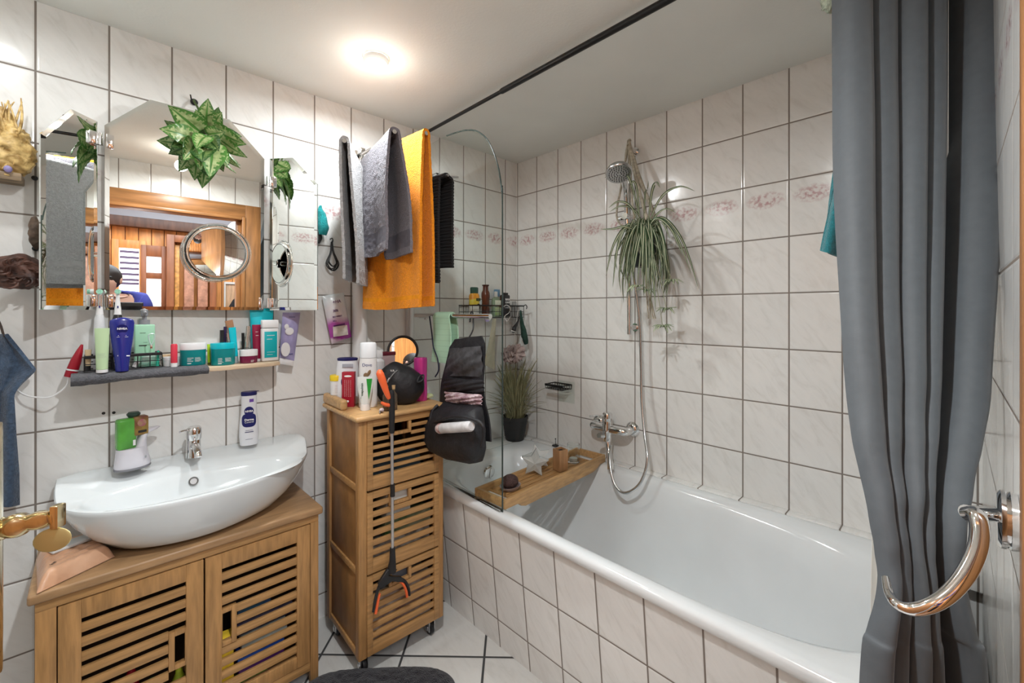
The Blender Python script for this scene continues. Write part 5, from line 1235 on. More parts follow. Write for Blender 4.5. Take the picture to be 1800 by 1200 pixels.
# blue lotion bottle (standing on a narrow foot)
nblue = mat('deep_blue_plastic', (.012, .018, .20), .22, coat=.4)
c, h, w, wr = slot(192, 237, 558, 652, -.120); c.z = ZS
o = thing('hand_lotion_bottle', 'deep blue hand cream bottle with a round logo on the grey cloth', 'bottle', c)
g = G(); rs = []
prof = [(0, .54, .62), (.02, .56, .64), (.10, .57, .64), (.30, .68, .60), (.55, .86, .50), (.75, .95, .42), (.90, .985, .30), (.945, .94, .26), (.97, .74, .22), (.99, .42, .16), (1.0, .10, .06)]
for t_, a, bq in prof: rs.append([Vector((w*.5*a*math.cos(q), w*.5*bq*math.sin(q), h*t_)) for q in [2*PI*k/40 for k in range(40)]])
g.rings(rs); g.build('body', nblue, o, local=True)
g = G(); g.lathe([(.0001, 0), (.0125, 0), (.0125, .0008), (.0001, .0008)], (0, 0, 0), 32, sy=1, M=Matrix.Translation((0, -w*.5*.44, h*.79)) @ Matrix.Rotation(R(97), 4, 'X')); g.build('logo_disc', mat('darker_blue', (.006, .01, .12), .3), o, local=True)
text('NIVEA', .0078, ink_w, o, (0, -w*.5*.475, h*.79), rot=(R(97), 0, 0), bold=.0003)
g = G(); g.box(-.009, .009, -.0118, -.0112, h*.66, h*.66+.0012); g.box(-.012, .013, -.0123, -.0117, h*.635, h*.635+.0008); g.box(-.013, .013, -.0143, -.0137, h*.28, h*.30, M=Matrix.Rotation(R(4), 4, 'Y')); g.build('print', ink_w, o, local=True)
g = G(); g.ball((0, -.0125, h*.50), (.006, .0012, .006), 14, 8); g.build('picture', mat('almond_picture', (.70, .45, .28), .5, var=.3, vscale=90, col2=(.85, .8, .7)), o, local=True)
# mint pump bottle
c, h, w, wr = slot(236, 272, 540, 640, -.045); c.z = ZS
zb_ = slot(236, 272, 570, 645, -.045)[1]
o = thing('pump_bottle', 'square mint green pump bottle with a grey pump behind the blue bottle', 'bottle', c)
bh = W(254, 570, y=-.045).z-ZS
g = G(); g.box(-w*.5, w*.5, -.016, .016, 0, bh, .004, seg=3); g.build('body', mintg, o, local=True)
g = G(); g.lathe([(.0001, bh), (.013, bh), (.013, bh+.014), (.0001, bh+.014)], (0, 0, 0), 28); g.cyl((0, 0, bh+.014), (0, 0, bh+.034), .0055, n=14); g.lathe([(.0085, bh+.026), (.009, bh+.042), (.0001, bh+.043)], (0, 0, 0), 20); g.tube([(0, 0, bh+.038), (0, -.02, bh+.038), (0, -.03, bh+.034)], [.005, .0042, .0035], n=10); g.build('pump', grey_pl, o, local=True)
lines(o, -.012, .008, bh*.80, bh*.80, -.0163, 1, ink, None, 1, 3, .0012); lines(o, -.014, .012, bh*.50, bh*.50, -.0163, 1, ink, None, 1, 3, .003); lines(o, -.004, .010, bh*.58, bh*.58, -.0163, 1, ink, None, 1, 4, .0006)
# electric toothbrushes
def ebrush(label, px, body, ring, y):
    c = W(px, 645, y=y); c.z = ZS; zt2 = W(px, 510, y=y).z-ZS; zb2 = W(px, 553, y=y).z-ZS
    o = thing('electric_toothbrush', label, 'toothbrush', c, 0, 'electric toothbrushes')
    G().lathe([(.0001, 0), (.0125, 0), (.0135, .004), (.0135, zb2*.6), (.0115, zb2*.93), (.0085, zb2), (.0001, zb2)], (0, 0, 0), 28).build('handle', body, o, local=True)
    g = G(); g.lathe([(.0085, zb2+.0005), (.0078, zb2+.012), (.0045, zt2-.022), (.0040, zt2-.008), (.0001, zt2-.006)], (0, 0, 0), 20); g.cyl((0, .003, zt2-.004), (0, -.006, zt2-.004), .0075, n=20); g.build('brush_neck', white_pl, o, local=True)
    g = G(); g.cyl((0, -.0062, zt2-.004), (0, -.013, zt2-.004), .0072, n=20); g.build('bristles', mat('mint_bristles', (.30, .60, .45), .8, var=.3, vscale=300), o, local=True)
    g = G(); g.box(-.0016, .0016, -.0092, -.0060, zb2+.020, zb2+.026); g.build('mark', ink_b, o, local=True)
    return o
ebrush('white electric toothbrush with a pale brush head behind the pale green tube', 175, mat('silver_white_plastic', (.62, .63, .64), .3), None, -.050)
ebrush('black electric toothbrush between the pale green tube and the blue bottle', 207, black_pl, None, -.050)
# wire basket on the shelf
wbk = thing('wire_basket', 'small black wire basket on the grey cloth of the shelf', 'basket', (-1.70, -.065, ZS))
x0 = W(148, 610, y=-.105).x; x1 = W(285, 610, y=-.105).x
g = G(); wirebox(g, x0, x1, -.103, -.020, ZS+.002, ZS+.043, 6, 2, 2, r=.0014, rim=.0022); g.build('wires', black_metal, wbk)
g = G(); g.box(x0, x1, -.1065, -.1035, ZS+.038, ZS+.047, .001); g.box(x0, x0+.003, -.1035, -.02, ZS+.038, ZS+.047, .001); g.box(x1-.003, x1, -.1035, -.02, ZS+.038, ZS+.047, .001); g.build('rim_band', black_pl, wbk)
# in the basket
o, h, rw = tube('foundation_tube', 'tiny beige tube with a black cap at the left end of the wire basket', 149, 161, 611, 648, -.088, ZS+.004, mat('beige_tube', (.55, .42, .25), .4), black_pl, .014)
c, h, w, wr = slot(245, 282, 616, 648, -.080); g = G(); g.box(c.x-w*.42, c.x+w*.3, -.085, -.060, ZS+.004, ZS+.036, .002); 
fb = g.build('floss_box', mat('mint_white_box', (.62, .78, .68), .35, var=.4, vscale=45, col2=(.10, .45, .30))); tag(fb, 'mint and white small box inside the wire basket', 'box')
c = W(277, 640, y=-.088); g = G(); g.tube([(c.x, -.088, ZS+.004), (c.x+.002, -.085, ZS+.050)], [.004, .003], n=10); tag(g.build('green_stick', mat('green_stick', (.02, .42, .28), .35)), 'slim green stick at the right end of the wire basket', 'stick')
c = W(236, 640, y=-.09); g = G(); g.tube([(c.x, -.088, ZS+.006), (c.x+.008, -.088, ZS+.022)], .006, n=14); tag(g.build('white_cap_stick', white_pl), 'small white capsule leaning in the wire basket', 'capsule')
nc = thing('nail_clipper', 'pale nail clipper clipped on the basket rim, right of the blue bottle', 'nail clipper', W(268, 610, y=-.109))
g = G(); g.tube([W(262, 588, y=-.110), W(271, 587, y=-.110), W(271, 596, y=-.110), W(266, 606, y=-.110), W(262, 597, y=-.110)], .0018, n=8, smooth=4, closed=True); g.build('lever', mat('mint_steel', (.55, .72, .66), .3, .4), nc)
g = G(); p = W(266, 608, y=-.110); g.box(p.x-.003, p.x+.003, -.1105, -.1068, p.z-.008, p.z+.003, .0008); g.build('jaw', chrome, nc)
# red tube at the shelf end
rt = thing('red_tube', 'dark red tube standing at the very left end of the shelf', 'tube', W(141, 662, y=-.10))
redp = mat('dark_red_plastic', (.30, .008, .02), .3)
P0_, P1_ = W(140, 661, y=-.075), W(151, 605, y=-.075); P0_.x = -1.821; P1_.x = -1.797; 
g = G(); g.tube([P0_.lerp(P1_, .24), P0_.lerp(P1_, .5), P0_.lerp(P1_, .8), P1_], [.0125, .0115, .007, .0025], n=24); g.build('tube_body', redp, rt)
g = G(); g.tube([P0_, P0_.lerp(P1_, .19)], [.0125, .0128], n=24); g.build('cap', redp, rt); g = G(); g.tube([P0_.lerp(P1_, .195), P0_.lerp(P1_, .235)], [.0132, .0132], n=24); g.build('white_ring', white_pl, rt)
g = G(); g.tube([P0_+Vector((-.002, -.004, .0)), W(115, 680, y=-.07), W(90, 697, y=-.06), W(64, 698, y=-.045), W(44, 694, y=-.035), W(31, 686, y=-.02)], .0022, n=8, smooth=8)
tag(g.build('charging_cable', white_pl), 'white charging cable drooping from the shelf end to the left', 'cable')
# right half of the shelf
o, h, rw = tube('lime_tube', 'narrow lime green tube between the two teal jars', 364, 373, 606, 642, -.060, ZB, mat('lime_plastic', (.45, .70, .03), .35), mat('dark_olive', (.10, .14, .02), .4), .008)
mk = W(395, 605, y=-.060)
cup = thing('makeup_cup', 'clear low cup holding make-up behind the teal-lidded jar', 'cup', (W(402, 640, y=-.05).x, -.050, ZB))
cxm = W(402, 640, y=-.05).x
g = G(); g.lathe([(.0001, 0), (.024, 0), (.025, .002), (.026, .034), (.0245, .034), (.0235, .004), (.0001, .0035)], (0, 0, 0), 36, sx=1.05, sy=.85); g.build('cup', clear, cup, local=True)
def stick(name, label, cat, a, b, y, r, m, z0=None, m2=None, n=20, flat=1.):
    p0, p1 = W(*a, y=y), W(*b, y=y)
    if z0 is not None: p0.z = z0
    o = thing(name, label, cat, p0); k = p0.lerp(p1, .42)
    g = G(); g.tube([p0, k], [r, r], n=n); g.build('base', m2 or m, o); g = G(); g.tube([k.lerp(p1, .01), p1], [r*1.0, r*flat], n=n); g.build('cap', m, o); return o
zc_ = ZB+.006
rose = mat('rose_gold', (.62, .42, .36), .2, .8); 
stick('lipstick', 'black lipstick with a rose window in the make-up cup', 'lipstick', (389, 640), (390, 580), -.050, .0075, black_pl, zc_, rose, 4)
stick('nail_polish', 'dark violet slim bottle in the make-up cup', 'nail polish', (394, 640), (396, 574), -.040, .005, mat('violet_black', (.03, .02, .07), .3), zc_)
stick('lipstick', 'silver and rose gold lipstick in the make-up cup, leaning left', 'lipstick', (407, 640), (402, 585), -.052, .0075, rose, zc_, steel)
g = G(); p0, p1 = W(412, 600, y=-.042), W(402, 563, y=-.046)
dd = (p1-p0).normalized(); sd_ = Vector((dd.z, 0, -dd.x)); rs = []
for t_, a, bq in ((0, .008, .006), (.5, .0095, .004), (.85, .0115, .0015), (1, .012, .001)):
    c_ = p0.lerp(p1, t_); rs.append([c_+sd_*a*math.cos(q)+Vector((0, 1, 0))*bq*math.sin(q) for q in [2*PI*k/20 for k in range(20)]])
g.rings(rs); p0.z -= 0
tag(g.build('bronze_tube', mat('bronze_tube', (.42, .22, .12), .3, .3)), 'bronze foil tube sticking out of the make-up cup, tilted left', 'tube')
o, h, rw = tube('teal_tube', 'slim teal tube standing on a teal foot right of the make-up cup', 408, 421, 577, 618, -.060, ZB+.028, teal_l, teal_p, .006, tilt=R(-4)) if False else tube('teal_tube', 'slim teal tube with a clear foot right of the make-up cup', 408, 421, 577, 640, -.066, ZB, teal_l, mat('clear_foot', (.6, .65, .68), .15, trans=.5, ior=1.2), .024, tilt=R(-5))
stick('eyebrow_pencil', 'yellow and black stick beside the silver tube', 'stick', (428, 640), (427, 585), -.050, .0045, black_pl, ZB, mat('yellow_stick', (.7, .6, .03), .4))
stick('silver_tube', 'tall silver mascara tube leaning right, left of the crimson tube', 'tube', (431, 640), (437, 573), -.066, .0068, mat('champagne_metal', (.55, .50, .44), .22, .8), ZB, mat('dark_silver', (.25, .24, .22), .25, .8))
o, h, rw = tube('crimson_tube', 'crimson tube standing on a white cap behind the magenta jar', 443, 461, 573, 637, -.052, ZB, mat('crimson_plastic', (.25, .008, .045), .3), white_pl, .010); lines(o, -.006, .006, h*.80, h*.80, 0, 1, ink_w, rw, .3, 3, .0012); lines(o, -.006, .006, h*.70, h*.70, 0, 1, ink_w, rw, .4, 3, .0014)
o, h, rw = tube('big_teal_tube', 'large turquoise tube standing upside behind the white bottle', 439, 481, 549, 640, -.030, ZB, teal_l, teal_l, .012); lines(o, -.010, .010, h*.72, h*.72, 0, 1, ink_w, rw, .2, 3, .0022)
c, h, w, wr = slot(459, 489, 566, 638, -.075); c.z = ZB
o = thing('white_lotion_bottle', 'white flat bottle with a turquoise label at the right end of the shelf', 'bottle', c)
g = G(); g.box(-w*.5, w*.5, -.012, .012, 0, h*.80, .005, seg=3); g.build('body', mat('milky_plastic', (.68, .68, .68), .3), o, local=True)
g = G(); g.box(-w*.48, w*.48, -.0125, .0125, h*.805, h, .003, seg=3); g.build('cap', mat('cap_white', (.75, .75, .76), .3), o, local=True)
g = G(); g.box(-w*.36, w*.38, -.0128, -.0121, h*.09, h*.72, .0002); lb_ = g.build('label', mat('turquoise_label', (.0, .36, .40), .4), o, local=True)
for k, zz in enumerate((.62, .53, .22, .16)): lines(o, -w*.22, w*.26, h*zz, h*zz, -.0130, 1, ink_w, None, 1, k, .0016 if k < 2 else .0008)

# ------------------------------------------------------------------ hanging packets right of the shelf
def packet(name, label, q, y, bulge, m, clr=None):
    A_, B_, C_, D_ = [W(a, b, y=y) for a, b in q]; g = G(); g.sharp = 60
    def f(u, v):
        p = A_.lerp(B_, u).lerp(D_.lerp(C_, u), v); k = (math.sin(PI*u)**.6)*(math.sin(PI*min(1, max(0, v)))**.5)
        p.y -= bulge*k*(1+.25*noise.noise(Vector((u*5, v*6, 0)))); return p
    def fb(u, v):
        p = A_.lerp(B_, u).lerp(D_.lerp(C_, u), v); p.y += .002; return p
    g.grid(f, 18, 26); g.grid(fb, 2, 2)
    o = g.build(name, m); tag(o, label, 'packet'); return o
pk = thing('stain_remover_pack', 'white and purple powder pouch hanging on the wall under the hair ties', 'packet', (-1.07, -.02, 1.10))
pm = grad_mat('pouch_print', [(0, (.55, .50, .52)), (.07, (.70, .55, .65)), (.12, (.38, .045, .34)), (.38, (.48, .10, .42)), (.55, (.72, .66, .70)), (.85, (.74, .78, .80)), (1, (.62, .70, .72))], 0, .205, .25)
qd = [(566, 520), (604, 514), (618, 592), (583, 605)]
def pouchf(q, y, bulge, back=False):
    A_, B_, C_, D_ = [W(a, b, y=y) for a, b in q]
    def f(u, v):
        p = A_.lerp(B_, u).lerp(D_.lerp(C_, u), v); k = (max(0, math.sin(PI*u))**.6)*(max(0, math.sin(PI*v))**.5)
        p.y -= (bulge*k*(1+.25*noise.noise(Vector((u*5, v*6, 0)))) if not back else -.001); return p
    return f
g = G(); g.sharp = 60; g.grid(pouchf(qd, -.028, .022), 20, 28); g.grid(pouchf(qd, -.028, 0, True), 2, 2); g.build('pouch', pm, pk)
oq = [(560, 508), (607, 503), (623, 598), (578, 611)]
Wn = lambda a, b: W(a, b, y=-.0555)
for body, size, a, b, dx in (('+HA', .017, 592, 530, 0), ('30%', .013, 590, 546, 0), ('BIO WIRKT', .0075, 593, 556, 0), ('300 g', .006, 588, 564, 0)):
    p = Wn(a, b)-Vector(pk.location); text(body, size, mat('purple_ink', (.10, .02, .12), .4), pk, p, rot=(R(90), R(-9), 0), bold=.0004)
g = G(); p = Wn(597, 571); g.box(-.024, .022, 0, .0008, -.003, .003, M=Matrix.Translation(p) @ Matrix.Rotation(R(-9), 4, 'Y')); g.build('purple_bar', mat('purple_ink', (.1, .02, .12)), pk)
g = G(); g.sharp = 60; g.grid(pouchf([(585, 574), (610, 571), (612, 588), (586, 592)], -.052, .004), 8, 8, .0005); g.build('pale_patch', mat('pale_patch', (.66, .60, .56), .35, var=.2, vscale=40), pk)
pt = thing('hair_treatment_pack', 'white and lilac tube in a clear sleeve hanging right of the shelf', 'packet', (-1.245, -.03, 1.04))
lil = mat('lilac_print', (.36, .33, .56), .3, var=.12, vscale=20)
q2 = [(497, 549), (528, 549), (517, 634), (491, 628)]
g = G(); g.sharp = 60; g.grid(pouchf(q2, -.045, .014), 18, 26); g.grid(pouchf(q2, -.045, 0, True), 2, 2); g.build('tube_body', lil, pt)
wp_ = mat('white_print', (.74, .74, .76), .3)
for (a, b, rx, rz2) in ((502, 614, .016, .026), (509, 582, .015, .014), (504, 574, .008, .010)):
    p = W(a, b, y=-.0615); g = G(); g.ball(p, (rx, .0012, rz2), 20, 10); g.build('white_blot', wp_, pt)
g = G(); g.sharp = 60; g.grid(pouchf([(492, 629), (516, 634), (515, 643), (490, 639)], -.045, .006), 8, 5, .001); g.build('cap', white_pl, pt)
g = G(); p = W(513, 557, y=-.0625); g.box(-.010, .012, 0, .0006, -.0010, .0010, M=Matrix.Translation(p)); p = W(512, 622, y=-.056); g.box(-.012, .006, 0, .0006, -.0010, .0010, M=Matrix.Translation(p)); g.build('print', ink_b, pt)
# hair ties on a hook
ht = thing('hair_ties', 'bundle of black hair ties on a small wall hook left of the towels', 'hair ties', W(582, 470, y=-.02))
random.seed(4)
c0 = W(583, 424, y=-.018); c1 = W(583, 462, y=-.022)
for k in range(6):
    a0 = c0+Vector((random.uniform(-.003, .003), 0, random.uniform(-.004, .004))); r0 = random.uniform(.020, .029); cc = c1+Vector((random.uniform(-.006, .006), -.006+random.uniform(-.004, .004), random.uniform(-.01, .012)))
    g = G(); g.tube([a0, (a0+cc)/2+Vector((.006, 0, 0)), cc+Vector((r0*.8, 0, 0)), cc+Vector((0, -.003, -r0)), cc+Vector((-r0*.8, 0, 0)), (a0+cc)/2+Vector((-.006, -.002, 0))], .0019, n=8, smooth=7, closed=True); g.build('band', black_pl, ht)
g = G(); g.tube([c0+Vector((0, .015, .01)), c0+Vector((0, -.004, .012)), c0+Vector((0, -.012, .002)), c0+Vector((0, -.006, -.006))], .0025, n=8, smooth=5); g.build('hook', black_pl, ht)
# teal cloth and black clip right behind the mirror wing
g = G(); g.sharp = 60; g.tube([W(563, 362, y=-.03), W(565, 378, y=-.035), W(568, 398, y=-.04), W(566, 412, y=-.035)], [.006, .016, .022, .014], n=16, smooth=6); g.jitter(.004, 50)
tag(g.build('teal_scrunchie', terry('teal_cloth', (.01, .28, .29), .2)), 'turquoise cloth hanging on the wall right of the mirror wing', 'cloth')
g = G(); g.tube([W(561, 408, y=-.02), W(563, 418, y=-.02), W(560, 428, y=-.02)], [.006, .008, .003], n=12, smooth=4); tag(g.build('black_clip', black_pl), 'small black clip under the turquoise cloth beside the mirror', 'clip')

# ------------------------------------------------------------------ pothos on the mirror
pth = thing('hanging_ivy', 'bunch of variegated green leaves hanging over the top of the mirror', 'plant', W(360, 260, y=-.07))
pm1 = mat('pothos_green', (.07, .20, .035), .35, var=.25, vscale=30); pm2 = mat('pothos_dark', (.03, .10, .02), .4, var=.25, vscale=30)
def pleaf(base, tip, w, yb, yt, m, fold=.14, droop=.0):
    b = W(*base, y=yb); t = W(*tip, y=yt); ax = (t-b); L_ = ax.length; ax.normalize(); view = (CAM-b).normalized(); sd = ax.cross(view).normalized(); up = sd.cross(ax).normalized()
    if up.dot(view) < 0: up = -up
    wm = w*dep(b)/FPX*.50; rl_ = (hash((base, tip)) % 100)/100-.5; sd, up = (sd*math.cos(rl_)+up*math.sin(rl_)), (up*math.cos(rl_)-sd*math.sin(rl_))
    def f(u, v):
        wv = wm*(1-(1-min(1, v/.30))**2.2)**.5 if v < .30 else wm*(1-((v-.30)/.70)**1.75)
        k = (u-.5)*2
        vein = .0010*math.sin(v*40-abs(k)*12)*abs(k)
        return b+ax*L_*(v-.10*(1-v)*abs(k)**2*(1 if v < .35 else .0))+sd*max(wv, .0004)*k+up*(fold*wv*abs(k)+L_*.10*math.sin(PI*v)+vein)
    def pal(i, j):
        k = abs((i+.5)/18-.5)*2; v = (j+.5)/22
        return 1 if k < .80-.16*math.sin(j*2.1)-.5*v*v and .06 < v < .94 and k > .07 else 0
    g = G(); g.sharp = 80; g.grid(f, 18, 22, .0006, pal); return g.build('leaf', [m, m if m is pm2 and False else (pm3 if m is pm1 else pm4)], pth)
pm3 = mat('pothos_pale', (.26, .38, .12), .35, var=.35, vscale=70, col2=(.46, .55, .26), detail=4, bump=.3, bscale=120); pm4 = mat('pothos_mid', (.10, .22, .05), .4, var=.4, vscale=60, col2=(.26, .38, .13))
PL = [((352, 232), (295, 185), 42, -.06, -.12, 0), ((340, 246), (280, 226), 38, -.07, -.11, 0), ((362, 225), (366, 173), 30, -.05, -.09, 0), ((350, 222), (344, 192), 26, -.05, -.10, 0), ((372, 222), (390, 197), 28, -.05, -.10, 0), ((375, 215), (384, 188), 20, -.05, -.08, 1),
      ((378, 228), (433, 254), 36, -.06, -.12, 0), ((382, 240), (435, 277), 26, -.06, -.11, 0), ((384, 236), (425, 240), 24, -.05, -.08, 1), ((372, 250), (368, 313), 44, -.08, -.13, 0), ((352, 258), (352, 300), 34, -.08, -.12, 0), ((345, 250), (322, 282), 34, -.08, -.12, 0),
      ((338, 252), (300, 258), 30, -.05, -.09, 1), ((362, 262), (356, 285), 40, -.10, -.14, 1), ((380, 258), (402, 290), 24, -.07, -.10, 0), ((385, 262), (423, 296), 13, -.06, -.09, 0), ((350, 235), (330, 215), 30, -.04, -.06, 1), ((365, 245), (385, 265), 34, -.10, -.13, 1), ((362, 240), (345, 262), 30, -.11, -.14, 0), ((366, 236), (396, 232), 26, -.09, -.13, 0), ((358, 268), (378, 305), 26, -.06, -.09, 1)]
for b, t, w, yb, yt, k in PL: pleaf(b, t, w, yb, yt, pm2 if k else pm1)
g = G(); g.tube([W(341, 176, y=-.004), W(342, 180, y=-.02), W(350, 195, y=-.04), W(360, 235, y=-.07)], .0035, n=8, smooth=6); g.build('stem', mat('leaf_stem', (.06, .10, .03), .6), pth)
hk2 = thing('adhesive_hook', 'small black wall hook above the mirror that holds the leaves', 'hook', W(341, 182, y=-.01))
g = G(); p = W(341, 180, y=0); g.lathe([(.0001, 0), (.010, 0), (.011, .004), (.008, .008), (.0001, .009)], (p.x, -.0005, p.z), 18, M=Matrix.Rotation(R(90), 4, 'X')); g.tube([(p.x-.008, -.006, p.z+.006), (p.x-.012, -.016, p.z+.016)], .002, n=8); g.build('hook_body', black_pl, hk2)
# ------------------------------------------------------------------ on the wash basin
ZL = .7655
c = W(229, 822, z=ZL); c = Vector((-1.690, -.066, ZL))
sd = thing('soap_dispenser', 'white no-touch soap dispenser with a green refill on the left of the basin ledge', 'dispenser', c, R(14))
wl = mat('lilac_white_plastic', (.66, .65, .70), .25)
g = G(); g.lathe([(.0001, 0), (.043, 0), (.044, .003), (.043, .006), (.0001, .006)], (0, 0, 0), 44, sy=.72); g.build('foot', mat('dark_grey_plastic', (.20, .20, .22), .4), sd, local=True)  # plain dark grey foot
g = G(); g.sharp = 60
rs = []
for z, a, bq, dx in ((.006, .042, .030, 0), (.012, .0435, .031, 0), (.030, .040, .030, -.001), (.055, .0365, .028, -.002), (.062, .036, .0275, -.002)):
    rs.append([Vector((dx+a*math.cos(q), bq*math.sin(q), z)) for q in [2*PI*k/44 for k in range(44)]])
g.rings(rs); g.build('body', wl, sd, local=True)
g = G(); g.sharp = 60; rs = []
for z, x0, x1, bq in ((.058, .000, .034, .022), (.075, .008, .033, .019), (.090, .014, .034, .017), (.098, .014, .040, .016), (.104, .012, .060, .015), (.109, .014, .068, .013), (.111, .020, .064, .010)):
    rs.append([Vector(((x0+x1)/2+(x1-x0)/2*math.cos(q), bq*math.sin(q), z)) for q in [2*PI*k/36 for k in range(36)]])
g.rings(rs); g.build('spout', wl, sd, local=True)
g = G(); g.box(-.038, .006, -.016, .016, .060, .150, .007, seg=3); g.build('refill', mat('green_soap', (.10, .36, .06), .2, var=.2, vscale=20), sd, local=True)
g = G(); g.box(-.002, .034, -.0168, .0145, .096, .152, .004); rl = g.build('refill_label', mat('honey_label', (.70, .50, .10), .4, var=.5, vscale=38, col2=(.16, .05, .03)), sd, local=True)
g = G(); g.box(.008, .028, -.0176, -.0168, .104, .111); g.build('dark_stripe', ink, sd, local=True)
g = G(); g.ball((.017, -.0170, .133), (.011, .0010, .011), 20, 8); g.build('round_print', mat('round_print', (.62, .42, .22), .4, var=.4, vscale=80, col2=(.35, .08, .14)), sd, local=True)
g = G(); g.lathe([(.0001, 0), (.010, 0), (.011, .003), (.016, .010), (.0165, .014), (.012, .019), (.0001, .020)], (.004, .006, .146), 24); g.build('cap', mat('dark_green_cap', (.03, .06, .045), .35), sd, local=True)
g = G(); g.ball((.022, -.0298, .034), (.0022, .0008, .0045), 12, 8); g.build('drop_mark', ink_g, sd, local=True)
g = G(); g.box(-.004, .002, -.0172, -.0164, .070, .086); g.build('barcode', ink_w, sd, local=True)
# body lotion bottle
c = Vector((-1.381, -.050, ZL)); lh = W(433, 688, y=-.05).z-ZL
lo = thing('lotion_bottle', 'white and dark blue body lotion bottle on the right of the basin ledge', 'bottle', c, R(-8))
whp = mat('lotion_white', (.74, .75, .78), .25, coat=.3)
g = G(); g.sharp = 60; rs = []
for t_, a in ((0, .86), (.02, .92), (.18, 1.0), (.42, .96), (.58, .84), (.75, .78), (.88, .80), (.925, .78)): rs.append([Vector((.0300*a*math.cos(q), .0175*a*math.sin(q), lh*t_)) for q in [2*PI*k/40 for k in range(40)]])
g.rings(rs); g.build('body', whp, lo, local=True)
g = G(); g.lathe([(.0235, lh*.926), (.0245, lh*.935), (.0245, lh*.985), (.023, lh), (.0001, lh)], (0, 0, 0), 40, sy=.62); g.box(.016, .030, -.002, .002, lh*.985, lh*.998, .0006); g.build('flip_cap', mat('navy_cap', (.012, .014, .10), .3), lo, local=True)
nv = mat('navy_print', (.012, .016, .12), .3)
def patch(o, pts, y0, m, name='label', a0=.0300, b0=.0175, off=.0005):
    """flat print wrapped on an elliptical body"""
    g = G(); n = len(pts); cx_ = sum(p[0] for p in pts)/n; cz_ = sum(p[1] for p in pts)/n
    def P(x, z, k): return Vector((x, -(b0*k*math.sqrt(max(0, 1-(x/(a0*k))**2))+off), z))
    def kk(z):
        t_ = z/lh; L_ = ((0, .86), (.02, .92), (.18, 1.0), (.42, .96), (.58, .84), (.75, .78), (.88, .80), (1, .78))
        for (t0, k0), (t1, k1) in zip(L_, L_[1:]):
            if t0 <= t_ <= t1: return k0+(k1-k0)*(t_-t0)/(t1-t0)
        return .8
    rings_ = []
    for f in (.02, .35, .7, 1.0): rings_.append([P(cx_+(x-cx_)*f, cz_+(z-cz_)*f, kk(cz_+(z-cz_)*f)) for x, z in pts])
    g.rings(rings_, True, False); return g.build(name, m, o, local=True)
def circ(cx_, cz_, rx, rz, n=28, e=2): return [(cx_+rx*math.copysign(abs(math.cos(q))**(2/e), math.cos(q)), cz_+rz*math.copysign(abs(math.sin(q))**(2/e), math.sin(q))) for q in [2*PI*k/n for k in range(n)]]
patch(lo, circ(-.001, lh*.64, .0145, lh*.085), 0, nv, 'logo_disc', off=.0008); patch(lo, circ(-.001, lh*.47, .0215, lh*.125, 28, 3.2), 0, nv, 'blue_label')
patch(lo, [(.000, lh*.865), (.013, lh*.865), (.013, lh*.805), (.000, lh*.805)], 0, mat('violet_print', (.14, .06, .34), .4), 'violet_tag')
text('NIVEA', .0088, ink_w, lo, (-.001, -.0165, lh*.64), bold=.0003); text('Derma', .0100, ink_w, lo, (-.001, -.0180, lh*.485), bold=.0003); text('Control', .0085, ink_w, lo, (-.001, -.0180, lh*.440))
g = G(); g.box(-.012, .010, -.0182, -.0178, lh*.285, lh*.290); g.box(-.014, .012, -.0182, -.0178, lh*.25, lh*.262); g.box(-.012, .010, -.0180, -.0176, lh*.12, lh*.124); g.build('small_print', nv, lo, local=True)
# packet of wipes on the cabinet top
wp = thing('wipes_packet', 'peach coloured packet of wipes with a white flap on the left of the cabinet', 'packet', (-1.81, -.20, .581), 0)
WA, WB, WC, WD = [Vector(p) for p in ((-1.868, -.302, 0), (-1.733, -.222, 0), (-1.775, -.078, 0), (-1.882, -.098, 0))]
def wipf(u, v):
    p = WA.lerp(WB, u).lerp(WD.lerp(WC, u), v); e = min(1, min(u, 1-u)/.16); e2 = min(1, min(v, 1-v)/.10); k = math.sin(e*PI/2)*math.sin(e2*PI/2)
    return p+Vector((0, 0, .5825+.034*k**.7+.0035*noise.noise(Vector((u*9, v*13, 1)))*k))
g = G(); g.sharp = 70; g.grid(wipf, 34, 40); g.grid(lambda u, v: WA.lerp(WB, u).lerp(WD.lerp(WC, u), v)+Vector((0, 0, .5812)), 2, 2)
bmesh.ops.remove_doubles(g.bm, verts=g.bm.verts, dist=1e-5)
g.build('pack', mat('peach_foil', (.64, .31, .16), .28, var=.22, vscale=9, col2=(.74, .46, .30), bump=.5, bscale=35, bdist=.006), wp)
Mw = Matrix.Translation((-1.812, -.150, .617)) @ Matrix.Rotation(R(22), 4, 'Z')
g = G(); g.box(-.048, .040, -.021, .021, 0, .008, .003, M=Mw, seg=3); g.build('flap', mat('flap_white', (.62, .62, .60), .3), wp)
text('free', .011, ink, wp, (-1.845+1.81, -.245+.20, .6195-.581), rot=(R(8), R(4), R(70)))

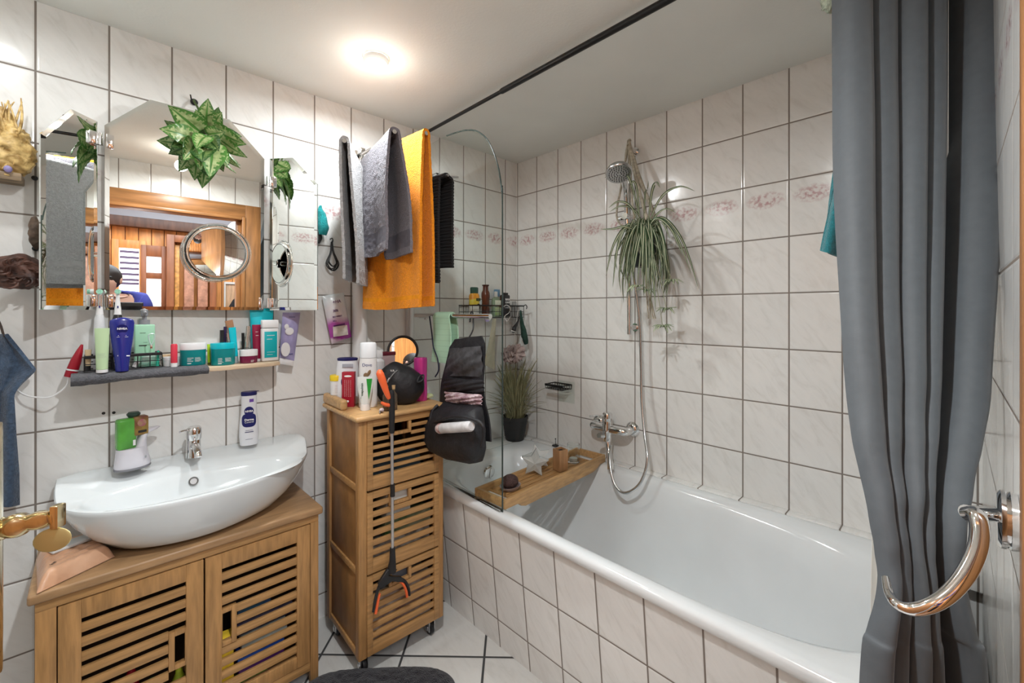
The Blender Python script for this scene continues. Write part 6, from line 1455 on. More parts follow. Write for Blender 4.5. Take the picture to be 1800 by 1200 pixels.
# ------------------------------------------------------------------ inside the vanity and the tower, seen through the slats
yc_ = VY+.032
def content(name, label, cat, px0, px1, z0, z1, m, y=yc_, kind='box', d=.04):
    a, b = W(px0, 1100, y=y).x, W(px1, 1100, y=y).x
    g = G()
    if kind == 'box': g.box(a, b, y, y+d, z0, z1, .004)
    elif kind == 'cyl': g.lathe([(.0001, z0), ((b-a)/2, z0), ((b-a)/2*1.0, z0+(z1-z0)*.75), ((b-a)/2*.5, z0+(z1-z0)*.88), ((b-a)/2*.5, z1), (.0001, z1)], ((a+b)/2, y+.02, 0), 24)
    elif kind == 'roll': g.tube([(a, y+.02, z0+d/2), (b, y+.02, z0+d/2)], d/2, n=20)
    g.jitter(.002, 40) if kind != 'cyl' else None
    return tag(g.build(name, m), label, cat)
zf = .0745
content('cleaner_bottle', 'olive green bottle behind the left cabinet door, at its grip opening', 'bottle', 303, 330, zf, .225, mat('olive_bottle', (.36, .42, .03), .3), kind='cyl')
content('white_roll', 'white rolled pack lying behind the left cabinet door', 'roll', 140, 210, zf+.10, .215, mat('white_soft', (.6, .62, .66), .6, var=.2), d=.045)
content('storage_box', 'grey box under the white roll behind the left door', 'box', 137, 205, zf, .172, mat('grey_blue_card', (.16, .17, .2), .6))
content('red_bottle', 'small red capped bottle behind the left door', 'bottle', 216, 246, zf+.0, .262, mat('red_cap', (.5, .01, .03), .35), kind='cyl', y=yc_+.05)
content('green_bottle', 'dark green bottle behind the left door, right of the red one', 'bottle', 250, 285, zf, .222, mat('deep_green', (.02, .20, .06), .3), kind='cyl')
content('blue_pack', 'dark blue pack at the bottom behind the left door', 'pack', 212, 262, zf, .135, mat('dark_blue_pack', (.02, .05, .32), .4), y=yc_-.02, d=.03)
content('yellow_sponge', 'mustard yellow sponge cloth behind the grip opening of the right door', 'cloth', 388, 412, zf, .270, mat('mustard', (.75, .50, .03), .7, var=.3, vscale=30), y=yc_-.02)
content('teal_brush', 'teal and blue pack behind the upper slats of the right door', 'pack', 418, 475, .285, .335, mat('teal_blue', (.02, .16, .20), .4, var=.5, vscale=25, col2=(.02, .05, .18)), kind='roll', d=.05)
content('silver_pack', 'silver and violet packet in the middle behind the right door', 'pack', 418, 515, .235, .283, mat('silver_violet', (.30, .26, .34), .3, var=.6, vscale=22, col2=(.05, .04, .09)), kind='roll', d=.046)
content('white_case', 'long pale case behind the middle slats of the right door', 'case', 425, 505, .190, .234, mat('pale_case', (.50, .53, .48), .4, var=.3, vscale=14), kind='box')
content('blue_case', 'blue box behind the lower slats of the right door', 'box', 418, 500, .145, .189, mat('blue_case', (.02, .10, .5), .35), kind='box')
content('violet_box', 'violet box under the blue one behind the right door', 'box', 420, 500, .108, .144, mat('violet_box', (.13, .03, .20), .35), kind='box')
content('green_packet', 'grass green packet at the bottom behind the right door', 'packet', 418, 470, zf, .107, mat('grass_green', (.2, .45, .05), .4, var=.4, vscale=30), kind='box')
fb_ = G(); fb_.box(-1.40, -1.262, -.215, -.12, .001, .052, .006); tag(fb_.build('floor_pack', mat('royal_blue', (.012, .03, .22), .4)), 'royal blue pack standing on the floor under the bamboo cabinet', 'pack')
def tcontent(name, label, cat, x0, x1, z0, z1, m, y0=.0165, y1=.10):
    P_ = [TWp(x, y, z) for z in (z0, z1) for x, y in ((x0, y0), (x1, y0), (x1, y1), (x0, y1))]
    g = G(); v = [g.bm.verts.new(p) for p in P_]
    for q in ((3, 2, 1, 0), (4, 5, 6, 7), (0, 1, 5, 4), (1, 2, 6, 5), (2, 3, 7, 6), (3, 0, 4, 7)): g._f([v[i] for i in q])
    bmesh.ops.bevel(g.bm, geom=list(g.bm.edges), offset=.003, segments=2, affect='EDGES', profile=.5)
    return tag(g.build(name, m), label, cat)
tcontent('folded_cloth', 'grey-blue folded cloth in the top drawer of the tower', 'cloth', .05, .24, .655, .716, mat('grey_blue_cloth', (.035, .06, .08), .9, var=.3))
tcontent('paper_stack', 'pale wrinkled paper in the top drawer, on its floor', 'paper', .055, .27, .641, .654, mat('pale_paper', (.55, .48, .38), .7, var=.3, vscale=20))
tcontent('white_carton', 'white carton behind the grip of the middle drawer', 'carton', .105, .20, .50, .60, mat('white_carton', (.62, .62, .58), .5))
tcontent('green_folder', 'green folded bag in the middle drawer', 'bag', .10, .285, .44, .498, mat('green_bag', (.03, .20, .03), .5, var=.6, vscale=14, col2=(.35, .33, .22)))
tcontent('striped_pack', 'brown and white pack at the bottom of the middle drawer', 'pack', .05, .28, .361, .438, mat('brown_white', (.10, .06, .04), .6, var=.5, vscale=26, col2=(.50, .46, .40)))
tcontent('grey_pack', 'dark grey pack behind the grip of the lowest drawer', 'pack', .12, .20, .262, .322, mat('slate_pack', (.10, .11, .13), .5))
tcontent('paper_bag', 'reddish brown and white paper bag filling the lowest drawer', 'bag', .05, .285, .087, .260, mat('red_brown_bag', (.28, .10, .055), .6, var=.4, vscale=16, col2=(.62, .52, .42)))

# ------------------------------------------------------------------ on the tower
ZT = TH+.0006
def tw(px, py): return W(px, py, z=ZT)
# pill jar on the gallery
c = W(592, 683, z=TH+.038); c = TWp(.012, .235, TH+.0385)
o = thing('vitamin_jar', 'small white jar with a yellow lid on the back left rail of the tower', 'jar', c)
G().lathe([(.0001, 0), (.0195, 0), (.0205, .002), (.0205, .052), (.0001, .052)], (0, 0, 0), 32).build('body', white_pl, o, local=True)
G().lathe([(.0001, .0525), (.0225, .0525), (.0228, .070), (.021, .073), (.0001, .073)], (0, 0, 0), 32).build('lid', mat('yellow_lid', (.80, .58, .02), .35), o, local=True)
lines(o, -.012, .012, .010, .036, 0, 6, ink_g, .0208, 1, 3)
def onT(l, r, b): p = W((l+r)/2, b, z=ZT); return p
# tall lotion bottle
c = onT(590, 632, 710); dd_ = dep(c); 
o = thing('body_lotion', 'large white lotion bottle with a blue cap at the front left of the tower', 'bottle', c, R(-35)); bh = (710-628)/FPX*dd_; w_ = .5*(632-588)/FPX*dd_*.97
g = G(); g.sharp = 60; rs = []
for t_, a in ((0, .82), (.02, .90), (.15, 1.0), (.5, .98), (.8, .86), (.94, .78)): rs.append([Vector((w_*a*math.cos(q), .62*w_*a*math.sin(q), bh*t_)) for q in [2*PI*k/36 for k in range(36)]])
g.rings(rs); g.build('body', whp, o, local=True)
g = G(); g.lathe([(.0001, bh*.942), (w_*.80, bh*.942), (w_*.82, bh*.985), (w_*.7, bh), (.0001, bh)], (0, 0, 0), 36, sy=.64); g.build('cap', mat('navy_cap', (.012, .014, .10), .3), o, local=True)
g = G(); g.ball((w_*.12, -w_*.58, bh*.50), (w_*.52, .003, w_*.55), 22, 10); g.box(-w_*.15, w_*.6, -w_*.62, -w_*.56, bh*.30, bh*.48, .001); g.build('blue_print', nv, o, local=True)
g = G(); g.box(-w_*.3, w_*.55, -w_*.60, -w_*.555, bh*.80, bh*.88, .001); g.build('grey_tag', mat('silver_tag', (.35, .37, .42), .3), o, local=True)
# white and beige bottle with cap (back)
c = onT(625, 655, 690); c = TWp(.085, .12, ZT); dd_ = dep(c); zt3 = W(640, 602, y=c.y).z; bh = zt3-ZT; w_ = .5*(655-624)/FPX*dd_
o = thing('deodorant_bottle', 'tall white bottle with a brown heart-like swirl behind the lotion bottle', 'bottle', c, R(-35))
G().lathe([(.0001, 0), (w_*.9, 0), (w_, .003), (w_, bh*.62), (w_*.94, bh*.76), (.0001, bh*.76)], (0, 0, 0), 36, sy=.7).build('body', mat('shell_white', (.74, .73, .72), .3), o, local=True)
G().lathe([(.0001, bh*.765), (w_*.93, bh*.765), (w_*.90, bh*.98), (w_*.8, bh), (.0001, bh)], (0, 0, 0), 36, sy=.7).build('cap', mat('cap_white2', (.70, .72, .74), .3), o, local=True)
text('Dove', .0155, ink_b, o, (0, -w_*.72, bh*.66)); 
g = G(); g.ball((-.004, -w_*.70, bh*.50), (.009, .0012, .010), 18, 8); g.ball((.006, -w_*.70, bh*.535), (.0055, .0012, .013), 18, 8, M=Matrix.Rotation(R(25), 4, 'Y')); g.build('brown_swirl', mat('brown_swirl', (.20, .12, .06), .4), o, local=True)
# red carton
c = onT(602, 624, 714); dd_ = dep(c); bh = (714-653)/FPX*dd_; w_ = .5*(623-602)/FPX*dd_
o = thing('red_carton', 'narrow dark red carton in front of the white lotion bottle', 'carton', c, R(-42))
g = G(); g.box(-w_*1.0, w_*1.0, -.010, .012, 0, bh, .0012); g.build('carton', mat('carton_red', (.36, .012, .03), .35), o, local=True)
g = G(); g.ball((0, -.0102, bh*.88), (w_*.62, .0006, bh*.028), 20, 8); g.ball((0, -.0102, bh*.16), (w_*.18, .0006, w_*.18), 16, 8)
g.build('logo', ink_w, o, local=True)
for k in range(4): lines(o, -w_*.55+k*w_*.32, -w_*.42+k*w_*.32, bh*.30, bh*.76, -.0104, 16, ink_w, None, 1, 10+k, .0008)
# tube with dark writing, cap down
c = onT(632, 652, 720); dd_ = dep(c); bh = (720-662)/FPX*dd_; w_ = .5*(656-628)/FPX*dd_
o = thing('ointment_tube', 'white and green ointment tube standing on its cap at the front of the tower', 'tube', c, R(-42))
g = G(); rs = []
for t_ in [i/8 for i in range(9)]:
    a = w_*(.62+.38*min(1, t_*1.6)); bq = .55*w_*(1-t_)+.002*t_; rs.append([Vector((a*math.cos(q), bq*math.sin(q), bh*(.20+.80*t_))) for q in [2*PI*k/28 for k in range(28)]])
g.rings(rs); tbm = g.build('tube_body', mat('silvery_white_tube', (.62, .64, .62), .25, var=.1, vscale=30), o, local=True)
G().lathe([(.0001, 0), (w_*.60, 0), (w_*.62, .002), (w_*.58, bh*.195), (.0001, bh*.195)], (0, 0, 0), 26).build('cap', white_pl, o, local=True)
text('Transpulmin', .0115, mat('dark_green_ink', (.01, .05, .02), .4), o, (-w_*.28, -.0105, bh*.58), rot=(R(86), R(-90), 0), bold=.0002)
g = G(); gv = [g.bm.verts.new(p) for p in ((w_*.25, -.0098, bh*.95), (w_*.92, -.0062, bh*.95), (w_*.75, -.0085, bh*.60), (w_*.55, -.0115, bh*.32))]; g._f(gv); g.build('green_stripe', mat('tube_green', (.02, .28, .04), .35), o, local=True, smooth=False)
# black cosmetic bag
c = W(712, 706, z=ZT); cen = TWp(.200, .090, ZT+.072)
cb2 = thing('cosmetic_bag', 'round black cosmetic bag with a zip on the middle of the tower', 'bag', (cen.x, cen.y, ZT))
vd = (CAM-cen); vd.z = 0; vd.normalize(); sdv = Vector((-vd.y, vd.x, 0)); 
Mb = Matrix(((-sdv.x, vd.x, 0, 0), (-sdv.y, vd.y, 0, 0), (0, 0, 1, 0), (0, 0, 0, 1)))
def bagshape(p):
    p = p.copy(); k = p.z/.076; p.x *= 1+.10*(1-k)*(.5); 
    if p.z < -.060: p.z = -.060+(p.z+.060)*.5
    p.x += .010*k*k; p.z += .006*math.sin(p.x*40); return p
g = G(); g.sharp = 60; g.ball(cen+Vector((0, 0, -.001)), (.084, .054, .082), 48, 32, M=Mb, fn=bagshape); g.jitter(.004, 26, 2)
for v in g.bm.verts: v.co.z = max(v.co.z, ZT+.0006)
g.build('body', mat('black_bag', (.010, .010, .012), .55, var=.4, vscale=24, bump=.5, bscale=40, bdist=.006), cb2)
Bp = lambda a, b, off=.0: cen+(-sdv)*a+Vector((0, 0, b))+vd*(.055*math.sqrt(max(0, 1-(a/.088)**2-(b/.084)**2))+off)
g = G(); g.tube([Bp(.012, .060, .006), Bp(.024, .050, .006), Bp(.036, .036, .006), Bp(.044, .020, .006)], .0022, n=8, smooth=5); g.build('zip', mat('zip_grey', (.20, .20, .20), .4), cb2)
g = G(); g.tube([Bp(.040, .034, .009), Bp(.044, .026, .010), Bp(.047, .018, .010)], [.003, .0035, .003], n=8); g.build('zip_puller', steel, cb2)
g = G(); g.tube([Bp(-.066, .030, .004), Bp(-.074, .036, .006)+(-sdv)*-.008, Bp(-.070, .020, .006)+(-sdv)*-.010, Bp(-.060, .014, .006)], .0035, n=8, smooth=5, closed=True); g.build('loop', bagc, cb2)
g = G(); g.box(-.010, .010, -.0006, .0006, -.0016, .0016); g.bm.free()
text('AV', .012, ink_w, cb2, tuple((Bp(.030, .058, .008)-Vector(cb2.location))), rot=(R(75), 0, math.atan2(sdv.y, sdv.x)+PI if False else math.atan2(-sdv.y, -sdv.x)))
# pink spray bottle
c = TWp(.290, .100, ZT); dd_ = dep(c); bh = W(750, 626, y=c.y).z-ZT; w_ = .5*(762-738)/FPX*dd_
o = thing('spray_can', 'glossy pink spray can right of the black cosmetic bag', 'can', c)
G().lathe([(.0001, 0), (w_*.96, 0), (w_, .003), (w_, bh*.12), (w_*.92, bh*.5), (w_*.98, bh*.93), (w_*.9, bh*.985), (.0001, bh)], (0, 0, 0), 36).build('body', mat('metal_pink', (.55, .045, .27), .25, .35, var=.1, vscale=8), o, local=True)
# black rimmed hand mirror behind
c = TWp(.275, .215, ZT); rc = Vector((c.x, c.y, W(745, 612, y=c.y).z-.004))
hm_ = thing('hand_mirror', 'black-rimmed round mirror standing at the back of the tower', 'mirror', (c.x, c.y, ZT))
Mm = Matrix.Translation(rc) @ Matrix.Rotation(R(-30), 4, 'Z') @ Matrix.Rotation(R(82), 4, 'X')
g = G(); g.tube([Mm @ Vector((.058*math.cos(q), .058*math.sin(q), 0)) for q in [2*PI*k/56 for k in range(56)]], .0055, n=12, closed=True); g.build('rim', black_pl, hm_)
g = G(); g.lathe([(.0001, -.002), (.055, -.002), (.055, .0005), (.0001, .0005)], (0, 0, 0), 48, M=Mm); g.build('glass', mirror_m, hm_)
g = G(); g.tube([rc-Vector((0, 0, .058)), (rc.x, rc.y, ZT+.006)], .006, n=12); g.lathe([(.0001, 0), (.034, 0), (.034, .005), (.0001, .007)], (rc.x, rc.y, ZT), 28); g.build('stand', black_pl, hm_)
# white pump bottle and pinkish bottle behind the bag
c = TWp(.165, .200, ZT)
o = thing('small_white_bottle', 'white bottle with a square cap behind the cosmetic bag', 'bottle', c); bh = W(678, 614, y=c.y).z-ZT
G().lathe([(.0001, 0), (.021, 0), (.021, bh*.78), (.010, bh*.84), (.0001, bh*.84)], (0, 0, 0), 28).build('body', mat('soft_white', (.62, .60, .60), .4), o, local=True)
g = G(); g.box(-.0105, .0105, -.0105, .0105, bh*.845, bh, .002); g.build('cap', white_pl, o, local=True)
c = TWp(.105, .215, ZT); o = thing('pink_bottle', 'pale pink bottle at the back of the tower, right of the heart-swirl bottle', 'bottle', c); bh = W(660, 618, y=c.y).z-ZT
G().lathe([(.0001, 0), (.017, 0), (.017, bh*.8), (.009, bh), (.0001, bh)], (0, 0, 0), 28).build('body', mat('pale_pink', (.56, .38, .40), .35), o, local=True)
c = TWp(.215, .235, ZT); o = thing('red_lid_box', 'dark red lid of a box showing behind the cosmetic bag', 'box', c, TRZ); zt4 = W(705, 616, y=c.y).z-ZT
g = G(); g.box(-.028, .028, -.016, .016, 0, zt4-.014, .002); g.build('box', mat('rose_box', (.40, .28, .28), .4), o, local=True); g = G(); g.box(-.030, .030, -.018, .018, zt4-.0138, zt4, .002); g.build('lid', mat('wine_red', (.12, .01, .02), .35), o, local=True)
# corked glass bottles
corkm = mat('cork', (.42, .28, .14), .8, var=.3, vscale=60)
amber = mat('smoky_glass', (.35, .27, .20), .1, trans=.75, ior=1.2)
for k, (px, lab) in enumerate(((684, 'small smoky glass bottle with a cork, left one of the pair behind the grabber handle'), (694, 'small smoky glass bottle with a cork, right one of the pair behind the grabber handle'))):
    c = TWp(.108+.026*k, .020-.002*k, ZT); o = thing('corked_bottle', lab, 'bottle', c, 0, 'corked bottles')
    G().lathe([(.0001, 0), (.0125, 0), (.013, .002), (.013, .052), (.008, .060), (.0055, .064), (.0055, .072), (.0001, .072)], (0, 0, 0), 24).build('glass', amber, o, local=True)
    G().lathe([(.0001, .0722), (.0055, .0722), (.0065, .086), (.0001, .087)], (0, 0, 0), 16).build('cork', corkm, o, local=True)
# green soft item at the right back
g = G(); c = TWp(.312, .10, ZT); g.ball(c+Vector((.004, 0, .012)), (.030, .020, .0118), 28, 16); g.jitter(.003, 45)
for v in g.bm.verts: v.co.z = max(v.co.z, ZT+.0005)
tag(g.build('green_glove_roll', mat('lime_cloth', (.36, .46, .14), .8, var=.3, vscale=30, col2=(.60, .64, .40))), 'crumpled lime green cloth at the right end of the tower', 'cloth')
c = TWp(.315, .19, ZT)
o = thing('brown_jar', 'dark brown box-like jar behind the lime green cloth', 'jar', c, TRZ)
g = G(); g.box(-.022, .016, -.018, .018, 0, .060, .003); g.build('body', mat('brown_jar', (.07, .05, .035), .35, var=.3), o, local=True); g = G(); g.box(-.023, .017, -.019, .019, .0605, .078, .003); g.build('lid', black_pl, o, local=True)
# small clips
cl = thing('hair_clip', 'small silver and pink clip lying at the front of the tower', 'clip', TWp(.085, .0, ZT))
p = TWp(.082, .004, ZT); g = G(); g.ball(p+Vector((0, 0, .008)), (.009, .007, .0075), 16, 10); g.build('bead', mat('pearl', (.55, .45, .46), .25), cl)
g = G(); g.tube([p+Vector((0, 0, .003)), p+Vector((-.010, -.008, .006)), p+Vector((-.014, -.016, .002))], [.003, .003, .0015], n=8, smooth=4); g.build('prong', steel, cl)

# ------------------------------------------------------------------ reaching aid on the tower front
gb = thing('reaching_aid', 'long reaching grabber with black grip and orange trigger, against the tower front', 'grabber', W(688, 1070, y=-.44))
def GY(py): t = (py-690)/380; return TWp(.125, -.022-.004*t).y
def gp_(px, py, off=0): return W(px, py, y=-.448+off)
rodm = mat('aluminium_rod', (.50, .50, .50), .35, .7)
top_, bot_ = gp_(690, 700), gp_(690, 968)
g = G(); g.tube([gp_(689, 755), gp_(690, 968)], .0052, n=16); g.build('rod', rodm, gb)
g = G(); g.tube([gp_(688.5, 686), gp_(688.5, 692), gp_(689, 720), gp_(689, 757), gp_(689, 760)], [.006, .0095, .0098, .0090, .007], n=18, smooth=2); g.build('grip', mat('soft_black', (.012, .012, .013), .75, bump=.5, bscale=300), gb)
g = G(); g.tube([gp_(690, 850), gp_(690, 872)], [.0078, .0078], n=16); g.build('collar', black_pl, gb)
orm = mat('signal_orange', (.85, .14, .04), .4)
g = G(); g.sharp = 60; g.tube([gp_(684, 700, .000), gp_(679, 688, .000), gp_(672, 668, .004), gp_(668, 656, .008), gp_(669, 650, .010)], [.0065, .0095, .0125, .0125, .006], n=16, smooth=4); g.build('trigger', orm, gb)
g = G(); g.tube([gp_(686, 712, .002), gp_(678, 711, .004), gp_(670, 707, .008)], [.006, .0065, .004], n=12, smooth=3); g.build('trigger_tip', orm, gb)
g = G(); g.sharp = 50
g.tube([gp_(690, 962), gp_(690, 985), gp_(688, 1005)], [.0085, .0110, .016], n=16); g.prism([(gp_(677, 1012).x, gp_(677, 1012).z), (gp_(704, 1012).x, gp_(704, 1012).z), (gp_(710, 1022).x, gp_(710, 1022).z), (gp_(698, 1024).x, gp_(698, 1022).z), (gp_(688, 1019).x, gp_(688, 1019).z), (gp_(668, 1034).x, gp_(668, 1034).z), (gp_(664, 1026).x, gp_(664, 1026).z), (gp_(680, 1000).x, gp_(680, 1000).z), (gp_(697, 1000).x, gp_(697, 1000).z)], .012, M=Matrix.Translation((0, -.454, 0)), bev=.002); g.build('claw_head', black_pl, gb)
for side, pts in ((0, [(670, 1022), (663, 1040), (659, 1058), (656, 1075)]), (1, [(702, 1016), (712, 1022), (718, 1034), (720, 1046)])):
    g = G(); g.tube([gp_(*p) for p in pts], [.006, .0055, .005, .004], n=12, smooth=5); jw = g.build('jaw', black_pl, gb)
    ins = [(p[0]+(4.5 if side == 0 else -4.5), p[1]+3) for p in pts]
    g = G(); g.tube([gp_(*p) for p in ins[1 if side == 0 else 0:]], [.0032, .0048, .0045][:len(ins)-(1 if side == 0 else 0)] if side == 0 else [.002, .004, .0045, .004], n=10, smooth=4); g.build('orange_pad', orm, gb)

# ------------------------------------------------------------------ left end of the mirror wall
dec = thing('straw_decoration', 'golden straw wall decoration on a wooden ledge at the far left', 'decoration', W(15, 330, y=-.03))
straw = mat('golden_straw', (.60, .34, .08), .45, var=.5, vscale=60, col2=(.85, .62, .26), bump=.5, bscale=100)
random.seed(8)
for cc_, rr3 in ((W(12, 268, y=-.05), (.052, .030, .060)), (W(26, 250, y=-.045), (.026, .022, .045)), (W(2, 232, y=-.04), (.030, .02, .065))):
    g = G(); g.sharp = 80; g.ball(cc_, rr3, 40, 30); g.jitter(.010, 40, 2); g.jitter(.006, 130, 7); g.build('straw_clump', straw, dec)
for k in range(60):
    t = random.random(); base = W(random.uniform(-14, 12), 312, y=-.045); base.z = max(base.z, 1.60)
    tip = W(random.uniform(-12, 42)*(1-t*.6), 190+t*120 if t > .2 else 172+t*60, y=-.03-random.random()*.05); tip.x = min(tip.x, -1.892)
    m1 = base.lerp(tip, .5)+Vector((random.uniform(-.02, .02), -.01, random.uniform(-.01, .02))); g = G(); g.tube([base, m1, tip], [random.uniform(.002, .0045), .0035, .0012], n=7, smooth=5); g.build('straw', straw, dec)
g = G(); g.box(-2.02, W(40, 320, y=-.05).x, -.075, -.004, W(20, 318, y=-.06).z, W(20, 304, y=-.06).z, .003); g.build('ledge', mat('weathered_wood', (.26, .19, .12), .7, var=.4, vscale=14, stretch=(1, 8, 8)), dec)
p = W(14, 297, y=-.078); g = G(); g.ball(p, (.008, .008, .009), 18, 12); g.build('light_bead', mat('violet_bead', (.5, .45, .8), .2, trans=.4, ior=1.2), dec)
hair = mat('dark_brown_hair', (.045, .018, .014), .5, var=.6, vscale=35, col2=(.14, .06, .04), bump=.7, bscale=120)
hp_ = thing('hairpiece', 'curly dark brown hairpiece hanging left of the mirror, low', 'hairpiece', W(35, 480, y=-.06))
hcx = W(34, 478, y=-.062)
g = G(); g.sharp = 80; g.ball(hcx, (.054, .036, .045), 40, 26); g.jitter(.010, 28, 1); g.jitter(.004, 80, 3); g.build('bun', hair, hp_)
for k in range(26):
    a = random.uniform(0, 6.28); rr_ = random.uniform(.25, .9); c = hcx+Vector((.050*rr_*math.cos(a), -.028-.008*random.random(), .040*rr_*math.sin(a))); r = random.uniform(.008, .018)
    g = G(); g.tube([c+Vector((r*math.cos(q+a), -.004*math.sin(q*2), r*.8*math.sin(q+a))) for q in (0, .9, 1.8, 2.7, 3.6)], [.0015, .003, .0035, .003, .001], n=7, smooth=4); g.build('curl', hair, hp_)
g = G(); hc2 = W(66, 408, y=-.05); g.ball((-1.888, -.040, hc2.z), (.012, .016, .045), 24, 18); g.jitter(.006, 60, 5)
tag(g.build('small_hairpiece', mat('ash_brown_hair', (.12, .08, .055), .6, var=.6, vscale=50, bump=.7, bscale=140)), 'small ash brown hairpiece tucked behind the left mirror wing', 'hairpiece')
for (a, b, lab) in ((61, 313, 'tiny black wall hook under the straw decoration, beside the mirror'), (62, 437, 'tiny black wall hook above the dark brown hairpiece')):
    p = W(a, b, y=-.004); g = G(); g.lathe([(.0001, 0), (.0065, 0), (.0065, .006), (.004, .009), (.0001, .010)], (p.x, -.0008, p.z), 16, M=Matrix.Rotation(R(90), 4, 'X')); tag(g.build('wall_hook', black_pl), lab, 'hook')
for (a, b, lab) in ((182, 726, 'left one of two dark drill holes in the tiles above the soap dispenser'), (200, 725, 'right one of two dark drill holes in the tiles above the soap dispenser')):
    p = W(a, b, y=0); g = G(); g.lathe([(.0001, .0002), (.0042, .0002), (.0042, .0008), (.0001, .0008)], (p.x, 0, p.z), 14, M=Matrix.Rotation(R(90), 4, 'X')); tag(g.build('wall_plug', ink), lab, 'drill hole', 'drill holes')
denim = mat('blue_terry', (.045, .075, .125), .95, var=.3, vscale=120, bump=.8, bscale=260, bdist=.003, sheen=.3)
bt = thing('blue_towel', 'faded blue towel hanging on the wall at the left edge', 'towel', (-1.93, -.05, .72))
def btf(u, v):
    top = W(9, 588, y=-.055); ys = [(9, 588, 9, 588), (6, 610, 35, 618), (6, 640, 62, 650), (8, 668, 40, 672), (8, 690, 24, 694), (8, 760, 26, 765), (8, 830, 30, 832), (10, 888, 30, 892)]
    t = v*(len(ys)-1); i = min(int(t), len(ys)-2); f = t-i; a = [ys[i][k]+(ys[i+1][k]-ys[i][k])*f for k in range(4)]
    L_ = W(a[0]-26, a[1], y=-.05); R_ = W(a[2], a[3], y=-.05); p = L_.lerp(R_, u); p.y = -.035-.014*math.sin(u*6+v*4)-.01*math.sin(v*PI); return p
g = G(); g.sharp = 70; g.grid(btf, 20, 50, .008); g.build('cloth', denim, bt)
g = G(); g.tube([W(7, 592, y=-.03), W(2, 574, y=-.02), W(-4, 560, y=-.01)], .0025, n=8); g.build('loop', mat('brown_loop', (.06, .04, .03), .6), bt)

# ------------------------------------------------------------------ dark plush mat on the floor
def matshape(u, v):
    a, b = (u-.5)*2, (v-.5)*2
    k = max(abs(a), abs(b)) or 1e-6; L_ = (abs(a)**4+abs(b)**4)**.25 or 1e-6; a2, b2 = a*k/L_, b*k/L_
    x, y = a2*.26, b2*.185; edge = max(0, 1-k**10)
    th = R(-41); c, s_ = math.cos(th), math.sin(th)
    return Vector((-1.183+c*x-s_*y, -.560+s_*x+c*y, .004+.040*edge**.5+.004*noise.noise(Vector((x*60, y*60, 0)))*edge))
plush = mat('black_plush', (.011, .010, .014), 1, var=.6, vscale=180, bump=1, bscale=260, bdist=.006, sheen=.15)
g = G(); g.sharp = 80; g.grid(matshape, 110, 80); g.grid(lambda u, v: matshape(u, v).xy.to_3d()+Vector((0, 0, .001)), 110, 80); bmesh.ops.remove_doubles(g.bm, verts=g.bm.verts, dist=.0005)
tag(g.build('plush_mat', plush), 'dark fluffy bath mat on the floor in front of the tower', 'mat')

# ------------------------------------------------------------------ the photographer, seen only in the mirrors
def skin_mesh(pts, edges, radii, sub=2):
    me = bpy.data.meshes.new('sk'); me.from_pydata(pts, edges, []); o = bpy.data.objects.new('sk', me); COL.objects.link(o)
    o.modifiers.new('s', 'SKIN'); sk = me.skin_vertices[0].data
    for i, r in enumerate(radii): sk[i].radius = (r, r) if not isinstance(r, tuple) else r
    sk[0].use_root = True
    o.modifiers.new('u', 'SUBSURF').levels = sub
    dg = bpy.context.evaluated_depsgraph_get(); m2 = bpy.data.meshes.new_from_object(o.evaluated_get(dg)); bpy.data.objects.remove(o); bpy.data.meshes.remove(me)
    for p in m2.polygons: p.use_smooth = True
    return m2
PX_, PY_ = -1.870, -2.22
per = thing('person', 'person in a dark blue shirt holding up a black phone, seen in the mirror', 'person', (PX_, PY_, 0))
def add_mesh(name, me, m, parent):
    me.materials.append(m); o = bpy.data.objects.new(name, me); COL.objects.link(o); o.parent = parent; return o
rel = lambda x, y, z: (x-PX_, y-PY_, z)
V_ = [rel(PX_, PY_, .78), rel(PX_, PY_, .92), rel(PX_, PY_+.01, 1.08), rel(PX_, PY_+.03, 1.215), rel(PX_, PY_+.06, 1.27), rel(PX_, PY_+.08, 1.295), rel(PX_, PY_+.10, 1.35), rel(PX_, PY_+.10, 1.405)]
E_ = [(i, i+1) for i in range(7)]; Rr_ = [(.15, .11), (.135, .10), (.15, .105), (.15, .10), (.055, .055), (.05, .05), (.078, .09), (.06, .07)]
def chain(start, pts, rad):
    k = start
    for p, r in zip(pts, rad): V_.append(rel(*p)); Rr_.append(r); E_.append((k, len(V_)-1)); k = len(V_)-1
    return k
handR = Vector((-1.665, -1.835, 1.168)); handL = Vector((-1.885, -1.845, 1.165))
chain(3, [(PX_+.17, PY_+.02, 1.225), (PX_+.235, PY_+.09, 1.05), (PX_+.225, PY_+.22, 1.09), (handR.x+.010, handR.y-.045, handR.z-.030), tuple(handR+Vector((.004, -.012, -.008)))], [.060, .045, .038, .027, (.036, .018)])
chain(3, [(PX_-.17, PY_+.02, 1.225), (PX_-.225, PY_+.10, 1.05), (PX_-.15, PY_+.24, 1.09), (handL.x-.008, handL.y-.040, handL.z-.030), tuple(handL+Vector((-.004, -.012, -.008)))], [.060, .045, .038, .027, (.036, .018)])
chain(0, [(PX_+.095, PY_, .70), (PX_+.11, PY_+.03, .43), (PX_+.115, PY_-.01, .09), (PX_+.12, PY_+.11, .045)], [.095, .062, .042, .038])
chain(0, [(PX_-.095, PY_, .70), (PX_-.11, PY_+.03, .43), (PX_-.115, PY_-.01, .09), (PX_-.12, PY_+.11, .045)], [.095, .062, .042, .038])
body = add_mesh('body', skin_mesh(V_, E_, Rr_), skin, per)
bm_ = bmesh.new(); bm_.from_mesh(body.data)
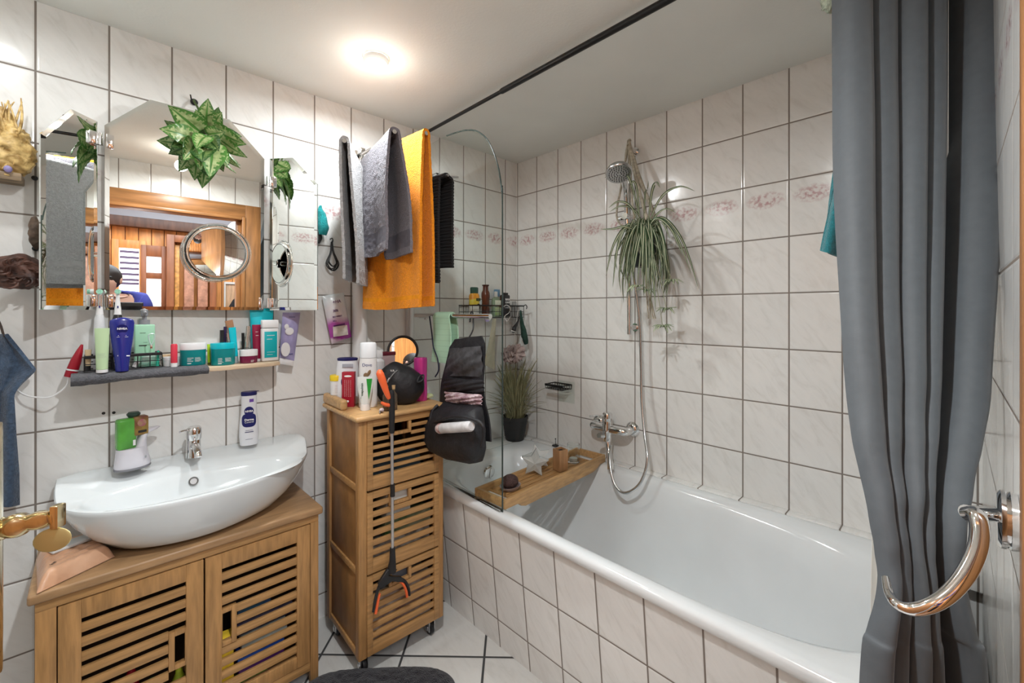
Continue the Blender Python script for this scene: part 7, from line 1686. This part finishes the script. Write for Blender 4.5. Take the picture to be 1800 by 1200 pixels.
for sgn, hnd in ((1, handR), (-1, handL)):
    for k in range(5):
        if k < 4: zz = .026-.017*k; L_ = (.068, .074, .070, .056)[k]; P_ = [hnd+Vector((0, 0, zz*.7)), hnd+Vector((sgn*-.016, .012, zz)), hnd+Vector((sgn*(-.016-L_*.45), .020, zz-.002)), hnd+Vector((sgn*(-.016-L_*.75), .006, zz-.004))]; r0 = .0085
        else: P_ = [hnd+Vector((0, -.006, -.010)), hnd+Vector((sgn*-.014, -.014, -.034)), hnd+Vector((sgn*-.042, -.008, -.040))]; r0 = .0095
        m2 = skin_mesh([tuple(p-Vector((PX_, PY_, 0))) for p in P_], [(i, i+1) for i in range(len(P_)-1)], [r0, r0, r0*.95, r0*.8][:len(P_)], 2); bm_.from_mesh(m2); bpy.data.meshes.remove(m2)
# nose and ears on the head
for c_, r_ in (((0, .185, 1.365), (.011, .016, .018)), ((.078, .095, 1.365), (.010, .018, .026)), ((-.078, .095, 1.365), (.010, .018, .026))):
    g = G(); g.ball(c_, r_, 14, 10); m2 = bpy.data.meshes.new('x'); g.bm.to_mesh(m2); bm_.from_mesh(m2); g.bm.free(); bpy.data.meshes.remove(m2)
bm_.to_mesh(body.data); bm_.free()
for p in body.data.polygons: p.use_smooth = True
shirt = mat('dark_blue_shirt', (.03, .035, .22), .85, var=.3, vscale=12)
SV = [rel(PX_, PY_, .84), rel(PX_, PY_, .98), rel(PX_, PY_+.01, 1.10), rel(PX_, PY_+.03, 1.235), rel(PX_, PY_+.055, 1.262)]; SE = [(i, i+1) for i in range(4)]; SR = [(.175, .130), (.168, .125), (.172, .122), (.165, .115), (.075, .07)]
for sg in (1, -1):
    for p, r in (((PX_+sg*.175, PY_+.02, 1.225), .074), ((PX_+sg*.215, PY_+.07, 1.13), .068)):
        SV.append(rel(*p)); SR.append(r); SE.append((3 if r == .074 else len(SV)-2, len(SV)-1))
add_mesh('shirt', skin_mesh(SV, SE, SR), shirt, per)
TV = [rel(PX_, PY_, .90), rel(PX_, PY_, .80)]; TE = [(0, 1)]; TR_ = [(.160, .125), (.165, .130)]
for sg in (1, -1):
    for k, (p, r) in enumerate((((PX_+sg*.10, PY_, .68), .108), ((PX_+sg*.112, PY_+.03, .43), .082), ((PX_+sg*.118, PY_-.01, .10), .066))):
        TV.append(rel(*p)); TR_.append(r); TE.append((1 if k == 0 else len(TV)-2, len(TV)-1))
add_mesh('trousers', skin_mesh(TV, TE, TR_), mat('black_trousers', (.012, .012, .014), .85), per)
g = G(); g.ball((0, .088, 1.382), (.088, .098, .088), 30, 20, fn=lambda p: Vector((p.x, p.y-.012 if p.z > -.01 else p.y-.020, p.z)) if p.y < .05 or p.z > .025 else Vector((p.x*.86, p.y*.84, p.z))); g.build('hair', mat('dark_hair', (.02, .013, .010), .6), per, local=True)
for sx3 in (-.030, .030):
    g = G(); g.ball((sx3, .183, 1.382), (.010, .006, .006), 12, 8); g.build('eye', ink, per, local=True)
g = G(); g.ball((0, .185, 1.328), (.022, .006, .005), 14, 8); g.build('mouth', mat('lips', (.35, .12, .10), .5), per, local=True)
ph = thing('phone', 'black phone held sideways by the person in the mirror', 'phone', (-1.75, -1.818, 1.19))
g = G(); g.box(-1.830, -1.675, -1.822, -1.8135, 1.150, 1.226, .005, seg=3); g.build('case', black_pl, ph)
for a in (-1.815, -1.798):
    g = G(); g.lathe([(.0001, 0), (.007, 0), (.007, .0012), (.0001, .0014)], (a, -1.8134, 1.210), 18, M=Matrix.Rotation(R(-90), 4, 'X')); g.build('lens', mat('lens_glass', (.02, .02, .03), .08), ph)
